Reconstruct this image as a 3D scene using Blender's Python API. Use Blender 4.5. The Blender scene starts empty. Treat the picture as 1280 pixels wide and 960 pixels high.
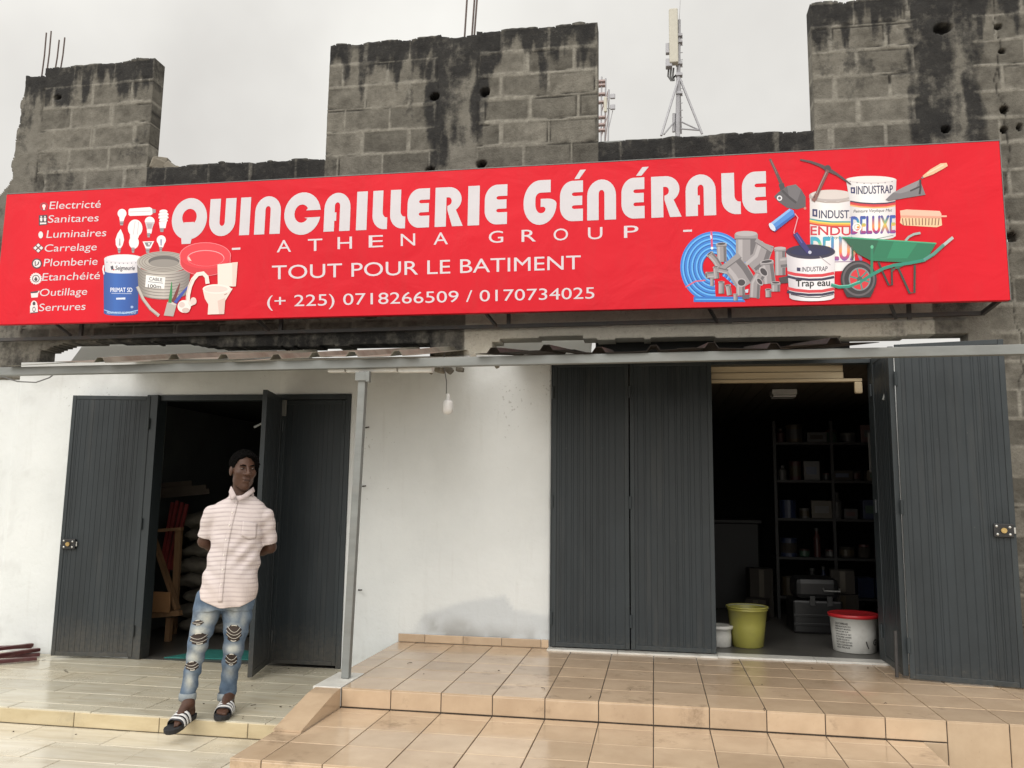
import bpy, bmesh, math, random
import numpy as np
from mathutils import Vector, Matrix
from mathutils.geometry import tessellate_polygon

random.seed(7)
rng = np.random.default_rng(11)
scene = bpy.context.scene
COL = scene.collection

# ------------------------------------------------------------------ camera, sky, sun, exposure
F_PX = 1036.0                                   # focal length in pixels of a 1280 x 960 picture
ROT = [[0.9856855430957644, 0.16801918333851498, 0.013912733817130745],
       [0.00929712546773216, -0.13656666170866533, 0.9905872553025241],
       [-0.16833767727411794, 0.9762781882947141, 0.13617387954356538]]   # rows: right, up, forward
CAM_POS = Vector((0, 0, 1.446))
cd = bpy.data.cameras.new('camera')
cd.sensor_fit = 'HORIZONTAL'
cd.sensor_width = 36.0
cd.lens = F_PX / 1280 * 36.0
cd.clip_start = 0.05
cd.clip_end = 3000
cam = bpy.data.objects.new('camera', cd)
COL.objects.link(cam)
r_, u_, f_ = [Vector(v) for v in ROT]
cam.matrix_world = Matrix(((r_.x, u_.x, -f_.x, CAM_POS.x), (r_.y, u_.y, -f_.y, CAM_POS.y),
                           (r_.z, u_.z, -f_.z, CAM_POS.z), (0, 0, 0, 1)))
scene.camera = cam

SUN_EL, SUN_AZ = math.radians(42), math.radians(196)     # azimuth clockwise from +Y: behind the camera, a little left
world = bpy.data.worlds.new('World')
scene.world = world
world.use_nodes = True
wn, wl = world.node_tree.nodes, world.node_tree.links
bg = wn['Background']
sky = wn.new('ShaderNodeTexSky')
sky.sky_type = 'NISHITA'
sky.sun_disc = False
sky.sun_elevation = SUN_EL
sky.sun_rotation = SUN_AZ
sky.dust_density = 5
sky.air_density = 1.2
tcw = wn.new('ShaderNodeTexCoord')
cl = wn.new('ShaderNodeTexNoise')
cl.inputs['Scale'].default_value = 2.2
cl.inputs['Detail'].default_value = 5
cl.inputs['Roughness'].default_value = 0.5
crw = wn.new('ShaderNodeValToRGB')               # the cloud deck: pale grey, a little warm
crw.color_ramp.elements[0].position = 0.28
crw.color_ramp.elements[0].color = (6.5, 6.22, 5.85, 1)
crw.color_ramp.elements[1].position = 0.72
crw.color_ramp.elements[1].color = (10.3, 10.1, 9.5, 1)
mixw = wn.new('ShaderNodeMix')
mixw.data_type = 'RGBA'
mixw.inputs[0].default_value = 0.93
wl.new(tcw.outputs['Generated'], cl.inputs['Vector'])
wl.new(cl.outputs['Fac'], crw.inputs['Fac'])
nrm = wn.new('ShaderNodeVectorMath')              # the overcast is thinner, so brighter, around the hidden sun
nrm.operation = 'DOT_PRODUCT'
nrm.inputs[1].default_value = (math.sin(SUN_AZ) * math.cos(SUN_EL), math.cos(SUN_AZ) * math.cos(SUN_EL), math.sin(SUN_EL))
wl.new(tcw.outputs['Generated'], nrm.inputs[0])
mr = wn.new('ShaderNodeMapRange')
mr.inputs['From Min'].default_value = -0.1
mr.inputs['From Max'].default_value = 1.0
mr.inputs['To Min'].default_value = 1.0
mr.inputs['To Max'].default_value = 2.5
wl.new(nrm.outputs['Value'], mr.inputs['Value'])
mulw = wn.new('ShaderNodeVectorMath')
mulw.operation = 'SCALE'
wl.new(crw.outputs[0], mulw.inputs[0])
wl.new(mr.outputs[0], mulw.inputs['Scale'])
wl.new(sky.outputs[0], mixw.inputs[6])
wl.new(mulw.outputs[0], mixw.inputs[7])
wl.new(mixw.outputs[2], bg.inputs['Color'])
bg.inputs['Strength'].default_value = 0.1

sd = bpy.data.lights.new('sun', 'SUN')
sd.energy = 1.0
sd.angle = math.radians(40)
sd.color = (1.0, 0.97, 0.94)
sun = bpy.data.objects.new('sun', sd)
COL.objects.link(sun)
sdir = Vector((math.sin(SUN_AZ) * math.cos(SUN_EL), math.cos(SUN_AZ) * math.cos(SUN_EL), math.sin(SUN_EL)))
sun.rotation_euler = sdir.to_track_quat('Z', 'Y').to_euler()

scene.view_settings.view_transform = 'Standard'
scene.view_settings.look = 'None'
scene.view_settings.gamma = 1.0
scene.view_settings.use_curve_mapping = False
scene.view_settings.exposure = 0.0
scene.cycles.max_bounces = 8
scene.cycles.diffuse_bounces = 4

# ------------------------------------------------------------------ helpers
Rm = np.array(ROT)
C0 = np.array(CAM_POS)


def at(px, py, Y):
    """Point of the vertical plane at depth Y seen at photo pixel (px, py) (surveying the place from the photo)."""
    d = Rm.T @ np.array([(px - 640) / F_PX, -(py - 480) / F_PX, 1.0])
    t = (Y - C0[1]) / d[1]
    return Vector(C0 + t * d)


def onz(px, py, Z):
    d = Rm.T @ np.array([(px - 640) / F_PX, -(py - 480) / F_PX, 1.0])
    t = (Z - C0[2]) / d[2]
    return Vector(C0 + t * d)


def lin(c):
    return tuple((x / 12.92 if x <= 0.04045 else ((x + 0.055) / 1.055) ** 2.4) for x in c)


def rgb(r, g, b):
    return lin((r / 255, g / 255, b / 255))


BASE = {}


def thing(name, label, cat, loc=(0, 0, 0), group=None, kind=None):
    o = bpy.data.objects.new(name, None)
    COL.objects.link(o)
    o.location = loc
    o.empty_display_size = 0.1
    BASE[o] = Vector(loc)
    return tag(o, label, cat, group, kind)


def tag(o, label=None, cat=None, group=None, kind=None):
    if label:
        o['label'] = label
    if cat:
        o['category'] = cat
    if group:
        o['group'] = group
    if kind:
        o['kind'] = kind
    return o


def link_mesh(name, verts, faces, m, parent=None, smooth=False, base=None):
    """One mesh object; verts in world space, stored relative to the parent (or to base)."""
    b = BASE[parent] if parent is not None else Vector(base or (0, 0, 0))
    me = bpy.data.meshes.new(name)
    me.from_pydata([(v[0] - b.x, v[1] - b.y, v[2] - b.z) for v in verts], [], faces)
    me.update()
    if m is not None:
        me.materials.append(m)
    if smooth:
        me.polygons.foreach_set('use_smooth', [True] * len(me.polygons))
    o = bpy.data.objects.new(name, me)
    COL.objects.link(o)
    if parent is not None:
        o.parent = parent
    else:
        o.location = b
    BASE[o] = b
    return o


class MB:
    def __init__(self):
        self.v, self.f = [], []

    def add(self, vs, fs):
        n = len(self.v)
        self.v += [Vector(v) for v in vs]
        self.f += [tuple(i + n for i in f) for f in fs]
        return self

    def box(self, lo, hi, bev=0.0, mat=None):
        bm = bmesh.new()
        bmesh.ops.create_cube(bm, size=1)
        lo, hi = Vector(lo), Vector(hi)
        for v in bm.verts:
            v.co = Vector([lo[i] + (v.co[i] + 0.5) * (hi[i] - lo[i]) for i in range(3)])
        if bev:
            bmesh.ops.bevel(bm, geom=list(bm.edges), offset=bev, segments=2, affect='EDGES', profile=0.5)
        if mat is not None:
            bm.transform(mat)
        bm.verts.index_update()
        self.add([v.co.copy() for v in bm.verts], [[v.index for v in f.verts] for f in bm.faces])
        bm.free()
        return self

    def bar(self, a, b, w, d, up=(0, 0, 1), bev=0.0):
        """Rectangular bar from a to b, w across, d along 'up'."""
        a, b = Vector(a), Vector(b)
        z = (b - a).normalized()
        upv = Vector(up)
        if abs(z.dot(upv)) > 0.98:
            upv = Vector((0, 1, 0))
        x = upv.cross(z).normalized()
        y = z.cross(x)
        L = (b - a).length
        M = Matrix(((x.x, y.x, z.x, a.x), (x.y, y.y, z.y, a.y), (x.z, y.z, z.z, a.z), (0, 0, 0, 1)))
        return self.box((-w / 2, -d / 2, 0), (w / 2, d / 2, L), bev, M)

    def tube(self, pts, r, n=8, cap=True):
        pts = [Vector(p) for p in pts]
        rs = r if isinstance(r, (list, tuple)) else [r] * len(pts)
        vs, fs = [], []
        prev = None
        for i, p in enumerate(pts):
            t = (pts[min(i + 1, len(pts) - 1)] - pts[max(i - 1, 0)]).normalized()
            if prev is None:
                a = Vector((0, 0, 1)) if abs(t.z) < 0.9 else Vector((0, 1, 0))
                x = a.cross(t).normalized()
            else:
                x = (prev - t * prev.dot(t)).normalized()
            prev = x
            y = t.cross(x)
            for k in range(n):
                an = 2 * math.pi * k / n
                vs.append(p + (x * math.cos(an) + y * math.sin(an)) * rs[i])
        for i in range(len(pts) - 1):
            for k in range(n):
                k2 = (k + 1) % n
                fs.append((i * n + k, i * n + k2, (i + 1) * n + k2, (i + 1) * n + k))
        if cap:
            fs.append(tuple(range(n))[::-1])
            fs.append(tuple(range((len(pts) - 1) * n, len(pts) * n)))
        return self.add(vs, fs)

    def lathe(self, prof, c, n=32, cap=True):
        """prof: (radius, z) list; centre c."""
        c = Vector(c)
        vs, fs = [], []
        for r, z in prof:
            for k in range(n):
                an = 2 * math.pi * k / n
                vs.append(c + Vector((r * math.cos(an), r * math.sin(an), z)))
        for i in range(len(prof) - 1):
            for k in range(n):
                k2 = (k + 1) % n
                fs.append((i * n + k, i * n + k2, (i + 1) * n + k2, (i + 1) * n + k))
        if cap:
            fs.append(tuple(range(n))[::-1])
            fs.append(tuple(range((len(prof) - 1) * n, len(prof) * n)))
        return self.add(vs, fs)

    def torus(self, c, R, r, ax=(0, 1, 0), n=20, m=8):
        c = Vector(c)
        z = Vector(ax).normalized()
        a = Vector((0, 0, 1)) if abs(z.z) < 0.9 else Vector((1, 0, 0))
        x = a.cross(z).normalized()
        y = z.cross(x)
        vs, fs = [], []
        for i in range(n):
            t = 2 * math.pi * i / n
            d = x * math.cos(t) + y * math.sin(t)
            for j in range(m):
                s = 2 * math.pi * j / m
                vs.append(c + d * (R + r * math.cos(s)) + z * r * math.sin(s))
        for i in range(n):
            for j in range(m):
                i2, j2 = (i + 1) % n, (j + 1) % m
                fs.append((i * m + j, i2 * m + j, i2 * m + j2, i * m + j2))
        return self.add(vs, fs)

    def ball(self, c, rad, n=14, m=10):
        c = Vector(c)
        rad = Vector(rad) if not isinstance(rad, (int, float)) else Vector((rad,) * 3)
        vs, fs = [], []
        for i in range(m + 1):
            th = math.pi * i / m
            for k in range(n):
                an = 2 * math.pi * k / n
                vs.append(c + Vector((rad.x * math.sin(th) * math.cos(an), rad.y * math.sin(th) * math.sin(an), rad.z * math.cos(th))))
        for i in range(m):
            for k in range(n):
                k2 = (k + 1) % n
                fs.append((i * n + k, (i + 1) * n + k, (i + 1) * n + k2, i * n + k2))
        return self.add(vs, fs)

    def xf(self, M):
        self.v = [M @ v for v in self.v]
        return self

    def build(self, name, m, parent=None, smooth=False, base=None):
        return link_mesh(name, self.v, self.f, m, parent, smooth, base)


# --- materials
def new_mat(name):
    m = bpy.data.materials.new(name)
    m.use_nodes = True
    nt = m.node_tree
    return m, nt.nodes, nt.links, nt.nodes['Principled BSDF']


def N(nodes, links, typ, props=None, **ins):
    n = nodes.new(typ)
    for k, v in (props or {}).items():
        setattr(n, k, v)
    for k, v in ins.items():
        key = k.replace('_', ' ')
        s = n.inputs[key] if key in n.inputs else n.inputs[int(k[1:])]
        if hasattr(v, 'links') or isinstance(v, bpy.types.NodeSocket):
            links.new(v, s)
        else:
            s.default_value = v
    return n


def ramp(nodes, links, fac, stops):
    n = nodes.new('ShaderNodeValToRGB')
    els = n.color_ramp.elements
    while len(els) < len(stops):
        els.new(0.5)
    for e, (p, c) in zip(els, stops):
        e.position = p
        e.color = (*c, 1) if len(c) == 3 else c
    links.new(fac, n.inputs['Fac'])
    return n.outputs['Color']


def mixc(nodes, links, fac, a, b, mode='MIX'):
    n = nodes.new('ShaderNodeMix')
    n.data_type = 'RGBA'
    n.blend_type = mode
    for s, v in ((n.inputs[0], fac), (n.inputs[6], a), (n.inputs[7], b)):
        if isinstance(v, bpy.types.NodeSocket):
            links.new(v, s)
        elif isinstance(v, (int, float)):
            s.default_value = v
        else:
            s.default_value = (*v, 1) if len(v) == 3 else v
    return n.outputs[2]


def mat(name, col, rough=0.6, var=0.15, scale=8.0, bump=0.1, bscale=60.0, metal=0.0, spec=0.5, dirt=None, dscale=2.0, damt=0.5, stretch=(1, 1, 1), bdist=0.004):
    """General procedural surface: base colour with soft variation, optional dirt, fine bump."""
    m, n, l, p = new_mat(name)
    tc = N(n, l, 'ShaderNodeTexCoord')
    mp = N(n, l, 'ShaderNodeMapping', Vector=tc.outputs['Object'], Scale=stretch)
    nz = N(n, l, 'ShaderNodeTexNoise', Vector=mp.outputs[0], Scale=scale, Detail=6.0, Roughness=0.6)
    dark = tuple(c * (1 - var) for c in col)
    lite = tuple(min(1, c * (1 + var)) for c in col)
    c = ramp(n, l, nz.outputs['Fac'], [(0.3, dark), (0.7, lite)])
    if dirt:
        nd = N(n, l, 'ShaderNodeTexNoise', Vector=mp.outputs[0], Scale=dscale, Detail=9.0, Roughness=0.65)
        f = ramp(n, l, nd.outputs['Fac'], [(0.5, (0, 0, 0)), (0.72, (damt,) * 3)])
        c = mixc(n, l, f, c, dirt)
    l.new(c, p.inputs['Base Color'])
    p.inputs['Roughness'].default_value = rough
    p.inputs['Metallic'].default_value = metal
    p.inputs['Specular IOR Level'].default_value = spec
    if bump:
        nb = N(n, l, 'ShaderNodeTexNoise', Vector=mp.outputs[0], Scale=bscale, Detail=4.0)
        b = N(n, l, 'ShaderNodeBump', Strength=bump, Distance=bdist, Height=nb.outputs['Fac'])
        l.new(b.outputs[0], p.inputs['Normal'])
    return m


def mat_attr(name, attr='tint'):
    m, n, l, p = new_mat(name)
    a = N(n, l, 'ShaderNodeAttribute', {'attribute_name': attr})
    return m, n, l, p, a


def noise2(shape, cell, octaves=4, seed=0, gain=0.5, ax=(1, 1)):
    """fbm value noise on a grid, cell = size of the coarsest lump in samples (per axis scale ax); about 0..1."""
    g = np.random.default_rng(seed)
    out = np.zeros(shape)
    amp, tot = 1.0, 0.0
    for o in range(octaves):
        c0, c1 = max(1.0, cell * ax[0] / 2 ** o), max(1.0, cell * ax[1] / 2 ** o)
        n0, n1 = int(shape[0] / c0) + 3, int(shape[1] / c1) + 3
        R = g.random((n0, n1))
        y = np.arange(shape[0]) / c0
        x = np.arange(shape[1]) / c1
        yi, xi = y.astype(int), x.astype(int)
        yf, xf = y - yi, x - xi
        yf, xf = (yf * yf * (3 - 2 * yf))[:, None], (xf * xf * (3 - 2 * xf))[None, :]
        A = R[yi][:, xi] * (1 - xf) + R[yi][:, xi + 1] * xf
        B = R[yi + 1][:, xi] * (1 - xf) + R[yi + 1][:, xi + 1] * xf
        out += amp * (A * (1 - yf) + B * yf)
        tot += amp
        amp *= gain
    return out / tot


def float_attr(me, name, vals):
    a = me.attributes.new(name, 'FLOAT', 'POINT')
    a.data.foreach_set('value', np.asarray(vals, dtype=np.float32).ravel())


def sstep(a, b, x):
    t = np.clip((x - a) / (b - a), 0, 1)
    return t * t * (3 - 2 * t)


# ------------------------------------------------------------------ materials used in several places
def gate_mat(name, col, seed):
    m, n, l, p = new_mat(name)
    tc = N(n, l, 'ShaderNodeTexCoord')
    geo = N(n, l, 'ShaderNodeNewGeometry')
    pos = geo.outputs['Position']
    mp = N(n, l, 'ShaderNodeMapping', Vector=pos, Scale=(3.0, 3.0, 0.7), Location=(seed, seed, 0))
    n1 = N(n, l, 'ShaderNodeTexNoise', Vector=mp.outputs[0], Scale=1.6, Detail=8.0, Roughness=0.6)
    c = ramp(n, l, n1.outputs['Fac'], [(0.3, tuple(x * 0.82 for x in col)), (0.7, tuple(x * 1.25 for x in col))])
    n2 = N(n, l, 'ShaderNodeTexNoise', Vector=pos, Scale=34.0, Detail=6.0, Roughness=0.7)
    f = ramp(n, l, n2.outputs['Fac'], [(0.68, (0, 0, 0)), (0.735, (0.7,) * 3)])
    c = mixc(n, l, f, c, (0.10, 0.10, 0.098))                    # chipped paint
    mp3 = N(n, l, 'ShaderNodeMapping', Vector=pos, Scale=(10.0, 10.0, 0.8))
    n3 = N(n, l, 'ShaderNodeTexNoise', Vector=mp3.outputs[0], Scale=1.2, Detail=5.0, Roughness=0.6)
    f3 = ramp(n, l, n3.outputs['Fac'], [(0.56, (0, 0, 0)), (0.75, (0.5,) * 3)])
    c = mixc(n, l, f3, c, (0.05, 0.053, 0.053))                 # chalky runs
    sp = N(n, l, 'ShaderNodeSeparateXYZ', Vector=pos)
    mz = N(n, l, 'ShaderNodeMapRange', Value=sp.outputs[2], From_Min=0.62, From_Max=0.05, To_Min=0.0, To_Max=1.0)
    ms_ = N(n, l, 'ShaderNodeMath', {'operation': 'MULTIPLY'}, i0=mz.outputs[0], i1=n2.outputs['Fac'])
    f4 = ramp(n, l, ms_.outputs[0], [(0.22, (0, 0, 0)), (0.55, (0.6,) * 3)])
    c = mixc(n, l, f4, c, (0.085, 0.077, 0.064))                   # splashed mud near the floor
    l.new(c, p.inputs['Base Color'])
    rr = ramp(n, l, n1.outputs['Fac'], [(0.3, (0.36,) * 3), (0.7, (0.55,) * 3)])
    l.new(rr, p.inputs['Roughness'])
    p.inputs['Specular IOR Level'].default_value = 0.35
    nb = N(n, l, 'ShaderNodeTexNoise', Vector=pos, Scale=3.0, Detail=3.0)
    b = N(n, l, 'ShaderNodeBump', Strength=0.35, Distance=0.02, Height=nb.outputs['Fac'])
    l.new(b.outputs[0], p.inputs['Normal'])
    return m


M_GATE = gate_mat('gate_paint', (0.022, 0.028, 0.032), 0)
M_GATE_FRAME = gate_mat('gate_frame_paint', (0.027, 0.034, 0.038), 5)
M_STEEL = mat('galvanised_steel', (0.19, 0.2, 0.195), 0.55, 0.15, 12, 0.08, 60, metal=0.1, dirt=(0.16, 0.15, 0.13), dscale=4, damt=0.6, stretch=(0.3, 1, 1))
M_DARKSTEEL = mat('dark_steel', (0.035, 0.034, 0.034), 0.55, 0.2, 20, 0.1, 80, dirt=(0.07, 0.04, 0.025), dscale=6, damt=0.6)
M_BLACK = mat('black_plastic', (0.012, 0.012, 0.013), 0.45, 0.1)
M_BRASS = mat('worn_brass', (0.45, 0.32, 0.13), 0.35, 0.2, 40, 0.1, 80, metal=0.8)
M_NICKEL = mat('lock_steel', (0.5, 0.5, 0.48), 0.3, 0.1, metal=0.8)
M_RUSTBAR = mat('rusty_rebar', (0.10, 0.075, 0.068), 0.8, 0.3, 40, 0.3, 150)
M_WHITEPVC = mat('white_pvc', (0.68, 0.68, 0.66), 0.45, 0.06, 10, 0.03, dirt=(0.4, 0.38, 0.33), dscale=9, damt=0.35)
M_WIRE = mat('cable_sheath', (0.1, 0.1, 0.1), 0.5, 0.1)

# ------------------------------------------------------------------ ground, forecourt, landing, terrace, step
WALL_Y = 6.9
EDGE_Y = 5.2
LOW_Z = -0.105
TER_Z = 0.245
MID_Z = 0.125
TER_X0 = -2.13

M_GROUND = mat('street_ground', (0.2, 0.17, 0.14), 0.9, 0.25, 1.5, 0.5, 30, bdist=0.01)
g = MB()
g.add([(-600, -600, -0.13), (600, -600, -0.13), (600, 900, -0.13), (-600, 900, -0.13)], [(0, 1, 2, 3)])
tag(g.build('ground', M_GROUND), 'bare earth street ground around the shop forecourt', 'ground', kind='structure')


def stone_tile_mat(name='beige_stone_tile', k=(1, 1, 1)):
    m, n, l, p, a = mat_attr(name)
    tc = N(n, l, 'ShaderNodeTexCoord')
    mp = N(n, l, 'ShaderNodeMapping', Vector=tc.outputs['Object'], Scale=(0.9, 6.0, 3.0))
    ns = N(n, l, 'ShaderNodeTexNoise', Vector=mp.outputs[0], Scale=2.6, Detail=9.0, Roughness=0.62, Distortion=0.4)
    c = ramp(n, l, ns.outputs['Fac'], [(0.25, (0.56, 0.49, 0.37)), (0.5, (0.69, 0.63, 0.50)), (0.75, (0.76, 0.715, 0.60))])
    c = mixc(n, l, 1.0, c, k, 'MULTIPLY')
    tint = N(n, l, 'ShaderNodeMapRange', Value=a.outputs['Fac'], To_Min=0.9, To_Max=1.08)
    c = mixc(n, l, 1.0, c, tint.outputs[0], 'MULTIPLY')
    nd = N(n, l, 'ShaderNodeTexNoise', Vector=tc.outputs['Object'], Scale=1.7, Detail=10.0, Roughness=0.7)
    f = ramp(n, l, nd.outputs['Fac'], [(0.54, (0, 0, 0)), (0.8, (0.7,) * 3)])
    c = mixc(n, l, f, c, (0.20, 0.165, 0.11))
    nt = N(n, l, 'ShaderNodeTexNoise', Vector=tc.outputs['Object'], Scale=0.8, Detail=3.0)
    f2 = ramp(n, l, nt.outputs['Fac'], [(0.5, (0, 0, 0)), (0.65, (0.4,) * 3)])
    c = mixc(n, l, f2, c, (0.62, 0.52, 0.34))
    l.new(c, p.inputs['Base Color'])
    rr = ramp(n, l, nd.outputs['Fac'], [(0.35, (0.08,) * 3), (0.62, (0.32,) * 3)])
    l.new(rr, p.inputs['Roughness'])
    b = N(n, l, 'ShaderNodeBump', Strength=0.12, Distance=0.003, Height=ns.outputs['Fac'])
    l.new(b.outputs[0], p.inputs['Normal'])
    return m


def clay_tile_mat():
    m, n, l, p, a = mat_attr('glazed_clay_tile')
    tc = N(n, l, 'ShaderNodeTexCoord')
    n1 = N(n, l, 'ShaderNodeTexNoise', Vector=tc.outputs['Object'], Scale=5.0, Detail=8.0, Roughness=0.6)
    c = ramp(n, l, n1.outputs['Fac'], [(0.3, (0.43, 0.313, 0.208)), (0.7, (0.53, 0.40, 0.275))])
    tint = N(n, l, 'ShaderNodeMapRange', Value=a.outputs['Fac'], To_Min=0.86, To_Max=1.1)
    c = mixc(n, l, 1.0, c, tint.outputs[0], 'MULTIPLY')
    n2 = N(n, l, 'ShaderNodeTexNoise', Vector=tc.outputs['Object'], Scale=3.2, Detail=12.0, Roughness=0.74)
    f = ramp(n, l, n2.outputs['Fac'], [(0.56, (0, 0, 0)), (0.71, (0.65,) * 3)])
    c = mixc(n, l, f, c, (0.13, 0.085, 0.05))
    n3 = N(n, l, 'ShaderNodeTexNoise', Vector=tc.outputs['Object'], Scale=60.0, Detail=4.0, Roughness=0.7)
    f3 = ramp(n, l, n3.outputs['Fac'], [(0.66, (0, 0, 0)), (0.74, (0.45,) * 3)])
    c = mixc(n, l, f3, c, (0.2, 0.13, 0.08))
    l.new(c, p.inputs['Base Color'])
    rr = ramp(n, l, n2.outputs['Fac'], [(0.35, (0.06,) * 3), (0.68, (0.22,) * 3)])
    l.new(rr, p.inputs['Roughness'])
    nb = N(n, l, 'ShaderNodeTexNoise', Vector=tc.outputs['Object'], Scale=7.0, Detail=3.0)
    b = N(n, l, 'ShaderNodeBump', Strength=0.08, Distance=0.006, Height=nb.outputs['Fac'])
    l.new(b.outputs[0], p.inputs['Normal'])
    return m


M_STONE = stone_tile_mat('beige_stone_tile', (0.89, 0.89, 0.9))
M_STONE_WET = stone_tile_mat('worn_wet_stone_tile', (0.80, 0.81, 0.80))
M_STONE_RISER = stone_tile_mat('yellowed_stone_riser', (0.72, 0.655, 0.52))
M_CLAY = clay_tile_mat()
M_GROUT = mat('dark_grout', (0.06, 0.045, 0.035), 0.9, 0.3, 20, 0.3, 100)
M_GROUT2 = mat('sandy_grout', (0.17, 0.14, 0.1), 0.9, 0.35, 14, 0.3, 100)
M_CORE = mat('concrete_core', (0.2, 0.18, 0.15), 0.9, 0.2)


class Tiles:
    """Many tiles in one surface: each a slab with a small bevel and its own tint."""
    def __init__(self):
        self.v, self.f, self.t = [], [], []

    def tile(self, o, u, v, nrm, gap=0.004, th=0.006, jit=0.0006, bev=0.003):
        o, u, v, nrm = Vector(o), Vector(u), Vector(v), Vector(nrm)
        U, V = u.normalized(), v.normalized()
        t = random.random()
        k = len(self.v)
        j = [random.uniform(-jit, jit) for _ in range(4)]
        cs = [o + U * gap + V * gap, o + u - U * gap + V * gap, o + u + v - U * gap - V * gap, o + v + U * gap - V * gap]
        ins = [(1, 1), (-1, 1), (-1, -1), (1, -1)]
        for i, c in enumerate(cs):
            self.v.append(c - nrm * 0.004)
        for i, c in enumerate(cs):
            self.v.append(c + nrm * (th - bev * 0.6 + j[i]))
        for i, c in enumerate(cs):
            self.v.append(c + U * bev * ins[i][0] + V * bev * ins[i][1] + nrm * (th + j[i]))
        for q in (0, 4):
            for i in range(4):
                i2 = (i + 1) % 4
                self.f.append((k + q + i, k + q + i2, k + q + 4 + i2, k + q + 4 + i))
        self.f.append((k + 8, k + 9, k + 10, k + 11))
        self.t += [t] * 12
        return self

    def build(self, name, m, parent=None):
        o = link_mesh(name, self.v, self.f, m, parent)
        float_attr(o.data, 'tint', self.t)
        return o


# forecourt: lower beige tiles in running bond
def bond(T, x0, x1, y0, y1, z, w, h, gap, jit):
    r = 0
    y = y1
    while y > y0 + 0.01:
        ya = max(y0, y - h)
        off = (0.5 * w if r % 2 else 0.0) + random.uniform(-0.05, 0.05)
        x = x0 - off
        while x < x1 - 0.01:
            xa, xb = max(x, x0), min(x + w, x1)
            if xb - xa > 0.04:
                T.tile((xa, ya, z), (xb - xa, 0, 0), (0, y - ya, 0), (0, 0, 1), gap, 0.006, jit)
            x += w
        y -= h
        r += 1


fc = MB().box((-9, 0.8, -0.2), (7, EDGE_Y - 0.004, LOW_Z - 0.004))
forecourt = tag(fc.build('forecourt', M_GROUT2), 'pale beige stone tiled forecourt in front of the landing', 'paving', kind='structure')
T = Tiles()
bond(T, -9, 7, 0.8, EDGE_Y - 0.008, LOW_Z - 0.004, 0.62, 0.31, 0.003, 0.0012)
tag(T.build('paving_tiles', M_STONE, forecourt), kind='structure')

ld = MB().box((-9, EDGE_Y, -0.2), (TER_X0 + 0.05, WALL_Y + 0.3, -0.004))
landing = tag(ld.build('landing', M_GROUT2), 'beige tiled landing before the left shop doorway', 'landing', kind='structure')
T = Tiles()
bond(T, -9, TER_X0 - 0.002, EDGE_Y - 0.006, WALL_Y - 0.002, -0.006, 0.62, 0.31, 0.003, 0.0012)
tag(T.build('landing_tiles', M_STONE_WET, landing), kind='structure')
T = Tiles()
x = -9.0 + 0.22
while x < TER_X0 - 0.02:
    xb = min(x + 0.62, TER_X0 - 0.004)
    T.tile((x, EDGE_Y - 0.0, LOW_Z + 0.002), (xb - x, 0, 0), (0, 0, -LOW_Z - 0.008), (0, -1, 0), 0.003, 0.006, 0.001)
    x += 0.62
tag(T.build('riser_tiles', M_STONE_RISER, landing), kind='structure')

# terrace with glazed clay tiles
TS = 0.3235
TX1 = 6.2
te = MB().box((TER_X0, EDGE_Y, -0.2), (TX1, WALL_Y + 0.04, TER_Z - 0.006))
terrace = tag(te.build('terrace', M_GROUT), 'raised terrace of glossy salmon beige tiles before the right gate', 'terrace', kind='structure')
T = Tiles()
# column joints measured on the riser: first full tile starts at the white corner slab
xs = [TER_X0 + 0.17 + TS * i for i in range(27)]
ys = [EDGE_Y - 0.008]
while ys[-1] < WALL_Y - 0.02:
    ys.append(min(ys[-1] + TS, WALL_Y - 0.004))
sill_y = WALL_Y - 0.12
for i in range(len(xs) - 1):
    for j in range(len(ys) - 1):
        T.tile((xs[i], ys[j], TER_Z - 0.006), (TS, 0, 0), (0, ys[j + 1] - ys[j], 0), (0, 0, 1), 0.0028, 0.006, 0.0007)
for j in range(len(ys) - 1):
    if ys[j] > EDGE_Y + 0.3:
        T.tile((TER_X0, ys[j], TER_Z - 0.006), (0.17, 0, 0), (0, ys[j + 1] - ys[j], 0), (0, 0, 1), 0.0028, 0.006, 0.0007)
for i in range(len(xs) - 1):
    if xs[i] + TS < 1.5:
        T.tile((xs[i], EDGE_Y, MID_Z + 0.002), (TS, 0, 0), (0, 0, TER_Z - MID_Z - 0.008), (0, -1, 0), 0.0028, 0.006, 0.0006)
    elif xs[i] < 1.45:
        T.tile((xs[i], EDGE_Y, MID_Z + 0.002), (TS, 0, 0), (0, 0, TER_Z - MID_Z - 0.008), (0, -1, 0), 0.0028, 0.006, 0.0006)
        T.tile((1.47, EDGE_Y, LOW_Z), (xs[i] + TS - 1.47, 0, 0), (0, 0, MID_Z - LOW_Z), (0, -1, 0), 0.0028, 0.006, 0.0006)
    else:
        T.tile((xs[i], EDGE_Y, LOW_Z + 0.002), (TS, 0, 0), (0, 0, TER_Z - LOW_Z - 0.008), (0, -1, 0), 0.0028, 0.006, 0.0006)
tag(T.build('terrace_tiles', M_CLAY, terrace), kind='structure')
M_MARBLE = mat('white_marble', (0.62, 0.61, 0.57), 0.3, 0.12, 6, 0.04, dirt=(0.33, 0.29, 0.24), dscale=5, damt=0.6)
T = Tiles()
T.tile((TER_X0 - 0.02, EDGE_Y - 0.012, TER_Z - 0.006), (0.188, 0, 0), (0, 0.44, 0), (0, 0, 1), 0.001, 0.0075)
T.tile((TER_X0 - 0.02, EDGE_Y - 0.004, 0.13), (0.188, 0, 0), (0, 0, 0.108), (0, -1, 0), 0.001, 0.0075)
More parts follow.
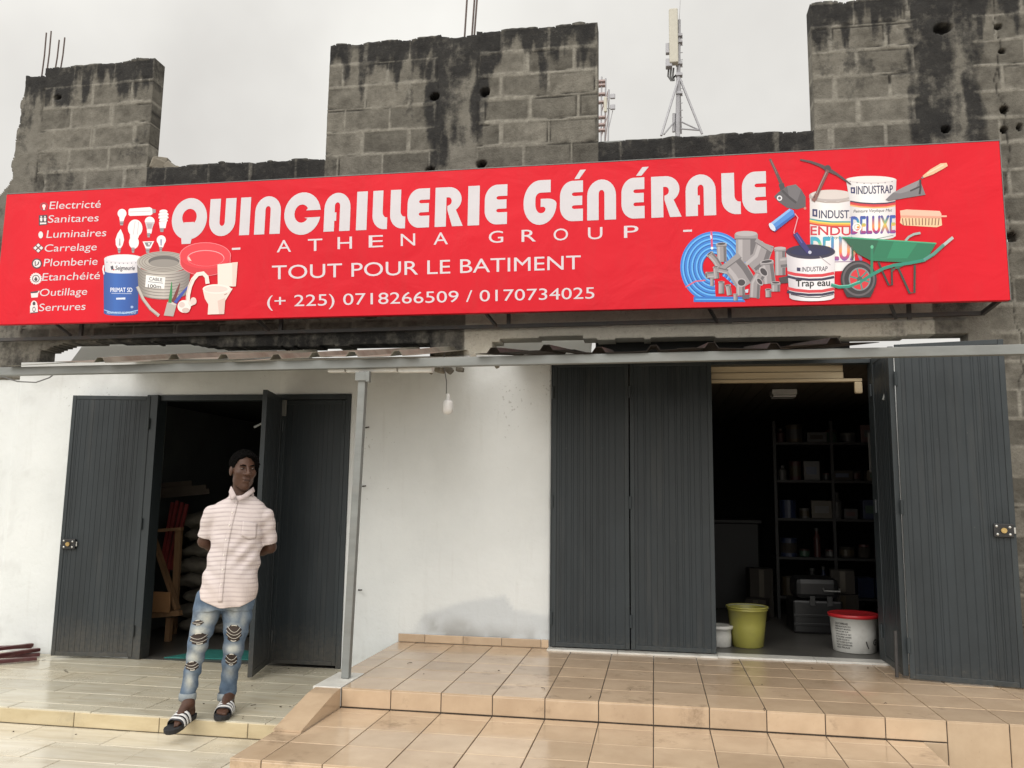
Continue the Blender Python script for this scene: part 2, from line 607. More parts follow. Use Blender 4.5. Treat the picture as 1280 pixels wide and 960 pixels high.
for xa, xb in ((-0.86, -0.3), (-0.3, 0.47), (0.47, 1.2), (1.2, 1.78)):
    T.tile((xa, sill_y + (0.03 if xa > 0.4 else 0.0), TER_Z + 0.002), (xb - xa, 0, 0), (0, 0.155, 0), (0, 0, 1), 0.002, 0.011)
tag(T.build('marble_slab', M_MARBLE, terrace), kind='structure')

# intermediate step
MS_X0, MS_X1, MS_Y0 = TER_X0 + 0.005, 1.465, 4.115
ms = MB().box((MS_X0, MS_Y0, -0.2), (MS_X1, EDGE_Y - 0.01, MID_Z - 0.006))
step = tag(ms.build('step', M_GROUT), 'wide step of salmon beige tiles below the terrace', 'step', kind='structure')
T = Tiles()
ysm = [MS_Y0 - 0.008, MS_Y0 + TS - 0.008, MS_Y0 + 2 * TS - 0.008, MS_Y0 + 3 * TS - 0.008, EDGE_Y - 0.012]
xm = [MS_X0 - 0.006, xs[0]] + [x for x in xs[1:] if x < MS_X1 - 0.02] + [MS_X1 + 0.006]
for i in range(len(xm) - 1):
    for j in range(4):
        T.tile((xm[i], ysm[j], MID_Z - 0.006), (xm[i + 1] - xm[i], 0, 0), (0, ysm[j + 1] - ysm[j], 0), (0, 0, 1), 0.0028, 0.006, 0.0007)
    T.tile((xm[i], MS_Y0, LOW_Z + 0.001), (xm[i + 1] - xm[i], 0, 0), (0, 0, MID_Z - LOW_Z - 0.008), (0, -1, 0), 0.0028, 0.006, 0.0006)
tag(T.build('step_tiles', M_CLAY, step), kind='structure')
# sloping tiled string between terrace corner and step
b = MB()
sx0, sx1 = MS_X0 - 0.006, xs[0] - 0.004
pr = [(EDGE_Y - 0.014, MID_Z + 0.001), (EDGE_Y - 0.014, TER_Z - 0.004), (EDGE_Y - 0.13, TER_Z - 0.012), (4.6, MID_Z + 0.012), (4.6, MID_Z + 0.001)]
vs = [(sx0, y, z) for y, z in pr] + [(sx1, y, z) for y, z in pr]
fs = [(0, 1, 2, 3, 4), (9, 8, 7, 6, 5)] + [(i, i + 5, (i + 1) % 5 + 5, (i + 1) % 5) for i in range(5)]
slo = tag(b.add(vs, fs).build('sloping_tile', M_CLAY, step), kind='structure')
float_attr(slo.data, 'tint', [0.5] * len(slo.data.vertices))
bpy.context.view_layer.update()

# ------------------------------------------------------------------ the shop building
shop = thing('shop_building', 'block walled hardware shop with a white plastered front and dark grey gates', 'building', (-1.8, 7.0, 0))


# --- block wall: a heightfield of blocks, mortar and poured columns, 15 cm thick
def block_wall_mat():
    m, n, l, p = new_mat('weathered_blockwork')
    at_ = lambda s: N(n, l, 'ShaderNodeAttribute', {'attribute_name': s}).outputs['Fac']
    tc = N(n, l, 'ShaderNodeTexCoord')
    n1 = N(n, l, 'ShaderNodeTexNoise', Vector=tc.outputs['Object'], Scale=7.0, Detail=12.0, Roughness=0.68)
    c = ramp(n, l, n1.outputs['Fac'], [(0.3, (0.075, 0.069, 0.058)), (0.5, (0.135, 0.126, 0.107)), (0.72, (0.19, 0.178, 0.152))])
    tint = N(n, l, 'ShaderNodeMapRange', Value=at_('tint'), To_Min=0.72, To_Max=1.22)
    c = mixc(n, l, 1.0, c, tint.outputs[0], 'MULTIPLY')
    n4 = N(n, l, 'ShaderNodeTexNoise', Vector=tc.outputs['Object'], Scale=18.0, Detail=6.0, Roughness=0.6)
    mor = ramp(n, l, n4.outputs['Fac'], [(0.3, (0.16, 0.15, 0.128)), (0.7, (0.28, 0.265, 0.228))])
    c = mixc(n, l, at_('mortar'), c, mor)
    con = ramp(n, l, n1.outputs['Fac'], [(0.3, (0.12, 0.112, 0.095)), (0.7, (0.20, 0.188, 0.162))])
    c = mixc(n, l, at_('poured'), c, con)
    c = mixc(n, l, at_('shade_lift'), c, mixc(n, l, n4.outputs['Fac'], (0.36, 0.34, 0.29), (0.50, 0.475, 0.41)))
    n2 = N(n, l, 'ShaderNodeTexNoise', Vector=tc.outputs['Object'], Scale=55.0, Detail=5.0, Roughness=0.7)
    f = ramp(n, l, n2.outputs['Fac'], [(0.55, (0, 0, 0)), (0.75, (0.4,) * 3)])
    c = mixc(n, l, f, c, (0.075, 0.067, 0.055))
    c = mixc(n, l, at_('crack_hole_shade'), c, (0.02, 0.018, 0.016))
    mcol = ramp(n, l, n1.outputs['Fac'], [(0.3, (0.012, 0.012, 0.013)), (0.75, (0.032, 0.031, 0.03))])
    n5 = N(n, l, 'ShaderNodeTexNoise', Vector=tc.outputs['Object'], Scale=26.0, Detail=8.0, Roughness=0.7)
    ms1 = N(n, l, 'ShaderNodeMath', {'operation': 'SUBTRACT'}, i0=n5.outputs['Fac'], i1=0.5)
    ms2 = N(n, l, 'ShaderNodeMath', {'operation': 'MULTIPLY_ADD'}, i0=ms1.outputs[0], i1=1.5, i2=at_('mould'))
    c = mixc(n, l, ramp(n, l, ms2.outputs[0], [(0.12, (0, 0, 0)), (0.5, (0.55,) * 3), (0.92, (0.95,) * 3)]), c, mcol)
    l.new(c, p.inputs['Base Color'])
    p.inputs['Roughness'].default_value = 0.92
    p.inputs['Specular IOR Level'].default_value = 0.25
    b = N(n, l, 'ShaderNodeBump', Strength=0.9, Distance=0.010, Height=n2.outputs['Fac'])
    l.new(b.outputs[0], p.inputs['Normal'])
    return m


BW_Y = 6.95
STEP = 0.0135
X0, X1, Z0, Z1 = -6.46, 4.4, 0.2, 5.78
gx = np.arange(X0, X1, STEP)
gz = np.arange(Z0, Z1, STEP)
nz_, nx_ = len(gz), len(gx)
XX, ZZ = np.meshgrid(gx, gz)
SH = XX.shape
na = noise2(SH, 22, 4, 1)
nb_ = noise2(SH, 60, 5, 2)
nc = noise2(SH, 5, 2, 3)
nstreak = noise2(SH, 6, 4, 4, ax=(12, 1))
# outline of the top: (x, z) break points
tops = np.full(nx_, 4.56)
topl = [(-6.46, -6.02, 5.60), (-6.02, -4.80, 5.69), (-3.0, -1.9, 5.675), (-1.9, -1.58, 5.655), (-1.58, -0.455, 5.69), (1.343, 4.5, 5.70)]
for a, b2, z in topl:
    tops[(gx >= a) & (gx < b2)] = z
tops += (noise2((1, nx_), 12, 3, 5)[0] - 0.5) * 0.05
k = (gx > -4.80) & (gx < -3.0)
tops[k] += 0.03 * np.sin(gx[k] * 9) * 0.3
mask = ZZ < tops[None, :]
# ragged left end
lz = np.array([2.5, 4.0, 4.364, 4.45, 4.53, 4.64, 5.086, 5.2, 5.48, 5.8])
lx = np.array([-6.44, -6.43, -6.41, -6.33, -6.285, -6.305, -6.262, -6.262, -6.245, -6.235])
left = np.interp(gz, lz, lx) + (noise2((1, nz_), 9, 3, 6)[0] - 0.5) * 0.05
mask &= XX > left[:, None]
# only the right hand stretch comes down to the ground; elsewhere the beam line is the bottom
bot_edge = 2.775 + (noise2((1, nx_), 25, 4, 8)[0] - 0.5) * 0.05
bot_edge += 0.06 * np.clip(np.interp(gx, [-5.7, -5.5, -4.3, -3.9], [0, 1, 1, 0]), 0, 1) + 0.03 * ((gx > -1.3) & (gx < -0.6))
bot = np.where(gx > 2.44, 0.15, bot_edge)
bot[(gx > -1.93) & (gx < -1.36)] = 2.56
bot[(gx < -5.75)] = 2.3
mask &= ZZ > bot[None, :]
# block pattern
CH, CW = 0.2235, 0.435
rowf = (5.69 - ZZ + (na - 0.5) * 0.02) / CH
row = np.floor(rowf).astype(int)
fr = rowf - row
rj = np.random.default_rng(21)
roff = rj.random(60) * 0.12
colf = (XX + (nb_ - 0.5) * 0.015) / CW + 0.5 * (row % 2) + roff[row % 60]
coli = np.floor(colf).astype(int)
jt = rj.random((60, 60)) * 0.12
fx = colf - coli - jt[row % 60, coli % 60] * 0.5
dx = np.minimum(fx % 1.0, 1 - fx % 1.0) * CW
dz = np.minimum(fr, 1 - fr) * CH
d = np.minimum(dx, dz)
mw = 0.011 + 0.030 * (na - 0.42)
mort = 1 - sstep(mw * 0.7, mw * 1.3 + 0.004, d)
crack_hole_shade = np.clip(1 - np.abs(d - mw * 1.15) / 0.007, 0, 1) * sstep(0.53, 0.62, noise2(SH, 30, 3, 9))
tint = rj.random((60, 60))[row % 60, coli % 60]
# poured columns and the ring beam
poured = np.zeros(SH)
wob = (noise2(SH, 14, 3, 12) - 0.5) * 0.10


def column(xa, xb, za=0.0, zb=9.0):
    global poured
    pz = sstep(-0.015, 0.015, np.minimum(XX - xa, xb - XX) + wob * 0.6) * (ZZ > za) * (ZZ < zb)
    poured = np.maximum(poured, pz)


column(-6.6, -6.02)
column(-1.93, -1.55)
column(2.2, 2.62)
beam = sstep(-0.012, 0.012, np.minimum(ZZ - 2.5, 2.90 + wob * 0.15 - ZZ)) * (XX < 2.44)
shade_lift_ = ((XX > -1.62) & (XX < 2.2) & (ZZ < 3.3)).astype(float)   # paler concrete, colour lightened further to offset shade under the sign
poured = np.maximum(np.maximum(poured, beam), shade_lift_)
mort = mort * (1 - poured)
crack_hole_shade = crack_hole_shade * (1 - poured)
crack_hole_shade = np.maximum(crack_hole_shade, (np.clip(1 - np.abs(ZZ - 2.905) / 0.007, 0, 1)) * (XX < 2.44) * sstep(0.4, 0.55, na))
for xe in (-6.02, -1.93, -1.55):
    crack_hole_shade = np.maximum(crack_hole_shade, np.clip(1 - np.abs(XX - xe - wob * 0.4) / 0.008, 0, 1) * sstep(0.4, 0.5, na) * (ZZ > 2.95) * 0.9)
# long hairline cracks in the right hand part
cx = 2.83 + (noise2((1, nz_), 20, 4, 33)[0] - 0.5) * 0.18
crack_hole_shade = np.maximum(crack_hole_shade, np.clip(1 - np.abs(XX - cx[:, None]) / 0.008, 0, 1) * (ZZ > 2.3) * 0.9)
height = (noise2(SH, 2, 1, 83) - 0.5) * 0.004 + (nb_ - 0.5) * 0.014 + (na - 0.5) * 0.009 + (nc - 0.5) * 0.005 + mort * (0.002 + 0.006 * (na - 0.4)) - crack_hole_shade * 0.012 + (tint - 0.5) * 0.005 * (1 - poured)
height += poured * 0.006 + beam * 0.03
# black mould: below every exposed top, and running down the columns
depth = tops[None, :] - ZZ
mould = sstep(0.42, 0.12, depth - (nstreak - 0.5) * 0.85 - (nb_ - 0.5) * 0.2)
low = ((gx > -4.80) & (gx < -3.0)) | ((gx > -0.455) & (gx < 1.343))
mould = np.where(low[None, :], sstep(0.75, 0.35, depth - (nstreak - 0.5) * 0.5) * 0.97, mould)


def streak(xc, w, z0, z1, amt, sd_):
    global mould
    m_ = sstep(w, w * 0.35, np.abs(XX - xc - (noise2(SH, 25, 3, sd_) - 0.5) * 0.16)) * sstep(z0 - 0.1, z0 + 0.25, ZZ + (nb_ - 0.5) * 0.3) * (ZZ < z1)
    mould = np.maximum(mould, m_ * amt * np.clip(0.45 + 1.1 * noise2(SH, 12, 3, sd_ + 1), 0, 1))


streak(-1.93, 0.15, 4.2, 5.8, 1.0, 40)
streak(-1.56, 0.10, 4.6, 5.8, 0.95, 42)
streak(-1.72, 0.22, 5.2, 5.8, 1.0, 43)
streak(-1.74, 0.14, 4.5, 5.5, 0.55, 47)
streak(2.33, 0.22, 4.3, 5.8, 1.0, 44)
streak(2.2, 0.13, 4.1, 5.4, 0.8, 52)
streak(2.62, 0.12, 4.2, 5.8, 0.75, 54)
streak(-0.98, 0.07, 5.0, 5.7, 0.9, 46)
streak(-5.75, 0.16, 5.15, 5.7, 1.0, 48)
streak(-5.05, 0.12, 5.35, 5.7, 0.8, 50)
streak(-6.2, 0.10, 4.7, 5.7, 0.45, 56)
patch = sstep(0.60, 0.72, noise2(SH, 40, 5, 60)) * 0.3 * (1 - shade_lift_)
mould = np.maximum(mould, patch)
# damp dark staining on the beam, strongest over the left half
dampx = np.clip(np.interp(gx, [-6.4, -5.6, -5.0, -2.2, -1.66, -1.60, 1.4, 2.0, 2.6], [0.35, 0.5, 0.75, 0.9, 0.75, 0.06, 0.05, 0.25, 0.3]), 0, 1)
dbeam = beam * dampx[None, :] * np.clip(0.25 + 1.3 * noise2(SH, 30, 5, 70, ax=(1, 3)), 0, 1)
mould = np.maximum(mould, dbeam * 0.93)
hf1 = noise2(SH, 4, 3, 81, ax=(6, 1))
hf2 = noise2(SH, 7, 4, 82)
mould = np.clip((mould - 0.5) * 1.25 + 0.5 + ((hf1 - 0.5) * 0.9 + (hf2 - 0.5) * 1.1) * np.clip(mould * 2.5, 0, 1), 0, 1)
mould = np.clip(mould * (1 - 0.35 * mort), 0, 1)
# the soaked band above the beam at the left, and brown splash low on the right
# holes knocked through blocks
holes = [(543, 121, .045, .035, True), (606, 115, .045, .04, False), (537, 212, .04, .03, False), (602, 205, .05, .04, False), (72, 122, .04, .03, False),
         (1255, 137, .030, .034, True), (1255, 162, .026, .026, False), (1248, 33, .028, .024, False), (1253, 64, .026, .022, False), (1182, 162, .034, .03, False),
         (1178, 36, .08, .045, False), (1263, 297, .05, .045, True), (1275, 158, .02, .03, False)]
for px, py, rx, rz, thru in holes:
    c = at(px, py, BW_Y)
    q = np.sqrt(((XX - c.x) / rx) ** 2 + ((ZZ - c.z) / rz) ** 2) + (nc - 0.5) * 0.5
    if thru:
        mask &= q > 0.85
        height -= 0.02 * sstep(1.3, 0.9, q)
    else:
        height -= 0.10 * sstep(1.05, 0.7, q)
        crack_hole_shade = np.maximum(crack_hole_shade, sstep(1.1, 0.8, q))  # shade inside the blind holes put into the colour
idx = -np.ones(SH, int)
cell = mask[:-1, :-1] & mask[1:, :-1] & mask[:-1, 1:] & mask[1:, 1:]
used = np.zeros(SH, bool)
for a in (0, 1):
    for b2 in (0, 1):
        used[a:nz_ - 1 + a, b2:nx_ - 1 + b2] |= cell
idx[used] = np.arange(used.sum())
XS, ZS = XX.copy(), ZZ.copy()
topi = np.array([np.nonzero(used[:, i])[0].max() if used[:, i].any() else -1 for i in range(nx_)])
for i in range(nx_):
    if topi[i] >= 0 and 0 <= tops[i] - ZZ[topi[i], i] < 2.2 * STEP:
        ZS[topi[i], i] = tops[i]
for j in range(nz_):
    q = np.nonzero(used[j])[0]
    if len(q) and q[0] < 40:
        XS[j, q[0]] = max(XX[j, q[0]] - STEP, min(XX[j, q[0]] + STEP * 0.3, left[j]))
VX, VZ, VY = XS[used], ZS[used], BW_Y - height[used]
ci, cj = np.nonzero(cell)
quads = np.stack([idx[ci, cj], idx[ci, cj + 1], idx[ci + 1, cj + 1], idx[ci + 1, cj]], 1)
nv = len(VX)
cp = np.pad(cell, 1)
rim = []
for di, dj, a, b2 in ((-1, 0, (0, 0), (0, 1)), (1, 0, (1, 1), (1, 0)), (0, -1, (1, 0), (0, 0)), (0, 1, (0, 1), (1, 1))):
    nb2 = cp[1 + di:1 + di + cell.shape[0], 1 + dj:1 + dj + cell.shape[1]]
    ei, ej = np.nonzero(cell & ~nb2)
    va, vb = idx[ei + a[0], ej + a[1]], idx[ei + b2[0], ej + b2[1]]
    rim.append(np.stack([vb, va, va + nv, vb + nv], 1))
allq = np.concatenate([quads, quads[:, ::-1] + nv] + rim)
backy = np.full(nv, BW_Y + 0.165)
bw = link_mesh('block_wall', np.stack([np.tile(VX, 2), np.concatenate([VY, backy]), np.tile(VZ, 2)], 1).tolist(), allq.tolist(), block_wall_mat(), shop)
sm_ = np.zeros(len(allq), bool)
sm_[:len(quads)] = True
bw.data.polygons.foreach_set('use_smooth', sm_)
for nm, arr in (('tint', tint), ('mortar', mort), ('poured', poured), ('crack_hole_shade', crack_hole_shade), ('mould', mould), ('shade_lift', shade_lift_)):
    float_attr(bw.data, nm, np.tile(arr[used], 2))
del XX, ZZ, na, nb_, nc, nstreak

MB().box((-0.44, 6.99, 4.562), (1.02, 7.16, 4.578), 0.003).build('coping', M_STEEL, shop)
# leftover pile of broken blocks on the low wall beside the left pillar
M_CONC = mat('grey_concrete', (0.2, 0.18, 0.145), 0.9, 0.3, 7, 0.6, 60, dirt=(0.03, 0.03, 0.028), dscale=4, damt=0.8, bdist=0.008)
rub = MB()
for (x, z, s, a) in ((-4.72, 4.60, 0.11, 0.3), (-4.60, 4.57, 0.08, 0.8), (-4.73, 4.66, 0.07, 0.1), (-4.52, 4.56, 0.05, 0.5)):
    rub.box((-s, -s * 0.8, -s * 0.5), (s, s * 0.8, s * 0.5), s * 0.12, Matrix.Translation((x, 7.06, z)) @ Matrix.Rotation(a, 4, 'Y') @ Matrix.Rotation(a * 2, 4, 'Z'))
tag(rub.build('broken_block', M_CONC, shop, smooth=False))

# starter bars sticking out of the columns
for px, py0, py1 in ((53, 86, 41), (59, 84, 39), (69, 82, 50), (76, 80, 47)):
    a, b2 = at(px, py0, 7.03), at(px + 5, py1, 7.03)
    a.z -= 0.1
    MB().tube([a, (a + b2) / 2 + Vector((0.006, 0, 0)), b2], 0.0075, 6).build('rebar', M_RUSTBAR, bw)
for px, py0, ptop, py1 in ((580.5, 42, 585, -20), (589.5, 42, 594.5, -20), (592.5, 41, 598, -24)):
    a, b2 = at(px, py0, 7.03), at(ptop, py1, 7.03)
    a.z -= 0.1
    MB().tube([a, b2], 0.009, 6).build('rebar', M_RUSTBAR, bw)


# --- white plastered ground floor wall with two openings
def plaster_mat():
    m, n, l, p = new_mat('white_painted_plaster')
    tc = N(n, l, 'ShaderNodeTexCoord')
    n1 = N(n, l, 'ShaderNodeTexNoise', Vector=tc.outputs['Object'], Scale=1.4, Detail=8.0, Roughness=0.6)
    c = ramp(n, l, n1.outputs['Fac'], [(0.3, (0.62, 0.642, 0.64)), (0.7, (0.70, 0.722, 0.718))])
    at_ = lambda s: N(n, l, 'ShaderNodeAttribute', {'attribute_name': s}).outputs['Fac']
    c = mixc(n, l, at_('repaint'), c, (0.47, 0.50, 0.525))
    n2 = N(n, l, 'ShaderNodeTexNoise', Vector=tc.outputs['Object'], Scale=9.0, Detail=10.0, Roughness=0.72)
    f = ramp(n, l, n2.outputs['Fac'], [(0.62, (0, 0, 0)), (0.80, (0.3,) * 3)])
    c = mixc(n, l, f, c, (0.42, 0.41, 0.38))
    n5 = N(n, l, 'ShaderNodeTexNoise', Vector=tc.outputs['Object'], Scale=38.0, Detail=3.0, Roughness=0.5)
    n6 = N(n, l, 'ShaderNodeTexNoise', Vector=tc.outputs['Object'], Scale=1.1, Detail=4.0)
    m5 = N(n, l, 'ShaderNodeMath', {'operation': 'MULTIPLY'}, i0=n5.outputs['Fac'], i1=n6.outputs['Fac'])
    c = mixc(n, l, ramp(n, l, m5.outputs[0], [(0.405, (0, 0, 0)), (0.44, (0.4,) * 3)]), c, (0.2, 0.19, 0.17))      # small chips and scuffs
    mpv = N(n, l, 'ShaderNodeMapping', Vector=tc.outputs['Object'], Scale=(1.0, 1.0, 0.12))
    n7 = N(n, l, 'ShaderNodeTexNoise', Vector=mpv.outputs[0], Scale=14.0, Detail=5.0)
    c = mixc(n, l, ramp(n, l, n7.outputs['Fac'], [(0.6, (0, 0, 0)), (0.75, (0.12,) * 3)]), c, (0.35, 0.33, 0.29))   # rain runs
    c = mixc(n, l, at_('dirt'), c, (0.19, 0.175, 0.15))
    l.new(c, p.inputs['Base Color'])
    p.inputs['Roughness'].default_value = 0.75
    p.inputs['Specular IOR Level'].default_value = 0.3
    n3 = N(n, l, 'ShaderNodeTexNoise', Vector=tc.outputs['Object'], Scale=5.0, Detail=9.0, Roughness=0.6)
    b = N(n, l, 'ShaderNodeBump', Strength=0.6, Distance=0.02, Height=n3.outputs['Fac'])
    l.new(b.outputs[0], p.inputs['Normal'])
    return m


WT = 0.16
px0, px1 = -9.0, 2.46
pz0, pz1 = -0.05, 2.66
S2 = 0.03
gx = np.unique(np.round(np.concatenate([np.arange(px0, px1, S2), [px1, -4.50, -2.62, -0.85, 1.74]]), 4))
gz = np.unique(np.round(np.concatenate([np.arange(pz0, pz1, S2), [pz1, 2.335, 2.585, 0.245]]), 4))
XX, ZZ = np.meshgrid(gx, gz)
xc_, zc_ = (gx[:-1] + gx[1:]) / 2, (gz[:-1] + gz[1:]) / 2
XC, ZC = np.meshgrid(xc_, zc_)
op = ((XC > -4.50) & (XC < -2.62) & (ZC < 2.335)) | ((XC > -0.85) & (XC < 1.74) & (ZC < 2.585))
ci, cj = np.nonzero(~op)
nxg = len(gx)
quads = np.stack([ci * nxg + cj, ci * nxg + cj + 1, (ci + 1) * nxg + cj + 1, (ci + 1) * nxg + cj], 1)
n1 = noise2(XX.shape, 16, 4, 101)
n2 = noise2(XX.shape, 5, 3, 102)
hgt = (noise2(XX.shape, 40, 3, 103) - 0.5) * 0.02 + (n1 - 0.5) * 0.006
hgt[:, :] *= 1
edge = np.minimum.reduce([np.abs(XX + 4.5), np.abs(XX + 2.62), np.abs(XX + 0.85), np.abs(XX - 1.74)])
hgt *= np.clip(edge / 0.1, 0, 1)
# block step at the far left where an older plaster starts
hgt -= 0.03 * (XX < -5.95)
pw = link_mesh('plaster_wall', list(zip(XX.ravel(), (WALL_Y - hgt).ravel(), ZZ.ravel())), quads.tolist(), plaster_mat(), shop, smooth=True)
c1, c2, c3 = at(530, 770, WALL_Y), at(640, 748, WALL_Y), at(690, 790, WALL_Y)
top_line = np.interp(gx, [c1.x - 0.12, c1.x, c1.x + 0.25, c2.x - 0.06, c2.x + 0.02, c3.x], [0.32, 0.46, 0.55, 0.63, 0.52, 0.47])
rep = sstep(0.03, -0.02, ZZ - top_line[None, :] + (n1 - 0.5) * 0.08) * sstep(-2.05, -1.88, XX) * (XX < -0.8) * 0.65
float_attr(pw.data, 'repaint', rep)
foot = np.where((XX > TER_X0), 0.31, 0.0)
dirt = sstep(0.22, 0.0, ZZ - foot - (n1 - 0.5) * 0.35) * sstep(0.38, 0.66, n2) * 0.6
dirt = np.maximum(dirt, sstep(0.25, 0.0, 2.62 - ZZ - (n2 - 0.5) * 0.2) * 0.25)  # darker towards the top of the wall
dirt = np.maximum(dirt, (XX < -5.75) * sstep(0.62, 0.74, noise2(XX.shape, 4, 4, 105, ax=(1, 1))) * 0.08)
dirt = np.maximum(dirt, sstep(0.62, 0.78, noise2(XX.shape, 14, 4, 107, ax=(4, 1))) * 0.22 * sstep(1.2, 2.4, ZZ))
float_attr(pw.data, 'dirt', np.clip(dirt, 0, 1))
sol = pw.modifiers.new('thickness', 'SOLIDIFY')
sol.thickness = WT
sol.offset = -1
# small hooks left in the plaster beside the post
for px, py in ((457, 535), (453, 608), (448, 737)):
    p = at(px, py, WALL_Y)
    MB().tube([p + Vector((0, 0.01, 0)), p + Vector((0.02, -0.05, 0)), p + Vector((0.05, -0.05, 0.004))], 0.006, 6).build('wall_hook', M_DARKSTEEL, pw)

# skirting of the terrace tiles
T = Tiles()
ss = [-2.12, -1.87, -1.55, -1.225, -0.9, -0.855]
ss = [-2.12, -1.89, -1.565, -1.242, -0.918, -0.855]
for a, b2 in zip(ss, ss[1:]):
    T.tile((a, WALL_Y - 0.012, TER_Z + 0.001), (b2 - a, 0, 0), (0, 0, 0.068), (0, -1, 0), 0.002, 0.009, 0.001)
T.build('skirting', M_CLAY, shop)

# interior shells, enclosed, with the dimness also put into their colours
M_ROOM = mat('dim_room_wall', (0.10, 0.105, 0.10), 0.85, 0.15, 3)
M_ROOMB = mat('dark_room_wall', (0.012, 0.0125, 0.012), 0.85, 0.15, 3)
M_FLOOR = mat('grey_shop_floor', (0.085, 0.082, 0.075), 0.35, 0.2, 4, 0.1, dirt=(0.1, 0.09, 0.08), dscale=3, damt=0.6)
M_CEIL = mat('wood_plank_ceiling', (0.10, 0.085, 0.065), 0.6, 0.3, 6, 0.2, stretch=(1, 0.1, 1))
yb0 = WALL_Y + 0.172


def room(x0, x1, z0, z1, yb, mw, mc):
    w = MB()
    w.box((x0 - 0.12, yb0 - 0.05, z0 - 0.1), (x0, yb, z1 + 0.021))
    w.box((x1, yb0 - 0.05, z0 - 0.1), (x1 + 0.12, yb, z1 + 0.021))
    w.box((x0 - 0.12, yb + 0.002, z0 - 0.1), (x1 + 0.12, yb + 0.12, z1 + 0.021))
    w.build('interior_wall', mw, shop)
    c = MB()
    n = int((x1 - x0) / 0.14)
    for i in range(n):
        xa = x0 + (x1 - x0) * i / n
        c.box((xa + 0.003, yb0 - 0.06, z1 + 0.003), (xa + (x1 - x0) / n - 0.003, yb, z1 + 0.02))
    c.box((x0 - 0.13, yb0 - 0.06, z1 + 0.022), (x1 + 0.13, yb + 0.13, z1 + 0.06))
    c.build('ceiling', mc, shop)


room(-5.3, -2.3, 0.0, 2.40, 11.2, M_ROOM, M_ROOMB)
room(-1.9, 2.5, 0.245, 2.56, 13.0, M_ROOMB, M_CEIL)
fl = MB().box((-5.3, WALL_Y - 0.001, -0.1), (-2.3, 11.2, -0.001))
tag(fl.build('left_shop_floor', M_FLOOR), 'bare grey concrete floor inside the left doorway', 'floor', kind='structure')
fl = MB().box((-1.9, WALL_Y + 0.045, 0.1), (2.5, 13.0, 0.247))
tag(fl.build('right_shop_floor', M_FLOOR), 'dim grey tiled floor inside the right gate', 'floor', kind='structure')
# timber lining over the right opening
M_PINE = mat('pale_pine', (0.50, 0.41, 0.27), 0.6, 0.15, 5, 0.15, 30, stretch=(0.25, 3, 3), dirt=(0.3, 0.22, 0.13), dscale=6, damt=0.5)
b = MB()
a0, a1 = at(889, 478, 7.02), at(1078, 473, 7.02)
b.box((0.44, 7.01, 2.445), (1.52, 7.05, 2.50), 0.004)
b.box((0.44, 7.02, 2.503), (1.52, 7.055, 2.555), 0.004)
b.box((0.44, 7.0, 2.418), (1.66, 7.06, 2.442), 0.003)
b.build('lintel_board', M_PINE, shop)
b = MB().box((1.60, 6.99, 2.32), (1.66, 7.03, 2.415), 0.01)
b.build('corner_bracket', M_PINE, shop)

# --- gates
def ribbed(w, h, pitch=0.05, dep=0.0019):
    """Profiled sheet: flat bands with narrow grooves, local x 0..w, z 0..h, facing -y."""
    pts = [(0.0, 0.0)]
    x = 0.0
    rr = random.Random(int(w * 1000))
    while x < w - pitch * 1.2:
        p_ = pitch * rr.uniform(0.8, 1.15)
        pts += [(x + p_ * 0.45, 0.0), (x + p_ * 0.48, dep), (x + p_ * 0.53, dep), (x + p_ * 0.56, 0.0)]
        if rr.random() < 0.3:
            pts += [(x + p_ * 0.76, 0.0), (x + p_ * 0.79, dep), (x + p_ * 0.83, dep), (x + p_ * 0.86, 0.0)]
        x += p_
    pts.append((w, 0.0))
    n = len(pts)
    vs = [(x, y, 0) for x, y in pts] + [(x, y, h) for x, y in pts] + [(x, y + 0.004, 0) for x, y in pts] + [(x, y + 0.004, h) for x, y in pts]
    fs = []
    for i in range(n - 1):
        fs.append((i, i + 1, n + i + 1, n + i))
        fs.append((2 * n + i + 1, 2 * n + i, 3 * n + i, 3 * n + i + 1))
        fs.append((n + i, n + i + 1, 3 * n + i + 1, 3 * n + i))
        fs.append((i + 1, i, 2 * n + i, 2 * n + i + 1))
    return vs, fs


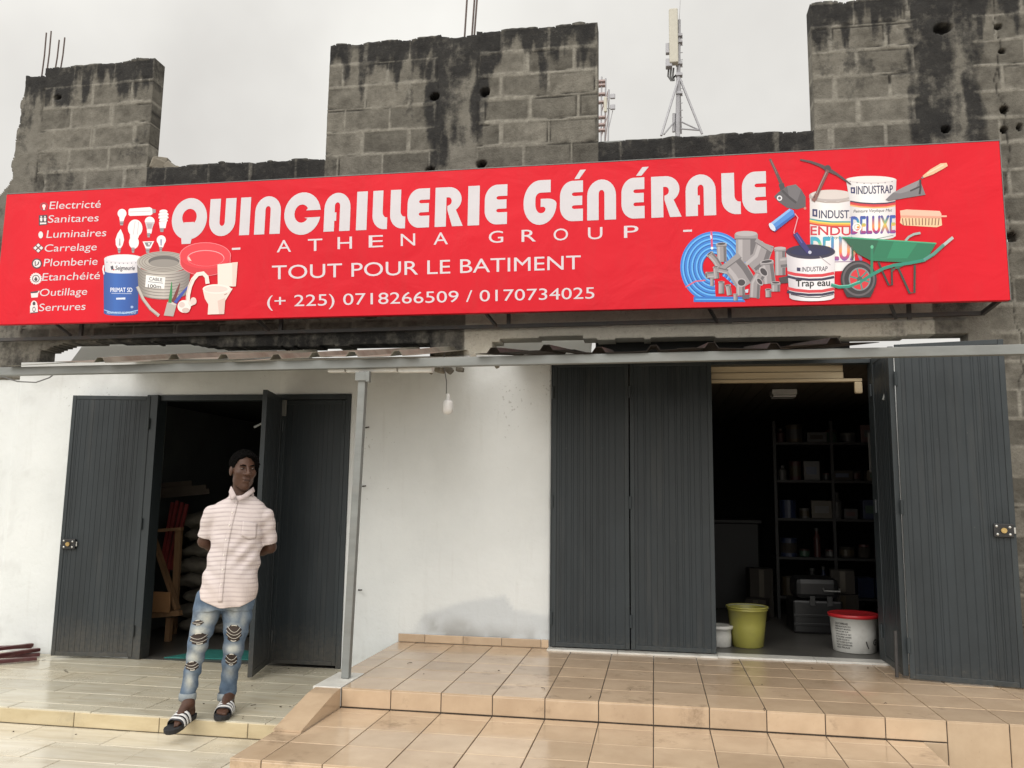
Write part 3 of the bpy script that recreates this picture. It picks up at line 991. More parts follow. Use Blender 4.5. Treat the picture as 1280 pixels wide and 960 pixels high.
def leaf(hx, hy, ex, ey, z0, h, lock=None, ring=(), bolt=False, label=None, hinge_at_start=True, frame_w=0.035):
    """Gate leaf from (hx,hy) to (ex,ey); front is to the right-hand side seen from start to end reversed (-y in local)."""
    dv = Vector((ex - hx, ey - hy, 0))
    w = dv.length
    M = Matrix.Translation((hx, hy, z0)) @ Matrix.Rotation(math.atan2(dv.y, dv.x), 4, 'Z')
    fr = MB()
    t = 0.038
    fr.box((0, -t / 2, 0), (frame_w, t / 2, h), 0.003)
    fr.box((w - frame_w, -t / 2, 0), (w, t / 2, h), 0.003)
    fr.box((frame_w + 0.0005, -t / 2 + 0.001, 0), (w - frame_w - 0.0005, t / 2 - 0.001, frame_w), 0.003)
    fr.box((frame_w + 0.0005, -t / 2 + 0.001, h - frame_w), (w - frame_w - 0.0005, t / 2 - 0.001, h), 0.003)
    fo = fr.xf(M).build('gate_leaf', M_GATE_FRAME, shop)
    if label:
        fo['label'] = label
    pn = MB().add(*ribbed(w - 2 * frame_w - 0.002, h - 2 * frame_w - 0.002))
    pn.xf(M @ Matrix.Translation((frame_w + 0.001, -t / 2 + 0.005, frame_w + 0.001))).build('ribbed_sheet', M_GATE, fo)
    bk = MB().box((frame_w, t / 2 - 0.006, frame_w), (w - frame_w, t / 2 - 0.003, h - frame_w))
    bk.xf(M).build('back_sheet', M_GATE, fo)
    if lock:
        lx, lz = lock
        k = MB().box((lx - 0.06, -t / 2 - 0.022, lz - 0.045), (lx + 0.06, -t / 2 - 0.001, lz + 0.045), 0.004).xf(M).build('lock_case', M_BLACK, fo)
        c = MB()
        c.tube([(lx - 0.0, -t / 2 - 0.021, lz), (lx, -t / 2 - 0.038, lz)], 0.018, 16)
        c.xf(M).build('lock_cylinder', M_BRASS, fo, smooth=False)
        for ddx, ddz in ((-0.042, 0.028), (0.036, 0.022), (0.036, -0.026), (-0.038, -0.026)):
            MB().ball((lx + ddx, -t / 2 - 0.022, lz + ddz), (0.009, 0.006, 0.009)).xf(M).build('lock_screw', M_NICKEL, fo)
        c = MB()
        c.box((lx + 0.058, -t / 2 - 0.012, lz - 0.02), (lx + 0.072, -t / 2 - 0.002, lz + 0.02), 0.002)
        c.xf(M).build('lock_bolt', M_NICKEL, fo)
    for rx, rz, side in ring:
        MB().torus((rx, side * (t / 2 + 0.008), rz), 0.026, 0.006, (0, 1, 0)).xf(M).build('ring_handle', M_NICKEL, fo, smooth=True)
    hx_ = 0.0 if hinge_at_start else w
    for q in (0.22, h / 2, h - 0.25):
        MB().tube([(hx_, -t / 2 - 0.005, q - 0.05), (hx_, -t / 2 - 0.005, q + 0.05)], 0.011, 8).xf(M).build('hinge', M_GATE_FRAME, fo)
    return fo


# left doorway frame
b = MB()
b.box((-4.565, WALL_Y - 0.045, 0), (-4.455, WALL_Y + 0.1, 2.333), 0.003)
b.box((-2.665, WALL_Y - 0.012, 0), (-2.622, WALL_Y + 0.1, 2.333), 0.003)
b.box((-4.454, WALL_Y - 0.010, 2.285), (-2.666, WALL_Y + 0.098, 2.333), 0.003)
b.build('door_frame', M_GATE_FRAME, shop)
leaf(-5.235, 6.755, -4.53, 6.868, 0.02, 2.30, lock=(0.085, 0.985 - 0.02), hinge_at_start=False, label='dark grey gate leaf folded back against the white wall, with a lock')
leaf(-3.262, 6.915, -2.668, 6.915, 0.02, 2.26, hinge_at_start=False, label='closed dark grey gate leaf at the right of the left doorway')
lf = leaf(-3.148, 6.322, -3.275, 6.890, 0.02, 2.28, ring=((0.1, 1.52, 1), (0.1, 0.42, 1), ), hinge_at_start=False, label='dark grey gate leaf standing open edge-on in the left doorway', frame_w=0.05)
# sliding bolt rod on the open leaf's top
p0 = at(333, 500, 6.4)
MB().tube([at(334, 497, 6.36), at(332, 527, 6.36), at(318, 534, 6.36)], 0.010, 8).build('bolt_rod', M_STEEL, lf)
b = MB()
c1 = at(355, 510, 6.88)
b.box((c1.x - 0.02, 6.868, c1.z - 0.07), (c1.x + 0.02, 6.893, c1.z + 0.07), 0.002).build('hinge_plate', M_STEEL, lf)

# right gate: frame and four leaves
b = MB()
b.box((-0.85, WALL_Y - 0.012, TER_Z + 0.014), (-0.815, WALL_Y + 0.1, 2.583), 0.003)
b.box((1.70, WALL_Y - 0.012, TER_Z + 0.014), (1.738, WALL_Y + 0.1, 2.583), 0.003)
b.box((-0.814, WALL_Y - 0.010, 2.55), (1.699, WALL_Y + 0.098, 2.583), 0.003)
b.build('door_frame', M_GATE_FRAME, shop)
GZ = TER_Z + 0.022
leaf(-0.832, 6.875, -0.205, 6.875, GZ, 2.31, label='closed dark grey gate leaf beside the white wall')
leaf(-0.195, 6.875, 0.465, 6.875, GZ, 2.31, label='closed dark grey gate leaf beside the dark opening')
lf3 = leaf(1.712, 6.86, 1.700, 6.315, GZ, 2.31, label='dark grey gate leaf standing open edge-on beside the red lidded bucket', frame_w=0.05)
lf4 = leaf(1.722, 6.305, 2.395, 6.155, GZ - 0.012, 2.33, lock=(0.615, 1.02), label='dark grey gate leaf swung wide open at the right, with a lock')
for pts in ([at(1108, 447, 6.5), at(1110, 480, 6.5), at(1104, 500, 6.5)],):
    MB().tube(pts, 0.009, 8).build('bolt_rod', M_STEEL, lf3)
a, b2 = at(1124, 788, 6.33), at(1126, 846, 6.33)
MB().tube([a + Vector((-0.03, -0.02, 0)), b2 + Vector((-0.03, -0.02, 0))], 0.012, 8).build('bolt_rod', M_DARKSTEEL, lf3)

# pale tarpaulin showing between the beam and the sheets, behind the wall line
M_TARP, n, l, p = new_mat('white_tarpaulin')
p.inputs['Base Color'].default_value = (0.75, 0.75, 0.72, 1)
p.inputs['Roughness'].default_value = 0.5
tl = N(n, l, 'ShaderNodeBsdfTranslucent', Color=(0.8, 0.8, 0.77, 1))
mxs = n.new('ShaderNodeMixShader')
mxs.inputs[0].default_value = 0.7
l.new(p.outputs[0], mxs.inputs[1])
l.new(tl.outputs[0], mxs.inputs[2])
l.new(mxs.outputs[0], n['Material Output'].inputs['Surface'])


def crumple(x0, x1, z0, z1, y, seed, nx=60, nz=10, amp=0.05):
    h = noise2((nz, nx), 9, 3, seed)
    e = noise2((1, nx), 10, 3, seed + 1)[0]
    vs = []
    for j in range(nz):
        for i in range(nx):
            t = j / (nz - 1)
            vs.append((x0 + (x1 - x0) * i / (nx - 1), y - h[j, i] * amp + t * 0.22, z0 + (z1 - z0 - 0.05 * e[i]) * t))
    fs = [(j * nx + i, j * nx + i + 1, (j + 1) * nx + i + 1, (j + 1) * nx + i) for j in range(nz - 1) for i in range(nx - 1)]
    return vs, fs


tp = thing('tarpaulin', 'crumpled white tarpaulin lying under the dark beam above the left doorway', 'tarpaulin', (-4.6, 7.35, 2.7))
o = link_mesh('sheet', *crumple(-5.75, -3.2, 2.66, 2.96, 7.3, 5), M_TARP, tp, smooth=True)
o.modifiers.new('thickness', 'SOLIDIFY').thickness = 0.004
tp2 = thing('tarpaulin', 'scrap of white tarpaulin glimpsed in the gap beside the column above the white wall', 'tarpaulin', (-1.0, 7.35, 2.7))
o = link_mesh('sheet', *crumple(-1.45, -0.55, 2.66, 2.93, 7.3, 15), M_TARP, tp2, smooth=True)
o.modifiers.new('thickness', 'SOLIDIFY').thickness = 0.004
MB().box((-0.5, 7.2, 2.62), (1.62, 7.24, 3.0)).build('gap_blocker', M_ROOMB, shop)  # dark board added to block the sky light coming through the gap
# flat roof deck of the ground floor behind the wall
rd = MB().box((-6.3, 7.62, 2.62), (4.3, 13.3, 2.70))
rd.build('roof_deck', M_CONC, shop)

# --- canopy: front tube, post, corrugated sheets
canopy = thing('canopy', 'narrow corrugated metal canopy on a grey steel tube and one post', 'canopy', (-2.03, 5.45, 0))
b = MB()
ba, bb = Vector((-8.2, 5.45, 2.31)), Vector((4.5, 5.45, 2.405))
b.bar(ba, bb, 0.05, 0.062, bev=0.004)
b.build('front_tube', M_STEEL, canopy)
b = MB()
pt = at(455, 478, 5.45)
b.bar((-2.03, 5.45, TER_Z + 0.003), (-1.99, 5.45, 2.30), 0.052, 0.052, up=(0, 1, 0), bev=0.003)
b.build('post', M_STEEL, canopy)
b = MB().box((-2.035, 5.41, 2.235), (-1.94, 5.418, 2.295), 0.002)
b.box((-1.955, 5.40, 2.225), (-1.93, 5.44, 2.30), 0.002)
b.build('post_bracket', M_STEEL, canopy)
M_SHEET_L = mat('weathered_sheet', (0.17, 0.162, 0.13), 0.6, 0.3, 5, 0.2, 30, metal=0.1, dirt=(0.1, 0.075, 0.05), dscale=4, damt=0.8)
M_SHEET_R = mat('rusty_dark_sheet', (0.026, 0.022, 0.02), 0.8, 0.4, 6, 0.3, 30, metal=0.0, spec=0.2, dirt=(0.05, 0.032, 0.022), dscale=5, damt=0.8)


def corrugated(x0, x1, m, seed, ribs, slope=0.2):
    rr = random.Random(seed)
    prof = [(x0, 0.0)]
    for r in ribs:
        if x0 + 0.05 < r < x1 - 0.05:
            prof += [(r - 0.045, 0.0), (r - 0.02, 0.036), (r + 0.02, 0.036), (r + 0.045, 0.0)]
    prof.append((x1, 0.0))
    prof2 = []
    for (a, za), (b_, zb) in zip(prof, prof[1:]):
        k = max(1, int((b_ - a) / 0.06))
        prof2 += [(a + (b_ - a) * i / k, za + (zb - za) * i / k) for i in range(k)]
    prof2.append(prof[-1])
    rows = 9
    vs, fs = [], []
    n = len(prof2)
    e = [rr.uniform(-0.006, 0.008) for _ in range(n)]
    y0 = 5.37 + rr.uniform(-0.015, 0.03)
    dzz = rr.uniform(-0.004, 0.008)
    for j in range(rows):
        t = j / (rows - 1)
        y = y0 + (6.93 - y0) * t
        for i, (x, z) in enumerate(prof2):
            base = 2.345 + (x + 8.2) / 12.7 * 0.095 + 0.014
            wob_ = 0.008 * math.sin(x * 5 + seed) * (1 - t) + (rr.uniform(-0.0008, 0.0008))
            vs.append((x, y + (e[i] * 0.35 if j == 0 else 0), base + dzz + z + (y - 5.42) * slope + wob_))
    for j in range(rows - 1):
        for i in range(n - 1):
            fs.append((j * n + i, j * n + i + 1, (j + 1) * n + i + 1, (j + 1) * n + i))
    o = link_mesh('corrugated_sheet', vs, fs, m, canopy)
    o.modifiers.new('thickness', 'SOLIDIFY').thickness = 0.003
    return o


ribsL = [at(p, 450, 5.45).x for p in (-100, -40, 18, 77, 135, 196, 226, 287, 350, 398, 445, 500)]
ribsR = [at(p, 442, 5.45).x for p in (620, 685, 749, 817, 889, 966, 1040, 1110, 1180, 1250, 1330)]
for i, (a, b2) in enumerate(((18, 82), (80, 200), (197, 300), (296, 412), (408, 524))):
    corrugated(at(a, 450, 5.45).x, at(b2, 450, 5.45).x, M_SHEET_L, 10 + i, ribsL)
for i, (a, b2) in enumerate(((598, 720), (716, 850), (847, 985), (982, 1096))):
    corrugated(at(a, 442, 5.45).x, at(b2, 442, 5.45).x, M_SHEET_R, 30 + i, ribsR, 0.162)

# white trunking pieces under the tube
trunk = thing('cable_trunking', 'short white plastic trunking pieces under the grey canopy tube', 'trunking', (-1.9, 5.5, 2.3))
for a, b2 in ((411, 432), (434, 497), (499, 541)):
    p, q = at(a, 462, 5.5), at(b2, 461, 5.5)
    MB().box((p.x, 5.475, p.z - 0.022), (q.x, 5.525, p.z + 0.018), 0.004).build('trunking_piece', M_WHITEPVC, trunk)
lump = MB()
for (px, py, s) in ((550, 463, 0.035), (560, 461, 0.045), (538, 465, 0.02), (600, 451, 0.05), (575, 462, 0.03), (620, 455, 0.03), (590, 449, 0.04)):
    p = at(px, py, 6.6)
    lump.box((-s, -s, -s * 0.6), (s, s, s * 0.6), s * 0.3, Matrix.Translation(p) @ Matrix.Rotation(px, 4, 'Y') @ Matrix.Rotation(px * 2, 4, 'Z'))
lump.build('rubble', M_CONC, shop)

# bulb on its wire
blb = thing('hanging_bulb', 'white light bulb hanging unlit on a short wire before the white wall', 'light bulb', at(559, 470, 6.3))
p0, p1 = at(555.5, 440, 6.3), at(558, 493, 6.3)
MB().tube([p0, p0.lerp(p1, 0.35) + Vector((-0.008, 0, 0)), p0.lerp(p1, 0.7) + Vector((0.006, 0, 0)), p1], 0.004, 6).build('wire', M_WIRE, blb)
M_BULB = mat('opal_bulb', (0.8, 0.8, 0.8), 0.25, 0.02, bump=0)
c = at(559.5, 507, 6.3)
MB().lathe([(0.012, 0.095), (0.017, 0.09), (0.018, 0.055), (0.022, 0.05), (0.024, 0.042)], c, 20).build('lamp_holder', M_WHITEPVC, blb, smooth=True)
MB().lathe([(0.024, 0.044), (0.036, 0.036), (0.042, 0.02), (0.044, -0.03), (0.040, -0.052), (0.025, -0.066), (0.004, -0.07)], c, 24).build('glass_bulb', M_BULB, blb, smooth=True)

# loose wire at the left end
MB().tube([at(0, 470, 6.7), at(22, 477, 6.75), at(45, 478, 6.8), at(62, 472, 6.82), at(72, 464, 6.8)], 0.006, 6).build('cable', M_WIRE)
tag(bpy.data.objects['cable'], 'thin dark cable sagging under the canopy at the left end of the wall', 'cable', None)

# ------------------------------------------------------------------ the shop sign
SIGN_Y = 6.6
SX0, SX1, SZ0, SZ1 = -6.01, 2.64, 2.965, 4.22
sign = thing('shop_sign', 'long red printed shop sign QUINCAILLERIE GÉNÉRALE across the block wall', 'shop sign', (-1.7, SIGN_Y, 2.9))


def red_mat():
    m, n, l, p = new_mat('red_printed_vinyl')
    tc = N(n, l, 'ShaderNodeTexCoord')
    n1 = N(n, l, 'ShaderNodeTexNoise', Vector=tc.outputs['Object'], Scale=0.7, Detail=4.0)
    c = ramp(n, l, n1.outputs['Fac'], [(0.3, (0.58, 0.010, 0.022)), (0.7, (0.66, 0.013, 0.026))])
    l.new(c, p.inputs['Base Color'])
    p.inputs['Roughness'].default_value = 0.42
    p.inputs['Specular IOR Level'].default_value = 0.14
    mpd = N(n, l, 'ShaderNodeMapping', Vector=tc.outputs['Object'], Scale=(1.0, 1.0, 0.25))
    nd = N(n, l, 'ShaderNodeTexNoise', Vector=mpd.outputs[0], Scale=7.0, Detail=8.0, Roughness=0.65)
    dd = mixc(n, l, ramp(n, l, nd.outputs['Fac'], [(0.5, (0, 0, 0)), (0.8, (0.16,) * 3)]), c, (0.36, 0.06, 0.055))     # dust and rain marks
    l.new(dd, p.inputs['Base Color'])
    n2 = N(n, l, 'ShaderNodeTexNoise', Vector=tc.outputs['Object'], Scale=1.9, Detail=4.0, Distortion=0.6)
    b = N(n, l, 'ShaderNodeBump', Strength=0.5, Distance=0.04, Height=n2.outputs['Fac'])
    l.new(b.outputs[0], p.inputs['Normal'])
    return m


b = MB()
# vinyl skin with very slight quilting, as a subdivided box
b.box((SX0, SIGN_Y, SZ0), (SX1, SIGN_Y + 0.05, SZ1), 0.004)
b.build('panel', red_mat(), sign)
b = MB()
b.box((SX0, SIGN_Y - 0.002, SZ1 + 0.001), (SX1, SIGN_Y + 0.052, SZ1 + 0.008), 0.002)
b.box((SX1 + 0.001, SIGN_Y - 0.002, SZ0 + 0.0), (SX1 + 0.005, SIGN_Y + 0.052, SZ1 + 0.008), 0.001)
b.build('trim', M_STEEL, sign)
b = MB()
zb = 2.905
b.bar((-6.2, 6.86, 2.875), (2.53, 6.86, 2.925), 0.035, 0.03)
for xx in (-5.3, -3.3, -1.22, 0.62, 2.0):
    b.bar((xx, 6.86, 2.89), (xx, 6.86, 4.1), 0.03, 0.03)
    b.bar((xx - 0.1, 6.86, 2.90), (xx - 0.22, 6.64, 3.05), 0.022, 0.022)
    b.bar((xx, 6.84, 3.9), (xx, 6.66, 3.9), 0.03, 0.03)
b.bar((2.53, 6.86, 2.92), (2.6, 6.66, 2.99), 0.03, 0.03)
for xx in (-5.75, -1.3, 2.5):
    b.bar((xx, 6.66, SZ0 + 0.02), (xx, 6.66, SZ1 - 0.02), 0.03, 0.03)
b.build('support_frame', M_DARKSTEEL, sign)

m_ink, n, l, p, a_ = mat_attr('printed_ink', 'ink')
l.new(a_.outputs['Color'], p.inputs['Base Color'])
p.inputs['Roughness'].default_value = 0.4
nzt = N(n, l, 'ShaderNodeTexNoise', Scale=2.0)


class Ink:
    """Printed picture: coloured shapes on the sign face, later layers a fraction of a millimetre proud."""
    def __init__(self, T=None, lay=0):
        self.v, self.f, self.c, self.k = [], [], [], 1 + 60 * lay
        self.T = T or (lambda x, y: (x, y))

    def _p(self, pt):
        q = at(*self.T(*pt), SIGN_Y)
        return (q.x, SIGN_Y - 0.0012 - 0.00002 * self.k, q.z)

    def poly(self, pts, col):
        vs = [self._p(q) for q in pts]
        n = len(self.v)
        tri = tessellate_polygon([[Vector((v[0], v[2], 0)) for v in vs]])
        for t in tri:
            a, b_, c = [vs[i] for i in t]
            cr = (b_[0] - a[0]) * (c[2] - a[2]) - (b_[2] - a[2]) * (c[0] - a[0])
            self.f.append(tuple(n + i for i in (t if cr > 0 else t[::-1])))
        self.v += vs
        self.c += [rgb(*col)] * len(vs)
        self.k += 1
        return self

    def ell(self, cx, cy, rx, ry, col, a0=0, a1=360, n=32, rot=0):
        pts = []
        cr, sr = math.cos(math.radians(rot)), math.sin(math.radians(rot))
        for i in range(n):
            t = math.radians(a0 + (a1 - a0) * i / (n if a1 - a0 == 360 else n - 1))
            x, y = rx * math.cos(t), ry * math.sin(t)
            pts.append((cx + x * cr - y * sr, cy + x * sr + y * cr))
        return self.poly(pts, col)

    def ring(self, cx, cy, rx, ry, w, col, a0=0, a1=360, n=40):
        o = [(cx + rx * math.cos(math.radians(a0 + (a1 - a0) * i / n)), cy + ry * math.sin(math.radians(a0 + (a1 - a0) * i / n))) for i in range(n + 1)]
        return self.line(o, w, col)

    def line(self, pts, w, col):
        n = len(self.v)
        m_ = len(pts)
        ws = w if isinstance(w, (list, tuple)) else [w] * m_
        for i, p_ in enumerate(pts):
            a = Vector(pts[max(i - 1, 0)])
            b_ = Vector(pts[min(i + 1, m_ - 1)])
            t = (b_ - a).normalized() if (b_ - a).length else Vector((1, 0))
            nn = Vector((-t.y, t.x)) * ws[i] / 2
            self.v.append(self._p((p_[0] + nn.x, p_[1] + nn.y)))
            self.v.append(self._p((p_[0] - nn.x, p_[1] - nn.y)))
        for i in range(m_ - 1):
            self.f.append((n + 2 * i, n + 2 * i + 1, n + 2 * i + 3, n + 2 * i + 2))
        self.c += [rgb(*col)] * (2 * m_)
        self.k += 1
        return self

    def cyl(self, xl, xr, yt, yb, bow, cols, n=16, xl2=None, xr2=None, bow2=None):
        """Printed cylinder side: cols interpolated left to right; bow = sag of the rims."""
        xl2 = xl if xl2 is None else xl2
        xr2 = xr if xr2 is None else xr2
        bow2 = bow if bow2 is None else bow2
        k = len(self.v)
        for i in range(n + 1):
            t = i / n
            s = math.sqrt(max(0, 1 - (2 * t - 1) ** 2))
            self.v.append(self._p((xl + (xr - xl) * t, yt + bow * s)))
            self.v.append(self._p((xl2 + (xr2 - xl2) * t, yb + bow2 * s)))
            q = t * (len(cols) - 1)
            j = min(int(q), len(cols) - 2)
            c = [cols[j][m_] + (cols[j + 1][m_] - cols[j][m_]) * (q - j) for m_ in range(3)]
            self.c += [rgb(*c)] * 2
        for i in range(n):
            self.f.append((k + 2 * i, k + 2 * i + 1, k + 2 * i + 3, k + 2 * i + 2))
        self.k += 1
        return self

    def text(self, s, box, col, bold=0.0, shear=0.0, cols=None, slope=0.0):
        """Text fitted into box (x0, y0, x1, y1) in this picture's pixels; cols: colours top to bottom."""
        vs, fs = text_geo(s, 0.0, shear)
        x0, y0, x1, y1 = box
        if bold > 0 and not getattr(self, '_again', False):
            self._again = True
            e = bold * 0.55 * (y1 - y0)
            for ox, oy in ((-e, 0), (e, 0), (0, -e), (0, e)):
                self.text(s, (x0 + ox, y0 + oy, x1 + ox, y1 + oy), col, bold, shear, cols, slope)
            self._again = False
            return self
        n = len(self.v)
        for (u, v) in vs:
            x = x0 + (x1 - x0) * u
            self.v.append(self._p((x, y1 + (y0 - y1) * v + slope * (x - x0))))
            if cols:
                q = (1 - v) * (len(cols) - 1)
                j = max(0, min(int(q), len(cols) - 2))
                c = [cols[j][m_] + (cols[j + 1][m_] - cols[j][m_]) * (q - j) for m_ in range(3)]
                self.c.append(rgb(*[min(255, max(0, t)) for t in c]))
            else:
                self.c.append(rgb(*col))
        self.f += [tuple(n + i for i in f) for f in fs]
        self.k += 1
        return self

    def build(self, name):
        o = link_mesh(name, self.v, self.f, m_ink, sign)
        # all faces look at the street
        me = o.data
        flip = [p_.index for p_ in me.polygons if p_.normal.y > 0]
        for i in flip:
            me.polygons[i].flip()
        a = me.color_attributes.new('ink', 'FLOAT_COLOR', 'POINT')
        a.data.foreach_set('color', [x for c in self.c for x in (*c, 1.0)])
        return o


_tcache = {}


def text_geo(s, bold=0.0, shear=0.0, spacing=1.0):
    """Outline text from Blender's built-in font as (u, v) in 0..1 of its own bounds (v relative to cap height/baseline)."""
    key = (s, bold, shear, spacing)
    if key in _tcache:
        return _tcache[key]
    cu = bpy.data.curves.new('lettering_outline', 'FONT')
    cu.body = s
    cu.size = 1
    cu.offset = bold
    cu.shear = shear
    cu.space_character = spacing
    cu.resolution_u = 4
    ob = bpy.data.objects.new('lettering_outline', cu)
    COL.objects.link(ob)
    dg = bpy.context.evaluated_depsgraph_get()
    me = bpy.data.meshes.new_from_object(ob.evaluated_get(dg))
    vs = [(v.co.x, v.co.y) for v in me.vertices]
    fs = [tuple(p_.vertices) for p_ in me.polygons]
    bpy.data.objects.remove(ob)
    bpy.data.meshes.remove(me)
    bpy.data.curves.remove(cu)
    xs_ = [v[0] for v in vs]
    ys_ = [v[1] for v in vs]
    x0, x1, y0, y1 = min(xs_), max(xs_), min(ys_), max(ys_)
    vs = [((x - x0) / (x1 - x0), (y - y0) / (y1 - y0)) for x, y in vs]
    _tcache[key] = (vs, fs)
    return vs, fs


WHITE = (208, 198, 203)
M_LETTER = mat('white_vinyl', (0.57, 0.545, 0.575), 0.4, 0.03, bump=0)


# title: heavy rounded capitals drawn as outlines in a unit box
def arc(cx, cy, rx, ry, a0, a1, n=14):
    return [(cx + rx * math.cos(math.radians(a0 + (a1 - a0) * i / n)), cy + ry * math.sin(math.radians(a0 + (a1 - a0) * i / n))) for i in range(n + 1)]


def glyph(ch):
    """Outlines (list of polygons) in a unit box, y up."""
    w = 0.40
    if ch == 'I':
        return [[(0, 0), (1, 0), (1, 1), (0, 1)]]
    if ch == 'U':
        return [[(0, 1)] + arc(0.5, 0.40, 0.5, 0.40, 180, 360) + [(1, 1), (1 - w, 1)] + arc(0.5, 0.37, 0.10, 0.10, 360, 180) + [(w, 1)]]
    if ch == 'N':
        return [[(1, 0)] + arc(0.5, 0.60, 0.5, 0.40, 0, 180) + [(0, 0), (w, 0)] + arc(0.5, 0.64, 0.10, 0.10, 180, 0) + [(1 - w, 0)]]
    if ch == 'A':
        return [[(1, 0)] + arc(0.5, 0.60, 0.5, 0.40, 0, 180) + [(0, 0), (w, 0), (w, 0.27), (0.47, 0.27), (0.47, 0.49), (w, 0.49)] + arc(0.5, 0.66, 0.10, 0.09, 180, 0) + [(0.6, 0)]]
    if ch == 'L':
        return [[(0, 1)] + arc(0.82, 0.36, 0.82, 0.36, 180, 262) + [(1.0, 0), (1.0, 0.30)] + arc(0.95, 0.45, 0.27, 0.15, 265, 180) + [(0.68, 1)]]
    if ch == 'C':
        return [arc(0.5, 0.5, 0.5, 0.5, 8, 180) + arc(0.5, 0.5, 0.5, 0.5, 180, 349, 14) + [(0.55, 0.40)] + arc(0.5, 0.5, 0.21, 0.21, 320, 40, 14)[::1][0:0] + arc(0.47, 0.5, 0.19, 0.20, 330, 30, 16)[0:0] + arc(0.48, 0.5, 0.20, 0.215, 325, 35, 16) + [(0.6, 0.57)]]
    if ch == 'E':
        return [[(1, 0.0), (1, 0.30), (0.62, 0.30)] + arc(0.62, 0.345, 0.10, 0.045, 270, 90, 6) + [(0.97, 0.39), (0.97, 0.62), (0.62, 0.62)] + arc(0.62, 0.665, 0.10, 0.045, 270, 90, 6) + [(1, 0.71), (1, 1), (0.62, 1)] + arc(0.55, 0.62, 0.55, 0.38, 90, 180) + arc(0.55, 0.36, 0.55, 0.36, 180, 270) + [(0.62, 0)]]
    if ch == 'R':
        return [[(0, 0), (0, 1), (0.48, 1)] + arc(0.48, 0.68, 0.46, 0.32, 90, -55) + [(1, 0), (0.62, 0), (0.44, 0.42), (0.44, 0.52)] + arc(0.48, 0.64, 0.11, 0.10, -60, 100, 8) + [(0.40, 0.74), (0.40, 0)]]
    if ch == 'G':
        return [[(0.82, 1.0), (0.62, 1.0)] + arc(0.50, 0.5, 0.50, 0.5, 90, 180) + arc(0.50, 0.46, 0.50, 0.46, 180, 360)[0:] + arc(0.72, 0.46, 0.28, 0.12, 0, 90, 6) + [(0.52, 0.58), (0.52, 0.40), (0.62, 0.40)] + arc(0.60, 0.36, 0.10, 0.06, 40, -60, 5)[0:0] + arc(0.55, 0.36, 0.12, 0.10, 0, -90, 5) + arc(0.52, 0.46, 0.16, 0.20, 270, 180, 6) + arc(0.52, 0.58, 0.16, 0.14, 180, 90, 6) + [(0.82, 0.72)]]
    if ch == "'":
        return [[(0.0, 0.0), (0.42, 0.0), (1.0, 1.0), (0.5, 1.0)]]


TOP_Z, BOT_Z = at(306, 247, SIGN_Y).z, at(303, 294, SIGN_Y).z
t2, b2_ = at(945, 214.5, SIGN_Y).z, at(943, 267, SIGN_Y).z
TOP_Z, BOT_Z = (TOP_Z + t2) / 2, (BOT_Z + b2_) / 2
tv, tf = [], []


def put_poly(poly, x0, x1, z0, z1, off=0.0016):
    n = len(tv)
    vs = [(x0 + (x1 - x0) * u, SIGN_Y - off, z0 + (z1 - z0) * v) for u, v in poly]
    tri = tessellate_polygon([[Vector((v[0], v[2], 0)) for v in vs]])
    for t in tri:
        a, b_, c = [vs[i] for i in t]
        cr = (b_[0] - a[0]) * (c[2] - a[2]) - (b_[2] - a[2]) * (c[0] - a[0])
        tf.append(tuple(n + i for i in (t if cr > 0 else t[::-1])))
    tv.extend(vs)


LET = [('U', 262, 294.5, 271), ('I', 300.3, 312.8, 270), ('N', 319, 351, 268), ('C', 355.5, 401, 267), ('A', 405.5, 438, 265), ('I', 445.8, 459, 264),
       ('L', 466, 484.5, 262), ('L', 488, 507, 261), ('E', 509.5, 537, 259), ('R', 544, 579, 258), ('I', 585, 599.4, 257), ('E', 606, 634, 255),
       ('G', 654.5, 695.7, 253), ('E', 700, 728.7, 252), ('N', 734, 770, 250), ('E', 776.8, 805.6, 249), ('R', 814, 851.7, 247), ('A', 857, 894.8, 245), ('L', 902, 925.6, 243), ('E', 927.5, 958, 241)]
for ch, xa, xb, ym in LET:
    over = 0.02 if ch in 'CG' else 0.0
    for poly in glyph(ch):
        put_poly(poly, at(xa, ym, SIGN_Y).x, at(xb, ym, SIGN_Y).x, BOT_Z - over, TOP_Z + over)
# the Q: a ring with a keyhole tail
qa, qb = at(215, 274, SIGN_Y).x, at(258.8, 273, SIGN_Y).x
qz1, qz0 = TOP_Z + 0.02, BOT_Z - 0.02
for q0, q1 in ((-50, 90), (90, 230)):
    put_poly(arc(0.5, 0.5, 0.5, 0.5, q0, q1, 18) + arc(0.5, 0.54, 0.205, 0.20, q1, q0, 14), qa, qb, qz0, qz1)
put_poly(arc(0.5, 0.5, 0.5, 0.5, 229, 311, 12) + [(0.64, 0.385), (0.64, 0.42), (0.36, 0.42), (0.36, 0.385)], qa, qb, qz0, qz1, 0.0019)
put_poly([(0.33, -0.10), (0.58, -0.10), (0.62, 0.1), (0.30, 0.1)], qa, qb, qz0, qz1, 0.0022)
for xa, xb, ya, yb in ((720 - 2, 732.5, 212, 224), (795, 811, 208.5, 220)):
    a, b_ = at(xa, yb, SIGN_Y), at(xb, ya, SIGN_Y)
    put_poly(glyph("'")[0], a.x, b_.x, a.z, b_.z)
link_mesh('title_lettering', tv, tf, M_LETTER, sign)

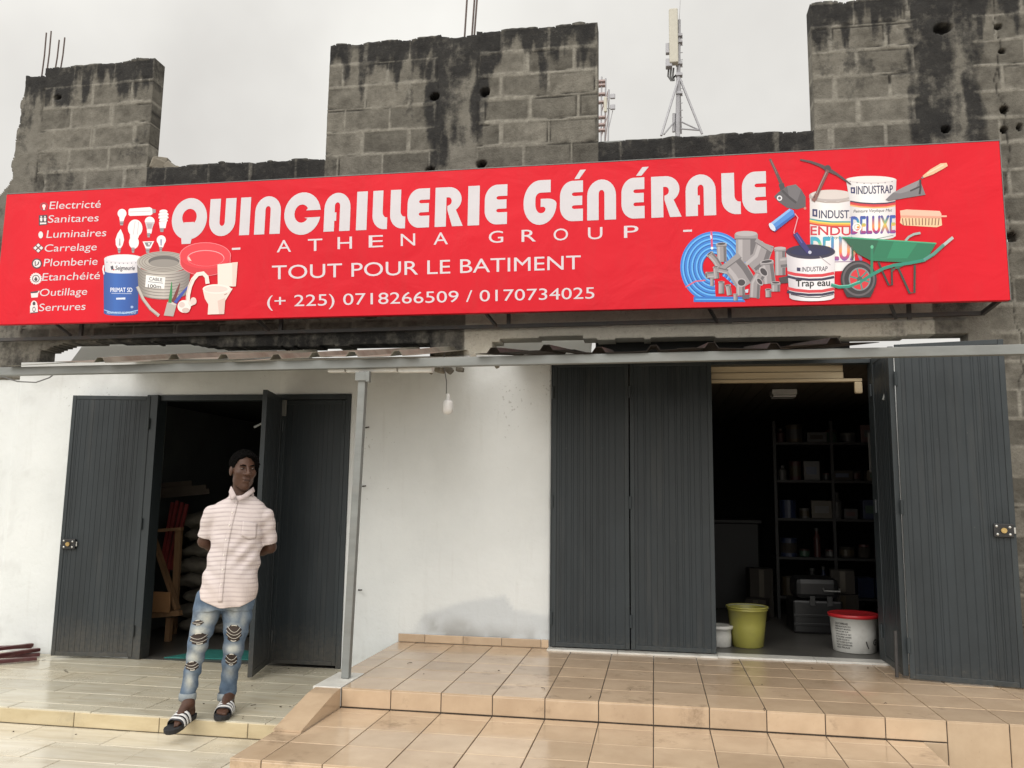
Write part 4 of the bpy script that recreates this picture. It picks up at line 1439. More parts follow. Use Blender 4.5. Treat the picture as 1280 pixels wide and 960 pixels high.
I = Ink()
for ch, x, y in (('A', 355, 308), ('T', 394, 306.5), ('H', 431, 304), ('E', 470, 302), ('N', 510, 300), ('A', 551, 298.5), ('G', 620, 296.5), ('R', 661, 295), ('O', 701, 293.5), ('U', 744, 292), ('P', 789, 290)):
    I.text(ch, (x - 9, y - 7.5, x + 9, y + 7.5), WHITE, 0.0, slope=-0.04)
I.poly([(290, 310), (300.5, 309.5), (300.5, 312), (290, 312.5)], WHITE)
I.poly([(854, 287.5), (865, 287), (865, 289.5), (854, 290)], WHITE)
I.build('company_lettering')
I = Ink()
I.text('TOUT POUR LE BATIMENT', (340, 332, 726, 349.5), WHITE, 0.0, slope=-0.0335)
I.build('slogan_lettering')
I = Ink()
I.text('(+ 225) 0718266509 / 0170734025', (334, 369.5, 743, 388.5), WHITE, 0.0, slope=-0.026)
I.build('phone_lettering')
for s, x0, x1, yc, desc, acc in (('Electricté', 61.7, 126, 257, 0, 1), ('Sanitares', 60, 123.5, 274, 0, 0), ('Luminaires', 58, 133, 293, 0, 0), ('Carrelage', 56, 121, 310.5, 1, 0),
                      ('Plomberie', 54.5, 122, 328.5, 0, 0), ('Etanchéité', 52.5, 125, 346.5, 0, 1), ('Outillage', 50, 109, 366, 1, 0), ('Serrures', 48.7, 107, 384.5, 0, 0)):
    top = yc - 4.8
    bot = yc + 4.6 + (2.6 if desc else 0)
    Ink().text(s, (x0, top, x1, bot), WHITE, 0.0, 0.12, slope=-0.03).build('list_word')

# small icons beside the list (crop of the photo at 6x from 30,240)
ic = lambda x, y: (30 + x / 6.0, 240 + y / 6.0)
LG, DK = (226, 214, 214), (62, 50, 58)
I = Ink(ic).ring(150, 110, 27, 27, 6, (130, 70, 80)).ell(150, 106, 13, 14, LG).poly([(143, 116), (158, 116), (156, 134), (146, 134)], LG)
I.build('bulb_icon')
I = Ink(ic).poly([(112, 175), (176, 172), (176, 245), (112, 252)], DK)
for q in (130, 158):
    I.ell(q, 186, 6, 6, LG).poly([(q - 10, 194), (q + 10, 194), (q + 7, 220), (q - 7, 220)], LG)
I.poly([(120, 230), (168, 228), (168, 240), (120, 243)], LG)
I.build('washroom_icon')
I = Ink(ic).poly([(126, 290), (150, 322), (126, 354), (104, 322)], DK).ell(126, 322, 17, 26, LG)
I.build('lamp_icon')
I = Ink(ic)
for ddx, ddy in ((0, -20), (0, 20), (-22, 0), (22, 0)):
    I.poly([(108 + ddx, 420 + ddy - 19), (108 + ddx + 20, 420 + ddy), (108 + ddx, 420 + ddy + 19), (108 + ddx - 20, 420 + ddy)], DK)
    I.poly([(108 + ddx, 420 + ddy - 14), (108 + ddx + 15, 420 + ddy), (108 + ddx, 420 + ddy + 14), (108 + ddx - 15, 420 + ddy)], LG)
I.build('tile_icon')
I = Ink(ic).ell(97, 537, 38, 38, DK).ell(97, 537, 29, 29, LG).line([(85, 520), (85, 555), (108, 540), (112, 522)], 9, DK)
I.build('plumbing_icon')
I = Ink(ic)
for q in range(16):
    t = math.radians(q * 22.5)
    I.ell(90 + 38 * math.cos(t), 650 + 38 * math.sin(t), 7, 7, LG, n=8)
I.ell(90, 650, 38, 38, LG).ell(90, 650, 28, 28, DK).ell(90, 650, 22, 22, LG).ell(90, 656, 12, 12, DK).poly([(90, 632), (80, 652), (100, 652)], DK)
I.build('waterproofing_icon')
I = Ink(ic).poly([(48, 750), (115, 740), (112, 750), (52, 768)], DK).poly([(52, 760), (108, 756), (104, 790), (56, 793)], LG).line([(100, 765), (115, 742)], 8, LG)
I.build('toolbox_icon')
I = Ink(ic).ell(76, 845, 24, 30, LG).ell(76, 838, 11, 16, DK).poly([(46, 852), (103, 848), (105, 904), (46, 910)], LG).line([(48, 908), (105, 903)], 6, DK).ell(76, 880, 12, 20, DK).ell(76, 880, 7, 13, LG)
I.build('padlock_icon')

# bulbs, paint can, cable coil, tap, toilet (crop at 5.055x from 120,220)
lc = lambda x, y: (120 + x / 5.055, 220 + y / 5.055)
CW_, CG, CS = (232, 226, 228), (150, 142, 146), (196, 188, 192)


def base(I, x0, x1, y0, y1):
    return I.poly([(x0, y0), (x1, y0), (x1 - 4, y1), (x0 + 4, y1)], CG).line([(x0, (y0 + y1) / 2), (x1, (y0 + y1) / 2)], 4, (100, 92, 96))


I = Ink(lc).ell(165, 237, 28, 29, CW_).poly([(146, 255), (186, 252), (174, 288), (152, 290)], CW_).ell(158, 232, 10, 12, (246, 244, 244))
base(I, 150, 175, 286, 312).build('printed_bulb')
I = Ink(lc).poly([(212, 206), (340, 197), (355, 205), (358, 240), (345, 248), (215, 253), (206, 245), (206, 214)], CW_).line([(214, 228), (345, 222)], 5, CS)
I.poly([(357, 208), (378, 212), (378, 232), (357, 236)], CG).build('printed_bulb')
I = Ink(lc)
for q, (yy, rx) in enumerate(((225, 26), (243, 32), (262, 32), (281, 27))):
    I.ell(427, yy, rx, 13, CW_).line([(427 - rx, yy + 6), (427 + rx, yy + 2)], 3, CS)
I.poly([(398, 292), (448, 288), (440, 330), (404, 332)], CW_)
base(I, 404, 430, 328, 354).build('printed_bulb')
I = Ink(lc).ell(248, 330, 46, 55, CW_).ell(240, 420, 31, 40, CW_).poly([(215, 360), (280, 360), (264, 400), (216, 400)], CW_).line([(248, 285), (236, 370)], 4, CS).line([(270, 290), (262, 370)], 4, CS)
base(I, 224, 245, 452, 486).build('printed_bulb')
I = Ink(lc).ell(340, 287, 31, 30, CW_).poly([(310, 290), (370, 290), (352, 345), (324, 345)], CS).poly([(322, 300), (358, 300), (350, 332), (328, 332)], (165, 155, 160)).poly([(322, 338), (356, 338), (350, 364), (324, 364)], CW_)
base(I, 322, 344, 360, 388).build('printed_bulb')
I = Ink(lc).poly([(156, 335), (172, 370), (178, 405), (168, 440), (156, 458), (138, 458), (126, 435), (124, 400), (136, 365)], CW_).poly([(148, 395), (154, 395), (156, 440), (144, 440)], (165, 155, 150))
base(I, 137, 157, 455, 488).build('printed_bulb')
I = Ink(lc).poly([(295, 414), (368, 412), (345, 458), (314, 458)], CW_).poly([(306, 420), (356, 418), (340, 446), (320, 446)], (130, 122, 126)).poly([(328, 424), (342, 424), (336, 442)], CW_)
base(I, 314, 340, 458, 488).build('printed_bulb')
I = Ink(lc).ell(413, 405, 29, 30, CW_).poly([(390, 420), (436, 418), (424, 452), (402, 452)], CW_).poly([(406, 400), (418, 400), (416, 440), (408, 440)], (140, 140, 165))
base(I, 400, 420, 448, 478).build('printed_bulb')

I = Ink(lc)
I.cyl(48, 272, 598, 868, 16, [(30, 70, 140), (40, 95, 175), (28, 80, 160), (20, 60, 130)], xl2=50, xr2=266)
I.cyl(52, 300, 525, 604, 12, [(200, 200, 206), (232, 230, 232), (222, 218, 222), (190, 186, 192)], xl2=58, xr2=276)
I.ell(176, 525, 124, 30, (214, 210, 216)).ell(176, 521, 108, 22, (226, 224, 228))
for q in range(9):
    I.ell(70 + q * 26, 545 + 8 * math.sin(q / 8 * math.pi), 3, 4, (120, 116, 126), n=8)
I.poly([(92, 572), (108, 566), (112, 590), (98, 594)], (60, 54, 66)).poly([(108, 590), (118, 588), (118, 596), (108, 597)], (200, 40, 50))
I.text('Seigneurie', (122, 567, 246, 604), (44, 40, 52), 0.03, 0.25)
I.text('PRIMAT SD', (92, 706, 230, 734), (226, 230, 240), 0.03)
I.line([(98, 742), (225, 744)], 3, (190, 200, 225))
I.poly([(128, 770), (186, 768), (186, 780), (128, 781)], (214, 220, 235))
I.line([(52, 846), (100, 862), (180, 868), (266, 848)], 5, (150, 190, 230))
I.text('PEINTURE ET REVETEMENT', (70, 858, 255, 872), (190, 205, 230), 0.02)
I.ell(228, 828, 9, 8, (150, 170, 210)).line([(50, 565), (45, 590), (52, 622)], 9, (225, 222, 226))
I.build('printed_paint_can')

I = Ink(lc, 2)
I.cyl(260, 600, 560, 730, 50, [(120, 114, 108), (178, 170, 162), (190, 182, 174), (160, 152, 146), (120, 112, 108)], n=24, xl2=272, xr2=585)
I.ell(425, 545, 165, 68, (170, 163, 155)).ell(430, 540, 98, 36, (96, 92, 90)).ell(432, 552, 92, 26, (140, 134, 128))
for q in range(9):
    yy = 575 + q * 19
    I.line([(262 + q, yy)] + [(262 + q + (336 - 2 * q) * t / 10, yy + 50 * math.sqrt(max(0, 1 - (2 * t / 10 - 1) ** 2))) for t in range(1, 10)] + [(598 - q, yy)], 4, (118, 110, 106))
for q in range(3):
    I.ring(427, 543, 152 - 17 * q, 60 - 9 * q, 4, (128, 121, 115))
I.poly([(318, 626), (440, 642), (433, 714), (312, 702)], (232, 230, 228))
I.text('CABLE', (338, 640, 420, 660), (50, 46, 60), 0.03, slope=0.08).line([(330, 668), (425, 678)], 4, (120, 116, 130)).text('100m', (330, 684, 412, 706), (30, 28, 36), 0.03, slope=0.06)
I.line([(262, 700), (300, 780), (345, 840), (400, 884)], 20, (186, 178, 170)).line([(256, 705), (294, 785), (340, 846), (392, 886)], 4, (120, 112, 108))
I.poly([(430, 882), (452, 798), (512, 812), (490, 888)], (172, 165, 158)).poly([(452, 798), (470, 790), (512, 812), (496, 818)], (200, 194, 188))
I.line([(468, 802), (476, 735), (480, 670)], [22, 16, 4], (40, 130, 70)).line([(488, 798), (512, 735), (532, 678)], [22, 18, 5], (110, 40, 40)).line([(502, 802), (545, 745), (590, 690)], [22, 18, 6], (50, 70, 160))
I.build('printed_cable_coil')
I = Ink(lc, 3)
I.ell(692, 505, 163, 85, (232, 118, 126)).ell(692, 545, 160, 88, (232, 118, 126)).poly([(531, 505), (853, 505), (851, 550), (533, 550)], (232, 118, 126))
I.ell(692, 505, 158, 81, (214, 38, 52)).ell(692, 543, 156, 86, (206, 34, 48)).poly([(535, 505), (849, 505), (847, 548), (537, 548)], (206, 34, 48))
I.ell(692, 507, 158, 80, (218, 42, 56)).ell(695, 520, 118, 51, (236, 150, 155)).ell(695, 522, 114, 48, (222, 40, 54)).poly([(582, 520), (588, 508), (606, 538), (588, 534)], (236, 190, 180))
I.build('printed_red_coil')
I = Ink(lc, 5)
I.line([(582, 800), (585, 750), (596, 700), (616, 655), (645, 622), (680, 616), (702, 640), (708, 682)], 26, (236, 218, 210)).line([(574, 790), (578, 745), (590, 695), (612, 650)], 5, (205, 180, 172))
I.ell(560, 825, 42, 40, (238, 226, 220)).ell(545, 815, 20, 18, (214, 196, 190)).line([(590, 815), (630, 790)], 30, (232, 214, 206)).ell(618, 792, 20, 24, (220, 200, 192)).ell(570, 850, 24, 16, (206, 186, 178))
I.build('printed_tap')
I = Ink(lc, 4)
I.poly([(770, 560), (898, 545), (886, 698), (772, 700)], (236, 216, 206)).poly([(862, 548), (898, 545), (886, 698), (864, 700)], (222, 198, 188))
I.poly([(678, 725), (690, 775), (712, 812), (708, 876), (812, 873), (818, 790), (866, 712), (770, 700)], (234, 212, 202)).poly([(770, 790), (818, 770), (812, 873), (780, 874)], (216, 190, 180))
I.ell(766, 715, 90, 30, (240, 224, 216)).ell(760, 716, 74, 20, (226, 204, 196)).line([(812, 752), (832, 744)], 6, (170, 140, 130))
I.build('printed_toilet')

# right hand pictures (crops at 4.8x from 840,190 and 1000,190)
r1 = lambda x, y: (840 + x / 4.8, 190 + y / 4.8)
r2 = lambda x, y: (1000 + x / 4.8, 190 + y / 4.8)
I = Ink(r1)
for q in range(5):
    rr_ = 192 - q * 27
    a0, a1 = (100, 398) if q == 0 else (86, 400)
    I.ring(250, 690, rr_ - 4, rr_ + 8, 25, (38, 120, 205), a0, a1).ring(250, 690, rr_ - 8, rr_ + 4, 8, (95, 175, 235), a0, a1).ring(250, 690, rr_ - 17, rr_ - 5, 4, (18, 60, 130), a0, a1)
I.poly([(130, 868), (420, 868), (440, 900), (130, 900)], (34, 110, 195)).line([(140, 884), (430, 886)], 6, (95, 175, 235))
I.line([(236, 474), (240, 580)], 12, (205, 70, 110)).line([(232, 500), (236, 520)], 9, (235, 215, 225)).line([(80, 812), (140, 776), (200, 770)], 8, (215, 90, 110)).ell(240, 577, 8, 8, (230, 235, 240))
I.build('printed_blue_hose')
GR, GD, GL = (146, 140, 142), (100, 95, 98), (172, 166, 168)


def pipe(I, pts, w, mouth=None, rim=True):
    I.line(pts, w, GR)
    (xa, ya), (xb, yb) = pts[0], pts[-1]
    t = Vector((xb - xa, yb - ya)).normalized()
    nn = Vector((-t.y, t.x))
    off = [(x + nn.x * w * 0.28, y + nn.y * w * 0.28) for x, y in pts]
    off2 = [(x - nn.x * w * 0.33, y - nn.y * w * 0.33) for x, y in pts]
    I.line(off, w * 0.2, GL)
    I.line(off2, w * 0.26, GD)
    if rim:
        I.line([(xa, ya), (xa + t.x * w * 0.22, ya + t.y * w * 0.22)], w * 1.12, GR)
        I.line([(xa + t.x * w * 0.22, ya + t.y * w * 0.22), (xa + t.x * w * 0.27, ya + t.y * w * 0.27)], w * 1.12, GD)
    if mouth:
        an = math.degrees(math.atan2(nn.y, nn.x))
        I.ell(xa, ya, w * 0.55, w * 0.16, GL, rot=an)
        I.ell(xa, ya, w * 0.44, w * 0.11, (60, 54, 58), rot=an)
    return I


I = Ink(r1, 1)
pipe(I, [(445, 492), (445, 660)], 124, False)
I.ell(445, 490, 66, 16, GL)
pipe(I, [(560, 550), (530, 640), (470, 690)], 108, False)
pipe(I, [(296, 552), (300, 660)], 58, True)
pipe(I, [(340, 650), (400, 720), (450, 800)], 128, False)
pipe(I, [(648, 580), (650, 740)], 62, False)
I.ell(648, 578, 36, 9, GL)
pipe(I, [(715, 658), (650, 665)], 62, False)
I.ell(716, 658, 20, 34, GL).ell(717, 658, 14, 26, (50, 44, 48))
pipe(I, [(568, 658), (580, 740), (585, 790)], 74, True)
pipe(I, [(540, 720), (500, 790), (495, 875)], 62, False)
I.ell(548, 720, 34, 22, GL, rot=50).ell(550, 720, 26, 16, (58, 52, 56), rot=50).ell(525, 778, 28, 16, GL, rot=50).ell(526, 778, 21, 11, (58, 52, 56), rot=50)
pipe(I, [(410, 785), (412, 862)], 52, False)
I.ell(415, 784, 30, 26, GL).ell(417, 784, 22, 19, (58, 52, 56))
for pts, w in (([(225, 610), (260, 650), (285, 690)], 40), ([(205, 740), (262, 735)], 36), ([(262, 690), (268, 760)], 32), ([(240, 755), (240, 805)], 22), ([(296, 780), (296, 850)], 34), ([(335, 800), (345, 860)], 32),
               ([(380, 850), (382, 892)], 26), ([(622, 785), (622, 838)], 52), ([(577, 825), (578, 872)], 34), ([(270, 705), (335, 720)], 30)):
    pipe(I, pts, w, w > 30)
I.poly([(640, 755), (690, 745), (715, 765), (712, 785), (650, 790)], (62, 56, 58)).poly([(420, 860), (462, 855), (465, 880), (422, 885)], (90, 85, 95)).poly([(438, 828), (458, 822), (456, 845), (440, 845)], (190, 205, 220))
I.build('printed_pipe_fittings')

I = Ink(r1)
I.line([(588, 42), (625, 120), (662, 205)], [14, 18, 22], (84, 62, 60)).line([(594, 50), (630, 130)], 4, (130, 100, 95))
I.line([(655, 190), (668, 240)], 32, (60, 56, 60)).poly([(612, 268), (640, 240), (690, 205), (742, 194), (775, 225), (802, 270), (802, 330), (750, 345), (690, 335), (640, 300)], (84, 80, 84))
I.poly([(690, 205), (742, 194), (775, 225), (750, 300), (700, 260)], (104, 100, 104)).line([(660, 230), (700, 270), (745, 305)], 14, (60, 56, 60)).ell(645, 277, 16, 16, (220, 220, 224)).ell(645, 277, 9, 9, (90, 86, 92)).ell(798, 338, 8, 8, (190, 120, 110))
I.build('printed_shovel')
I = Ink(r2)
I.cyl(58, 318, 262, 690, 26, [(206, 200, 200), (232, 230, 230), (228, 224, 224), (206, 200, 204)], xl2=62, xr2=330)
I.ell(188, 262, 134, 36, (176, 166, 164)).ell(188, 256, 122, 28, (206, 196, 192)).line([(56, 268), (80, 290), (150, 302), (230, 302), (300, 290)], 9, (168, 156, 150))
I.poly([(74, 342), (104, 344), (104, 390), (74, 386)], (40, 44, 90)).poly([(84, 354), (95, 355), (95, 378), (84, 376)], WHITE)
I.text('INDUST.', (114, 350, 304, 398), (38, 38, 78), 0.03)
for q, c in enumerate(((60, 150, 150), (230, 200, 80), (232, 140, 60), (196, 60, 50))):
    I.line([(58, 402 + q * 9), (110, 412 + q * 9), (190, 420 + q * 9), (304, 420 + q * 9)], 9, c)
I.text('ENDU', (64, 446, 304, 498), (196, 40, 56), 0.05, slope=0.01)
I.text('Vinylique', (168, 504, 300, 526), (70, 120, 80), 0.02, 0.2)
RB = [(40, 130, 190), (60, 170, 190), (240, 200, 70), (236, 120, 50), (180, 60, 110), (70, 60, 150)]
I.text('DELUX', (66, 512, 372, 650), (0, 0, 0), 0.05, cols=[(60, 150, 190), (60, 180, 170), (240, 210, 80), (238, 140, 60), (200, 70, 110), (110, 90, 170)])
I.line([(205, 660), (370, 655)], 5, (150, 120, 150))
I.build('printed_filler_can')
I = Ink(r2, 4)
I.line([(0, 48), (60, 60), (120, 82), (165, 105)], [10, 14, 18, 26], (72, 58, 60)).line([(165, 105), (220, 135), (262, 165), (305, 196)], [26, 16, 12, 7], (72, 58, 60)).ell(165, 102, 20, 22, (60, 50, 54))
I.line([(166, 110), (130, 190), (88, 285)], [22, 20, 22], (112, 66, 62)).line([(158, 120), (120, 200), (95, 260)], 5, (150, 130, 128)).line([(100, 255), (78, 296)], 24, (128, 84, 78)).ell(85, 272, 5, 5, (70, 50, 50))
I.build('printed_pickaxe')
I = Ink(r2, 1)
I.cyl(300, 572, 300, 505, 22, [(200, 196, 198), (232, 230, 230), (230, 226, 226), (204, 198, 200)], xl2=304, xr2=574)
I.cyl(275, 578, 165, 296, 14, [(204, 200, 202), (234, 232, 232), (230, 226, 226), (200, 194, 196)], xl2=298, xr2=572)
I.ell(426, 168, 152, 24, (206, 200, 200)).ell(426, 164, 142, 18, (222, 216, 214))
for q in range(7):
    I.ell(300 + q * 42, 178 + 14 * math.sin(q / 6 * math.pi), 4, 4, (140, 128, 132), n=8)
I.poly([(303, 212), (330, 212), (330, 250), (305, 248)], (40, 44, 90)).poly([(311, 222), (321, 222), (321, 240), (311, 240)], WHITE)
I.text('INDUSTRAP', (338, 206, 556, 254), (38, 38, 78), 0.035, slope=-0.03)
for q, c in enumerate(((44, 40, 70), (200, 44, 54), (206, 70, 60), (236, 170, 110))):
    I.line([(300, 296 + q * 8), (360, 306 + q * 8), (440, 311 + q * 8), (520, 308 + q * 8), (572, 298 + q * 8)], 8, c)
I.text('Peinture Vinylique Mat', (320, 348, 552, 370), (60, 54, 60), 0.02, 0.2, slope=-0.03)
I.text('DELUXE', (308, 390, 570, 494), (0, 0, 0), 0.06, cols=[(60, 60, 150), (50, 130, 190), (70, 170, 150), (240, 190, 60), (236, 110, 60), (190, 50, 100), (70, 60, 160)], slope=-0.03)
I.ring(342, 452, 24, 24, 7, (236, 236, 236)).text('c', (332, 440, 352, 464), (236, 236, 236), 0.02)
I.line([(320, 515), (430, 528), (560, 500)], 4, (130, 150, 140))
I.build('printed_paint_can')

I = Ink(r1, 5)
I.cyl(684, 976, 605, 876, 20, [(190, 184, 190), (228, 224, 228), (234, 230, 232), (214, 208, 212)], xl2=704, xr2=972)
I.ell(830, 600, 148, 44, (44, 38, 64)).ell(830, 594, 138, 34, (30, 28, 60)).ell(830, 602, 118, 22, (24, 24, 70))
I.poly([(748, 694), (770, 696), (770, 718), (748, 716)], (50, 44, 80)).text('INDUSTRAP', (778, 692, 932, 720), (60, 52, 70), 0.03, 0.1, slope=-0.03)
for yy, c, w in ((728, (205, 52, 62), 18), (752, (44, 38, 66), 15), (822, (205, 52, 62), 18), (843, (44, 38, 66), 15)):
    I.line([(690, yy - 4), (740, yy + 8), (820, yy + 16), (900, yy + 14), (972, yy)], w, c)
I.text('Trap eau', (742, 770, 946, 822), (20, 18, 22), 0.045, slope=-0.025)
I.line([(712, 856), (800, 872), (880, 874), (968, 856)], 6, (70, 60, 70)).line([(885, 630), (950, 680)], 5, (170, 160, 165))
I.build('printed_sealant_bucket')
I = Ink(r1, 7)
I.poly([(586, 432), (704, 342), (728, 352), (736, 386), (616, 480), (594, 468)], (70, 130, 205)).poly([(586, 432), (704, 342), (712, 352), (594, 446)], (130, 175, 225)).poly([(612, 462), (736, 370), (736, 386), (616, 480)], (40, 90, 170)).ell(600, 452, 14, 28, (200, 210, 225), rot=-36)
I.line([(736, 372), (754, 396), (742, 440), (730, 486), (742, 505)], 6, (214, 150, 160)).line([(738, 490), (775, 545), (822, 606)], [30, 34, 26], (48, 40, 110)).line([(745, 495), (780, 548)], 6, (90, 84, 160)).ell(826, 604, 10, 10, (190, 190, 210))
I.build('printed_paint_roller')
I = Ink(r2, 3)
I.poly([(512, 288), (556, 246), (620, 212), (718, 168), (752, 258), (640, 276), (530, 296)], (116, 112, 116)).poly([(556, 246), (620, 212), (718, 168), (690, 225), (600, 250)], (136, 132, 136)).line([(660, 235), (720, 208)], 10, (60, 54, 58)).line([(720, 165), (722, 215), (716, 255)], 12, (50, 42, 46))
I.line([(728, 158), (745, 148)], 10, (130, 120, 120)).line([(738, 150), (790, 120), (850, 86), (882, 76)], [14, 34, 36, 20], (218, 178, 140)).line([(760, 132), (860, 78)], 8, (235, 205, 172))
I.build('printed_trowel')
I = Ink(r2)
I.poly([(600, 352), (640, 345), (838, 354), (848, 372), (848, 398), (604, 392)], (236, 182, 160)).poly([(604, 380), (848, 386), (848, 400), (604, 394)], (214, 152, 130)).poly([(604, 394), (848, 400), (852, 440), (820, 452), (620, 440), (600, 425)], (226, 190, 150))
for q in range(12):
    I.line([(614 + q * 20, 398), (620 + q * 19, 440)], 6, (130, 84, 66))
I.line([(846, 386), (880, 386)], 10, (232, 170, 150))
I.build('printed_brush')
I = Ink(r2, 8)
I.line([(630, 535), (650, 512), (680, 496), (720, 488)], 14, (150, 170, 165))
I.line([(468, 662), (500, 735), (530, 800), (550, 800), (548, 690)], 12, (40, 50, 44)).line([(545, 720), (590, 680)], 10, (60, 80, 66))
I.poly([(250, 512), (300, 518), (815, 550), (750, 660), (690, 668), (425, 655), (340, 610)], (22, 112, 78)).poly([(250, 512), (300, 518), (470, 530), (425, 655), (340, 610)], (30, 92, 66)).line([(252, 514), (815, 551)], 8, (60, 160, 120)).poly([(560, 540), (700, 552), (640, 640), (520, 640)], (30, 128, 90))
I.line([(588, 700), (655, 848), (684, 846), (686, 680)], 13, (44, 60, 52)).line([(575, 700), (655, 660)], 12, (30, 100, 72))
I.ell(350, 765, 108, 112, (44, 40, 44), 0, 360).poly([(258, 830), (442, 830), (420, 874), (280, 874)], (44, 40, 44)).ring(350, 765, 92, 96, 12, (90, 84, 88)).ell(356, 765, 66, 70, (120, 130, 134)).ell(356, 765, 58, 62, (206, 40, 52))
for q in range(6):
    t = math.radians(q * 60 + 15)
    I.line([(356, 765), (356 + 60 * math.cos(t), 765 + 64 * math.sin(t))], 10, (70, 130, 120))
I.ell(356, 765, 16, 17, (60, 90, 84)).line([(430, 565), (428, 740)], 16, (26, 120, 86)).ell(430, 572, 9, 11, (90, 180, 140)).line([(312, 560), (314, 650)], 10, (50, 90, 66))
I.line([(185, 798), (230, 812), (290, 808), (360, 782), (430, 738), (500, 700), (560, 682), (660, 668), (740, 652), (800, 615), (860, 560)], 19, (30, 130, 110)).line([(860, 560), (915, 515)], 18, (170, 180, 178)).line([(740, 650), (800, 612), (860, 557)], 17, (80, 140, 130)).line([(190, 792), (235, 805), (290, 801), (358, 776)], 5, (110, 190, 170))
I.build('printed_wheelbarrow')

# ------------------------------------------------------------------ masts behind the wall
M_MAST = mat('mast_steel', (0.33, 0.33, 0.35), 0.5, 0.1, metal=0.2)
M_ANT = mat('antenna_radome', (0.47, 0.45, 0.38), 0.5, 0.05)
M_MASTRED = mat('mast_red_paint', (0.36, 0.28, 0.27), 0.6, 0.2)
MY = 30.0
mast = thing('antenna_mast', 'tripod antenna mast with a tall cream panel, seen beyond the block wall', 'antenna mast', (at(849, 165, MY).x, MY, 0))
top, mid = at(849, 25, MY), at(847, 166, MY)
b = MB().tube([(mid.x, MY, 0), mid, top], [0.09, 0.09, 0.06], 8)
b.tube([top, at(850.5, -6, MY)], 0.012, 5)
b.build('pole', M_MAST, mast)
for px, py, dy in ((827, 168, -0.9), (877, 166, 0.0), (851, 166, 1.2)):
    q = at(px, py, MY + dy)
    q2 = q + (q - at(849, 96, MY)) * 0.02
    MB().tube([at(849, 96, MY), q2], 0.045, 6).build('leg', M_MAST, mast)
for pa, pb, ya, yb_, rr_ in (((877, 164), (851, 152), 0, 0, 0.03), ((877, 163), (851, 161), 0, 0, 0.03), ((830, 168), (843, 152), -.8, 0, 0.03), ((842, 165), (842.5, 142), 0, 0, 0.06)):
    MB().tube([at(*pa, MY + ya), at(*pb, MY + yb_)], rr_, 6).build('brace', M_MAST, mast)
for py in range(48, 150, 9):
    MB().tube([at(849, py, MY), at(853.5, py - 0.5, MY)], 0.016, 5).build('climbing_rung', M_MAST, mast)
for py in (45, 53, 80, 94, 117):
    q = at(849, py, MY)
    MB().box((q.x - 0.12, MY - 0.12, q.z - 0.05), (q.x + 0.12, MY + 0.12, q.z + 0.05)).build('clamp', M_MAST, mast)
a, c = at(836, 84, MY), at(847.5, 16, MY)
b = MB().box((a.x + 0.02, MY - 0.35, a.z), (c.x - 0.02, MY - 0.05, c.z), 0.04)
b.build('panel_antenna', M_ANT, mast)
a, c = at(832, 88, MY), at(836.5, 56, MY)
b = MB().box((a.x, MY - 0.3, a.z), (c.x + 0.1, MY - 0.02, at(832, 78, MY).z), 0.03)
q = at(834, 64, MY)
b.box((q.x - 0.06, MY - 0.25, q.z - 0.2), (q.x + 0.08, MY - 0.05, q.z + 0.2), 0.02)
b.build('radio_unit', M_MAST, mast)
b = MB()
for dx in (0, 3, 6):
    b.tube([at(836 + dx, 85, MY), at(835 + dx, 95, MY), at(839 + dx * 0.6, 101, MY), at(842, 97, MY), at(847, 92, MY)], 0.035, 6)
b.build('feeder_cable', M_WIRE, mast)
LY = 60.0
lat = thing('lattice_tower', 'distant lattice radio tower with small dishes beside the middle block pillar', 'tower', (at(757, 170, LY).x, LY, 0))
b = MB()
pl = [(752, 96), (757, 98), (761, 112)]
legs = []
for (px, py), dy in zip(pl, (0, 1.0, 0)):
    t_ = at(px, py, LY + dy)
    e_ = at(px - 1, 178, LY + dy)
    legs.append((t_, e_))
    b.tube([(e_.x, LY + dy, 0), e_, t_], 0.07, 5)
b.build('leg', M_MAST, lat)
b = MB()
zs = np.linspace(4.0, legs[2][0].z, 16)
for i in range(len(zs) - 1):
    for A, B in ((0, 1), (1, 2), (0, 2)):
        pa, pb = legs[A][0].lerp(legs[A][1], 0.5), legs[B][0].lerp(legs[B][1], 0.5)
        b.tube([(pa.x, pa.y, zs[i]), (pb.x, pb.y, zs[i + 1])], 0.03, 4)
for py in (102, 107, 118, 128, 147, 156, 163):
    p = at(752.5, py, LY)
    b.box((p.x - 0.3, LY - 0.2, p.z - 0.06), (p.x + 0.25, LY + 0.2, p.z + 0.06))
b.build('brace', M_MASTRED, lat)
for px, py in ((766, 122), (766, 135.5)):
    p = at(px, py, LY)
    MB().box((p.x - 0.19, LY - 0.3, p.z - 0.2), (p.x + 0.19, LY - 0.1, p.z + 0.2), 0.05).bar((p.x - 0.1, LY - 0.1, p.z), (p.x - 0.45, LY, p.z), 0.05, 0.05).build('dish_antenna', M_MAST, lat)
p = at(757, 133, LY)
MB().box((p.x - 0.12, LY - 0.4, p.z - 0.6), (p.x + 0.12, LY - 0.2, p.z + 0.6), 0.05).build('panel_antenna', M_ANT, lat)
MB().tube([at(766, 138, LY), at(760, 165, LY)], 0.03, 5).build('stay', M_MAST, lat)

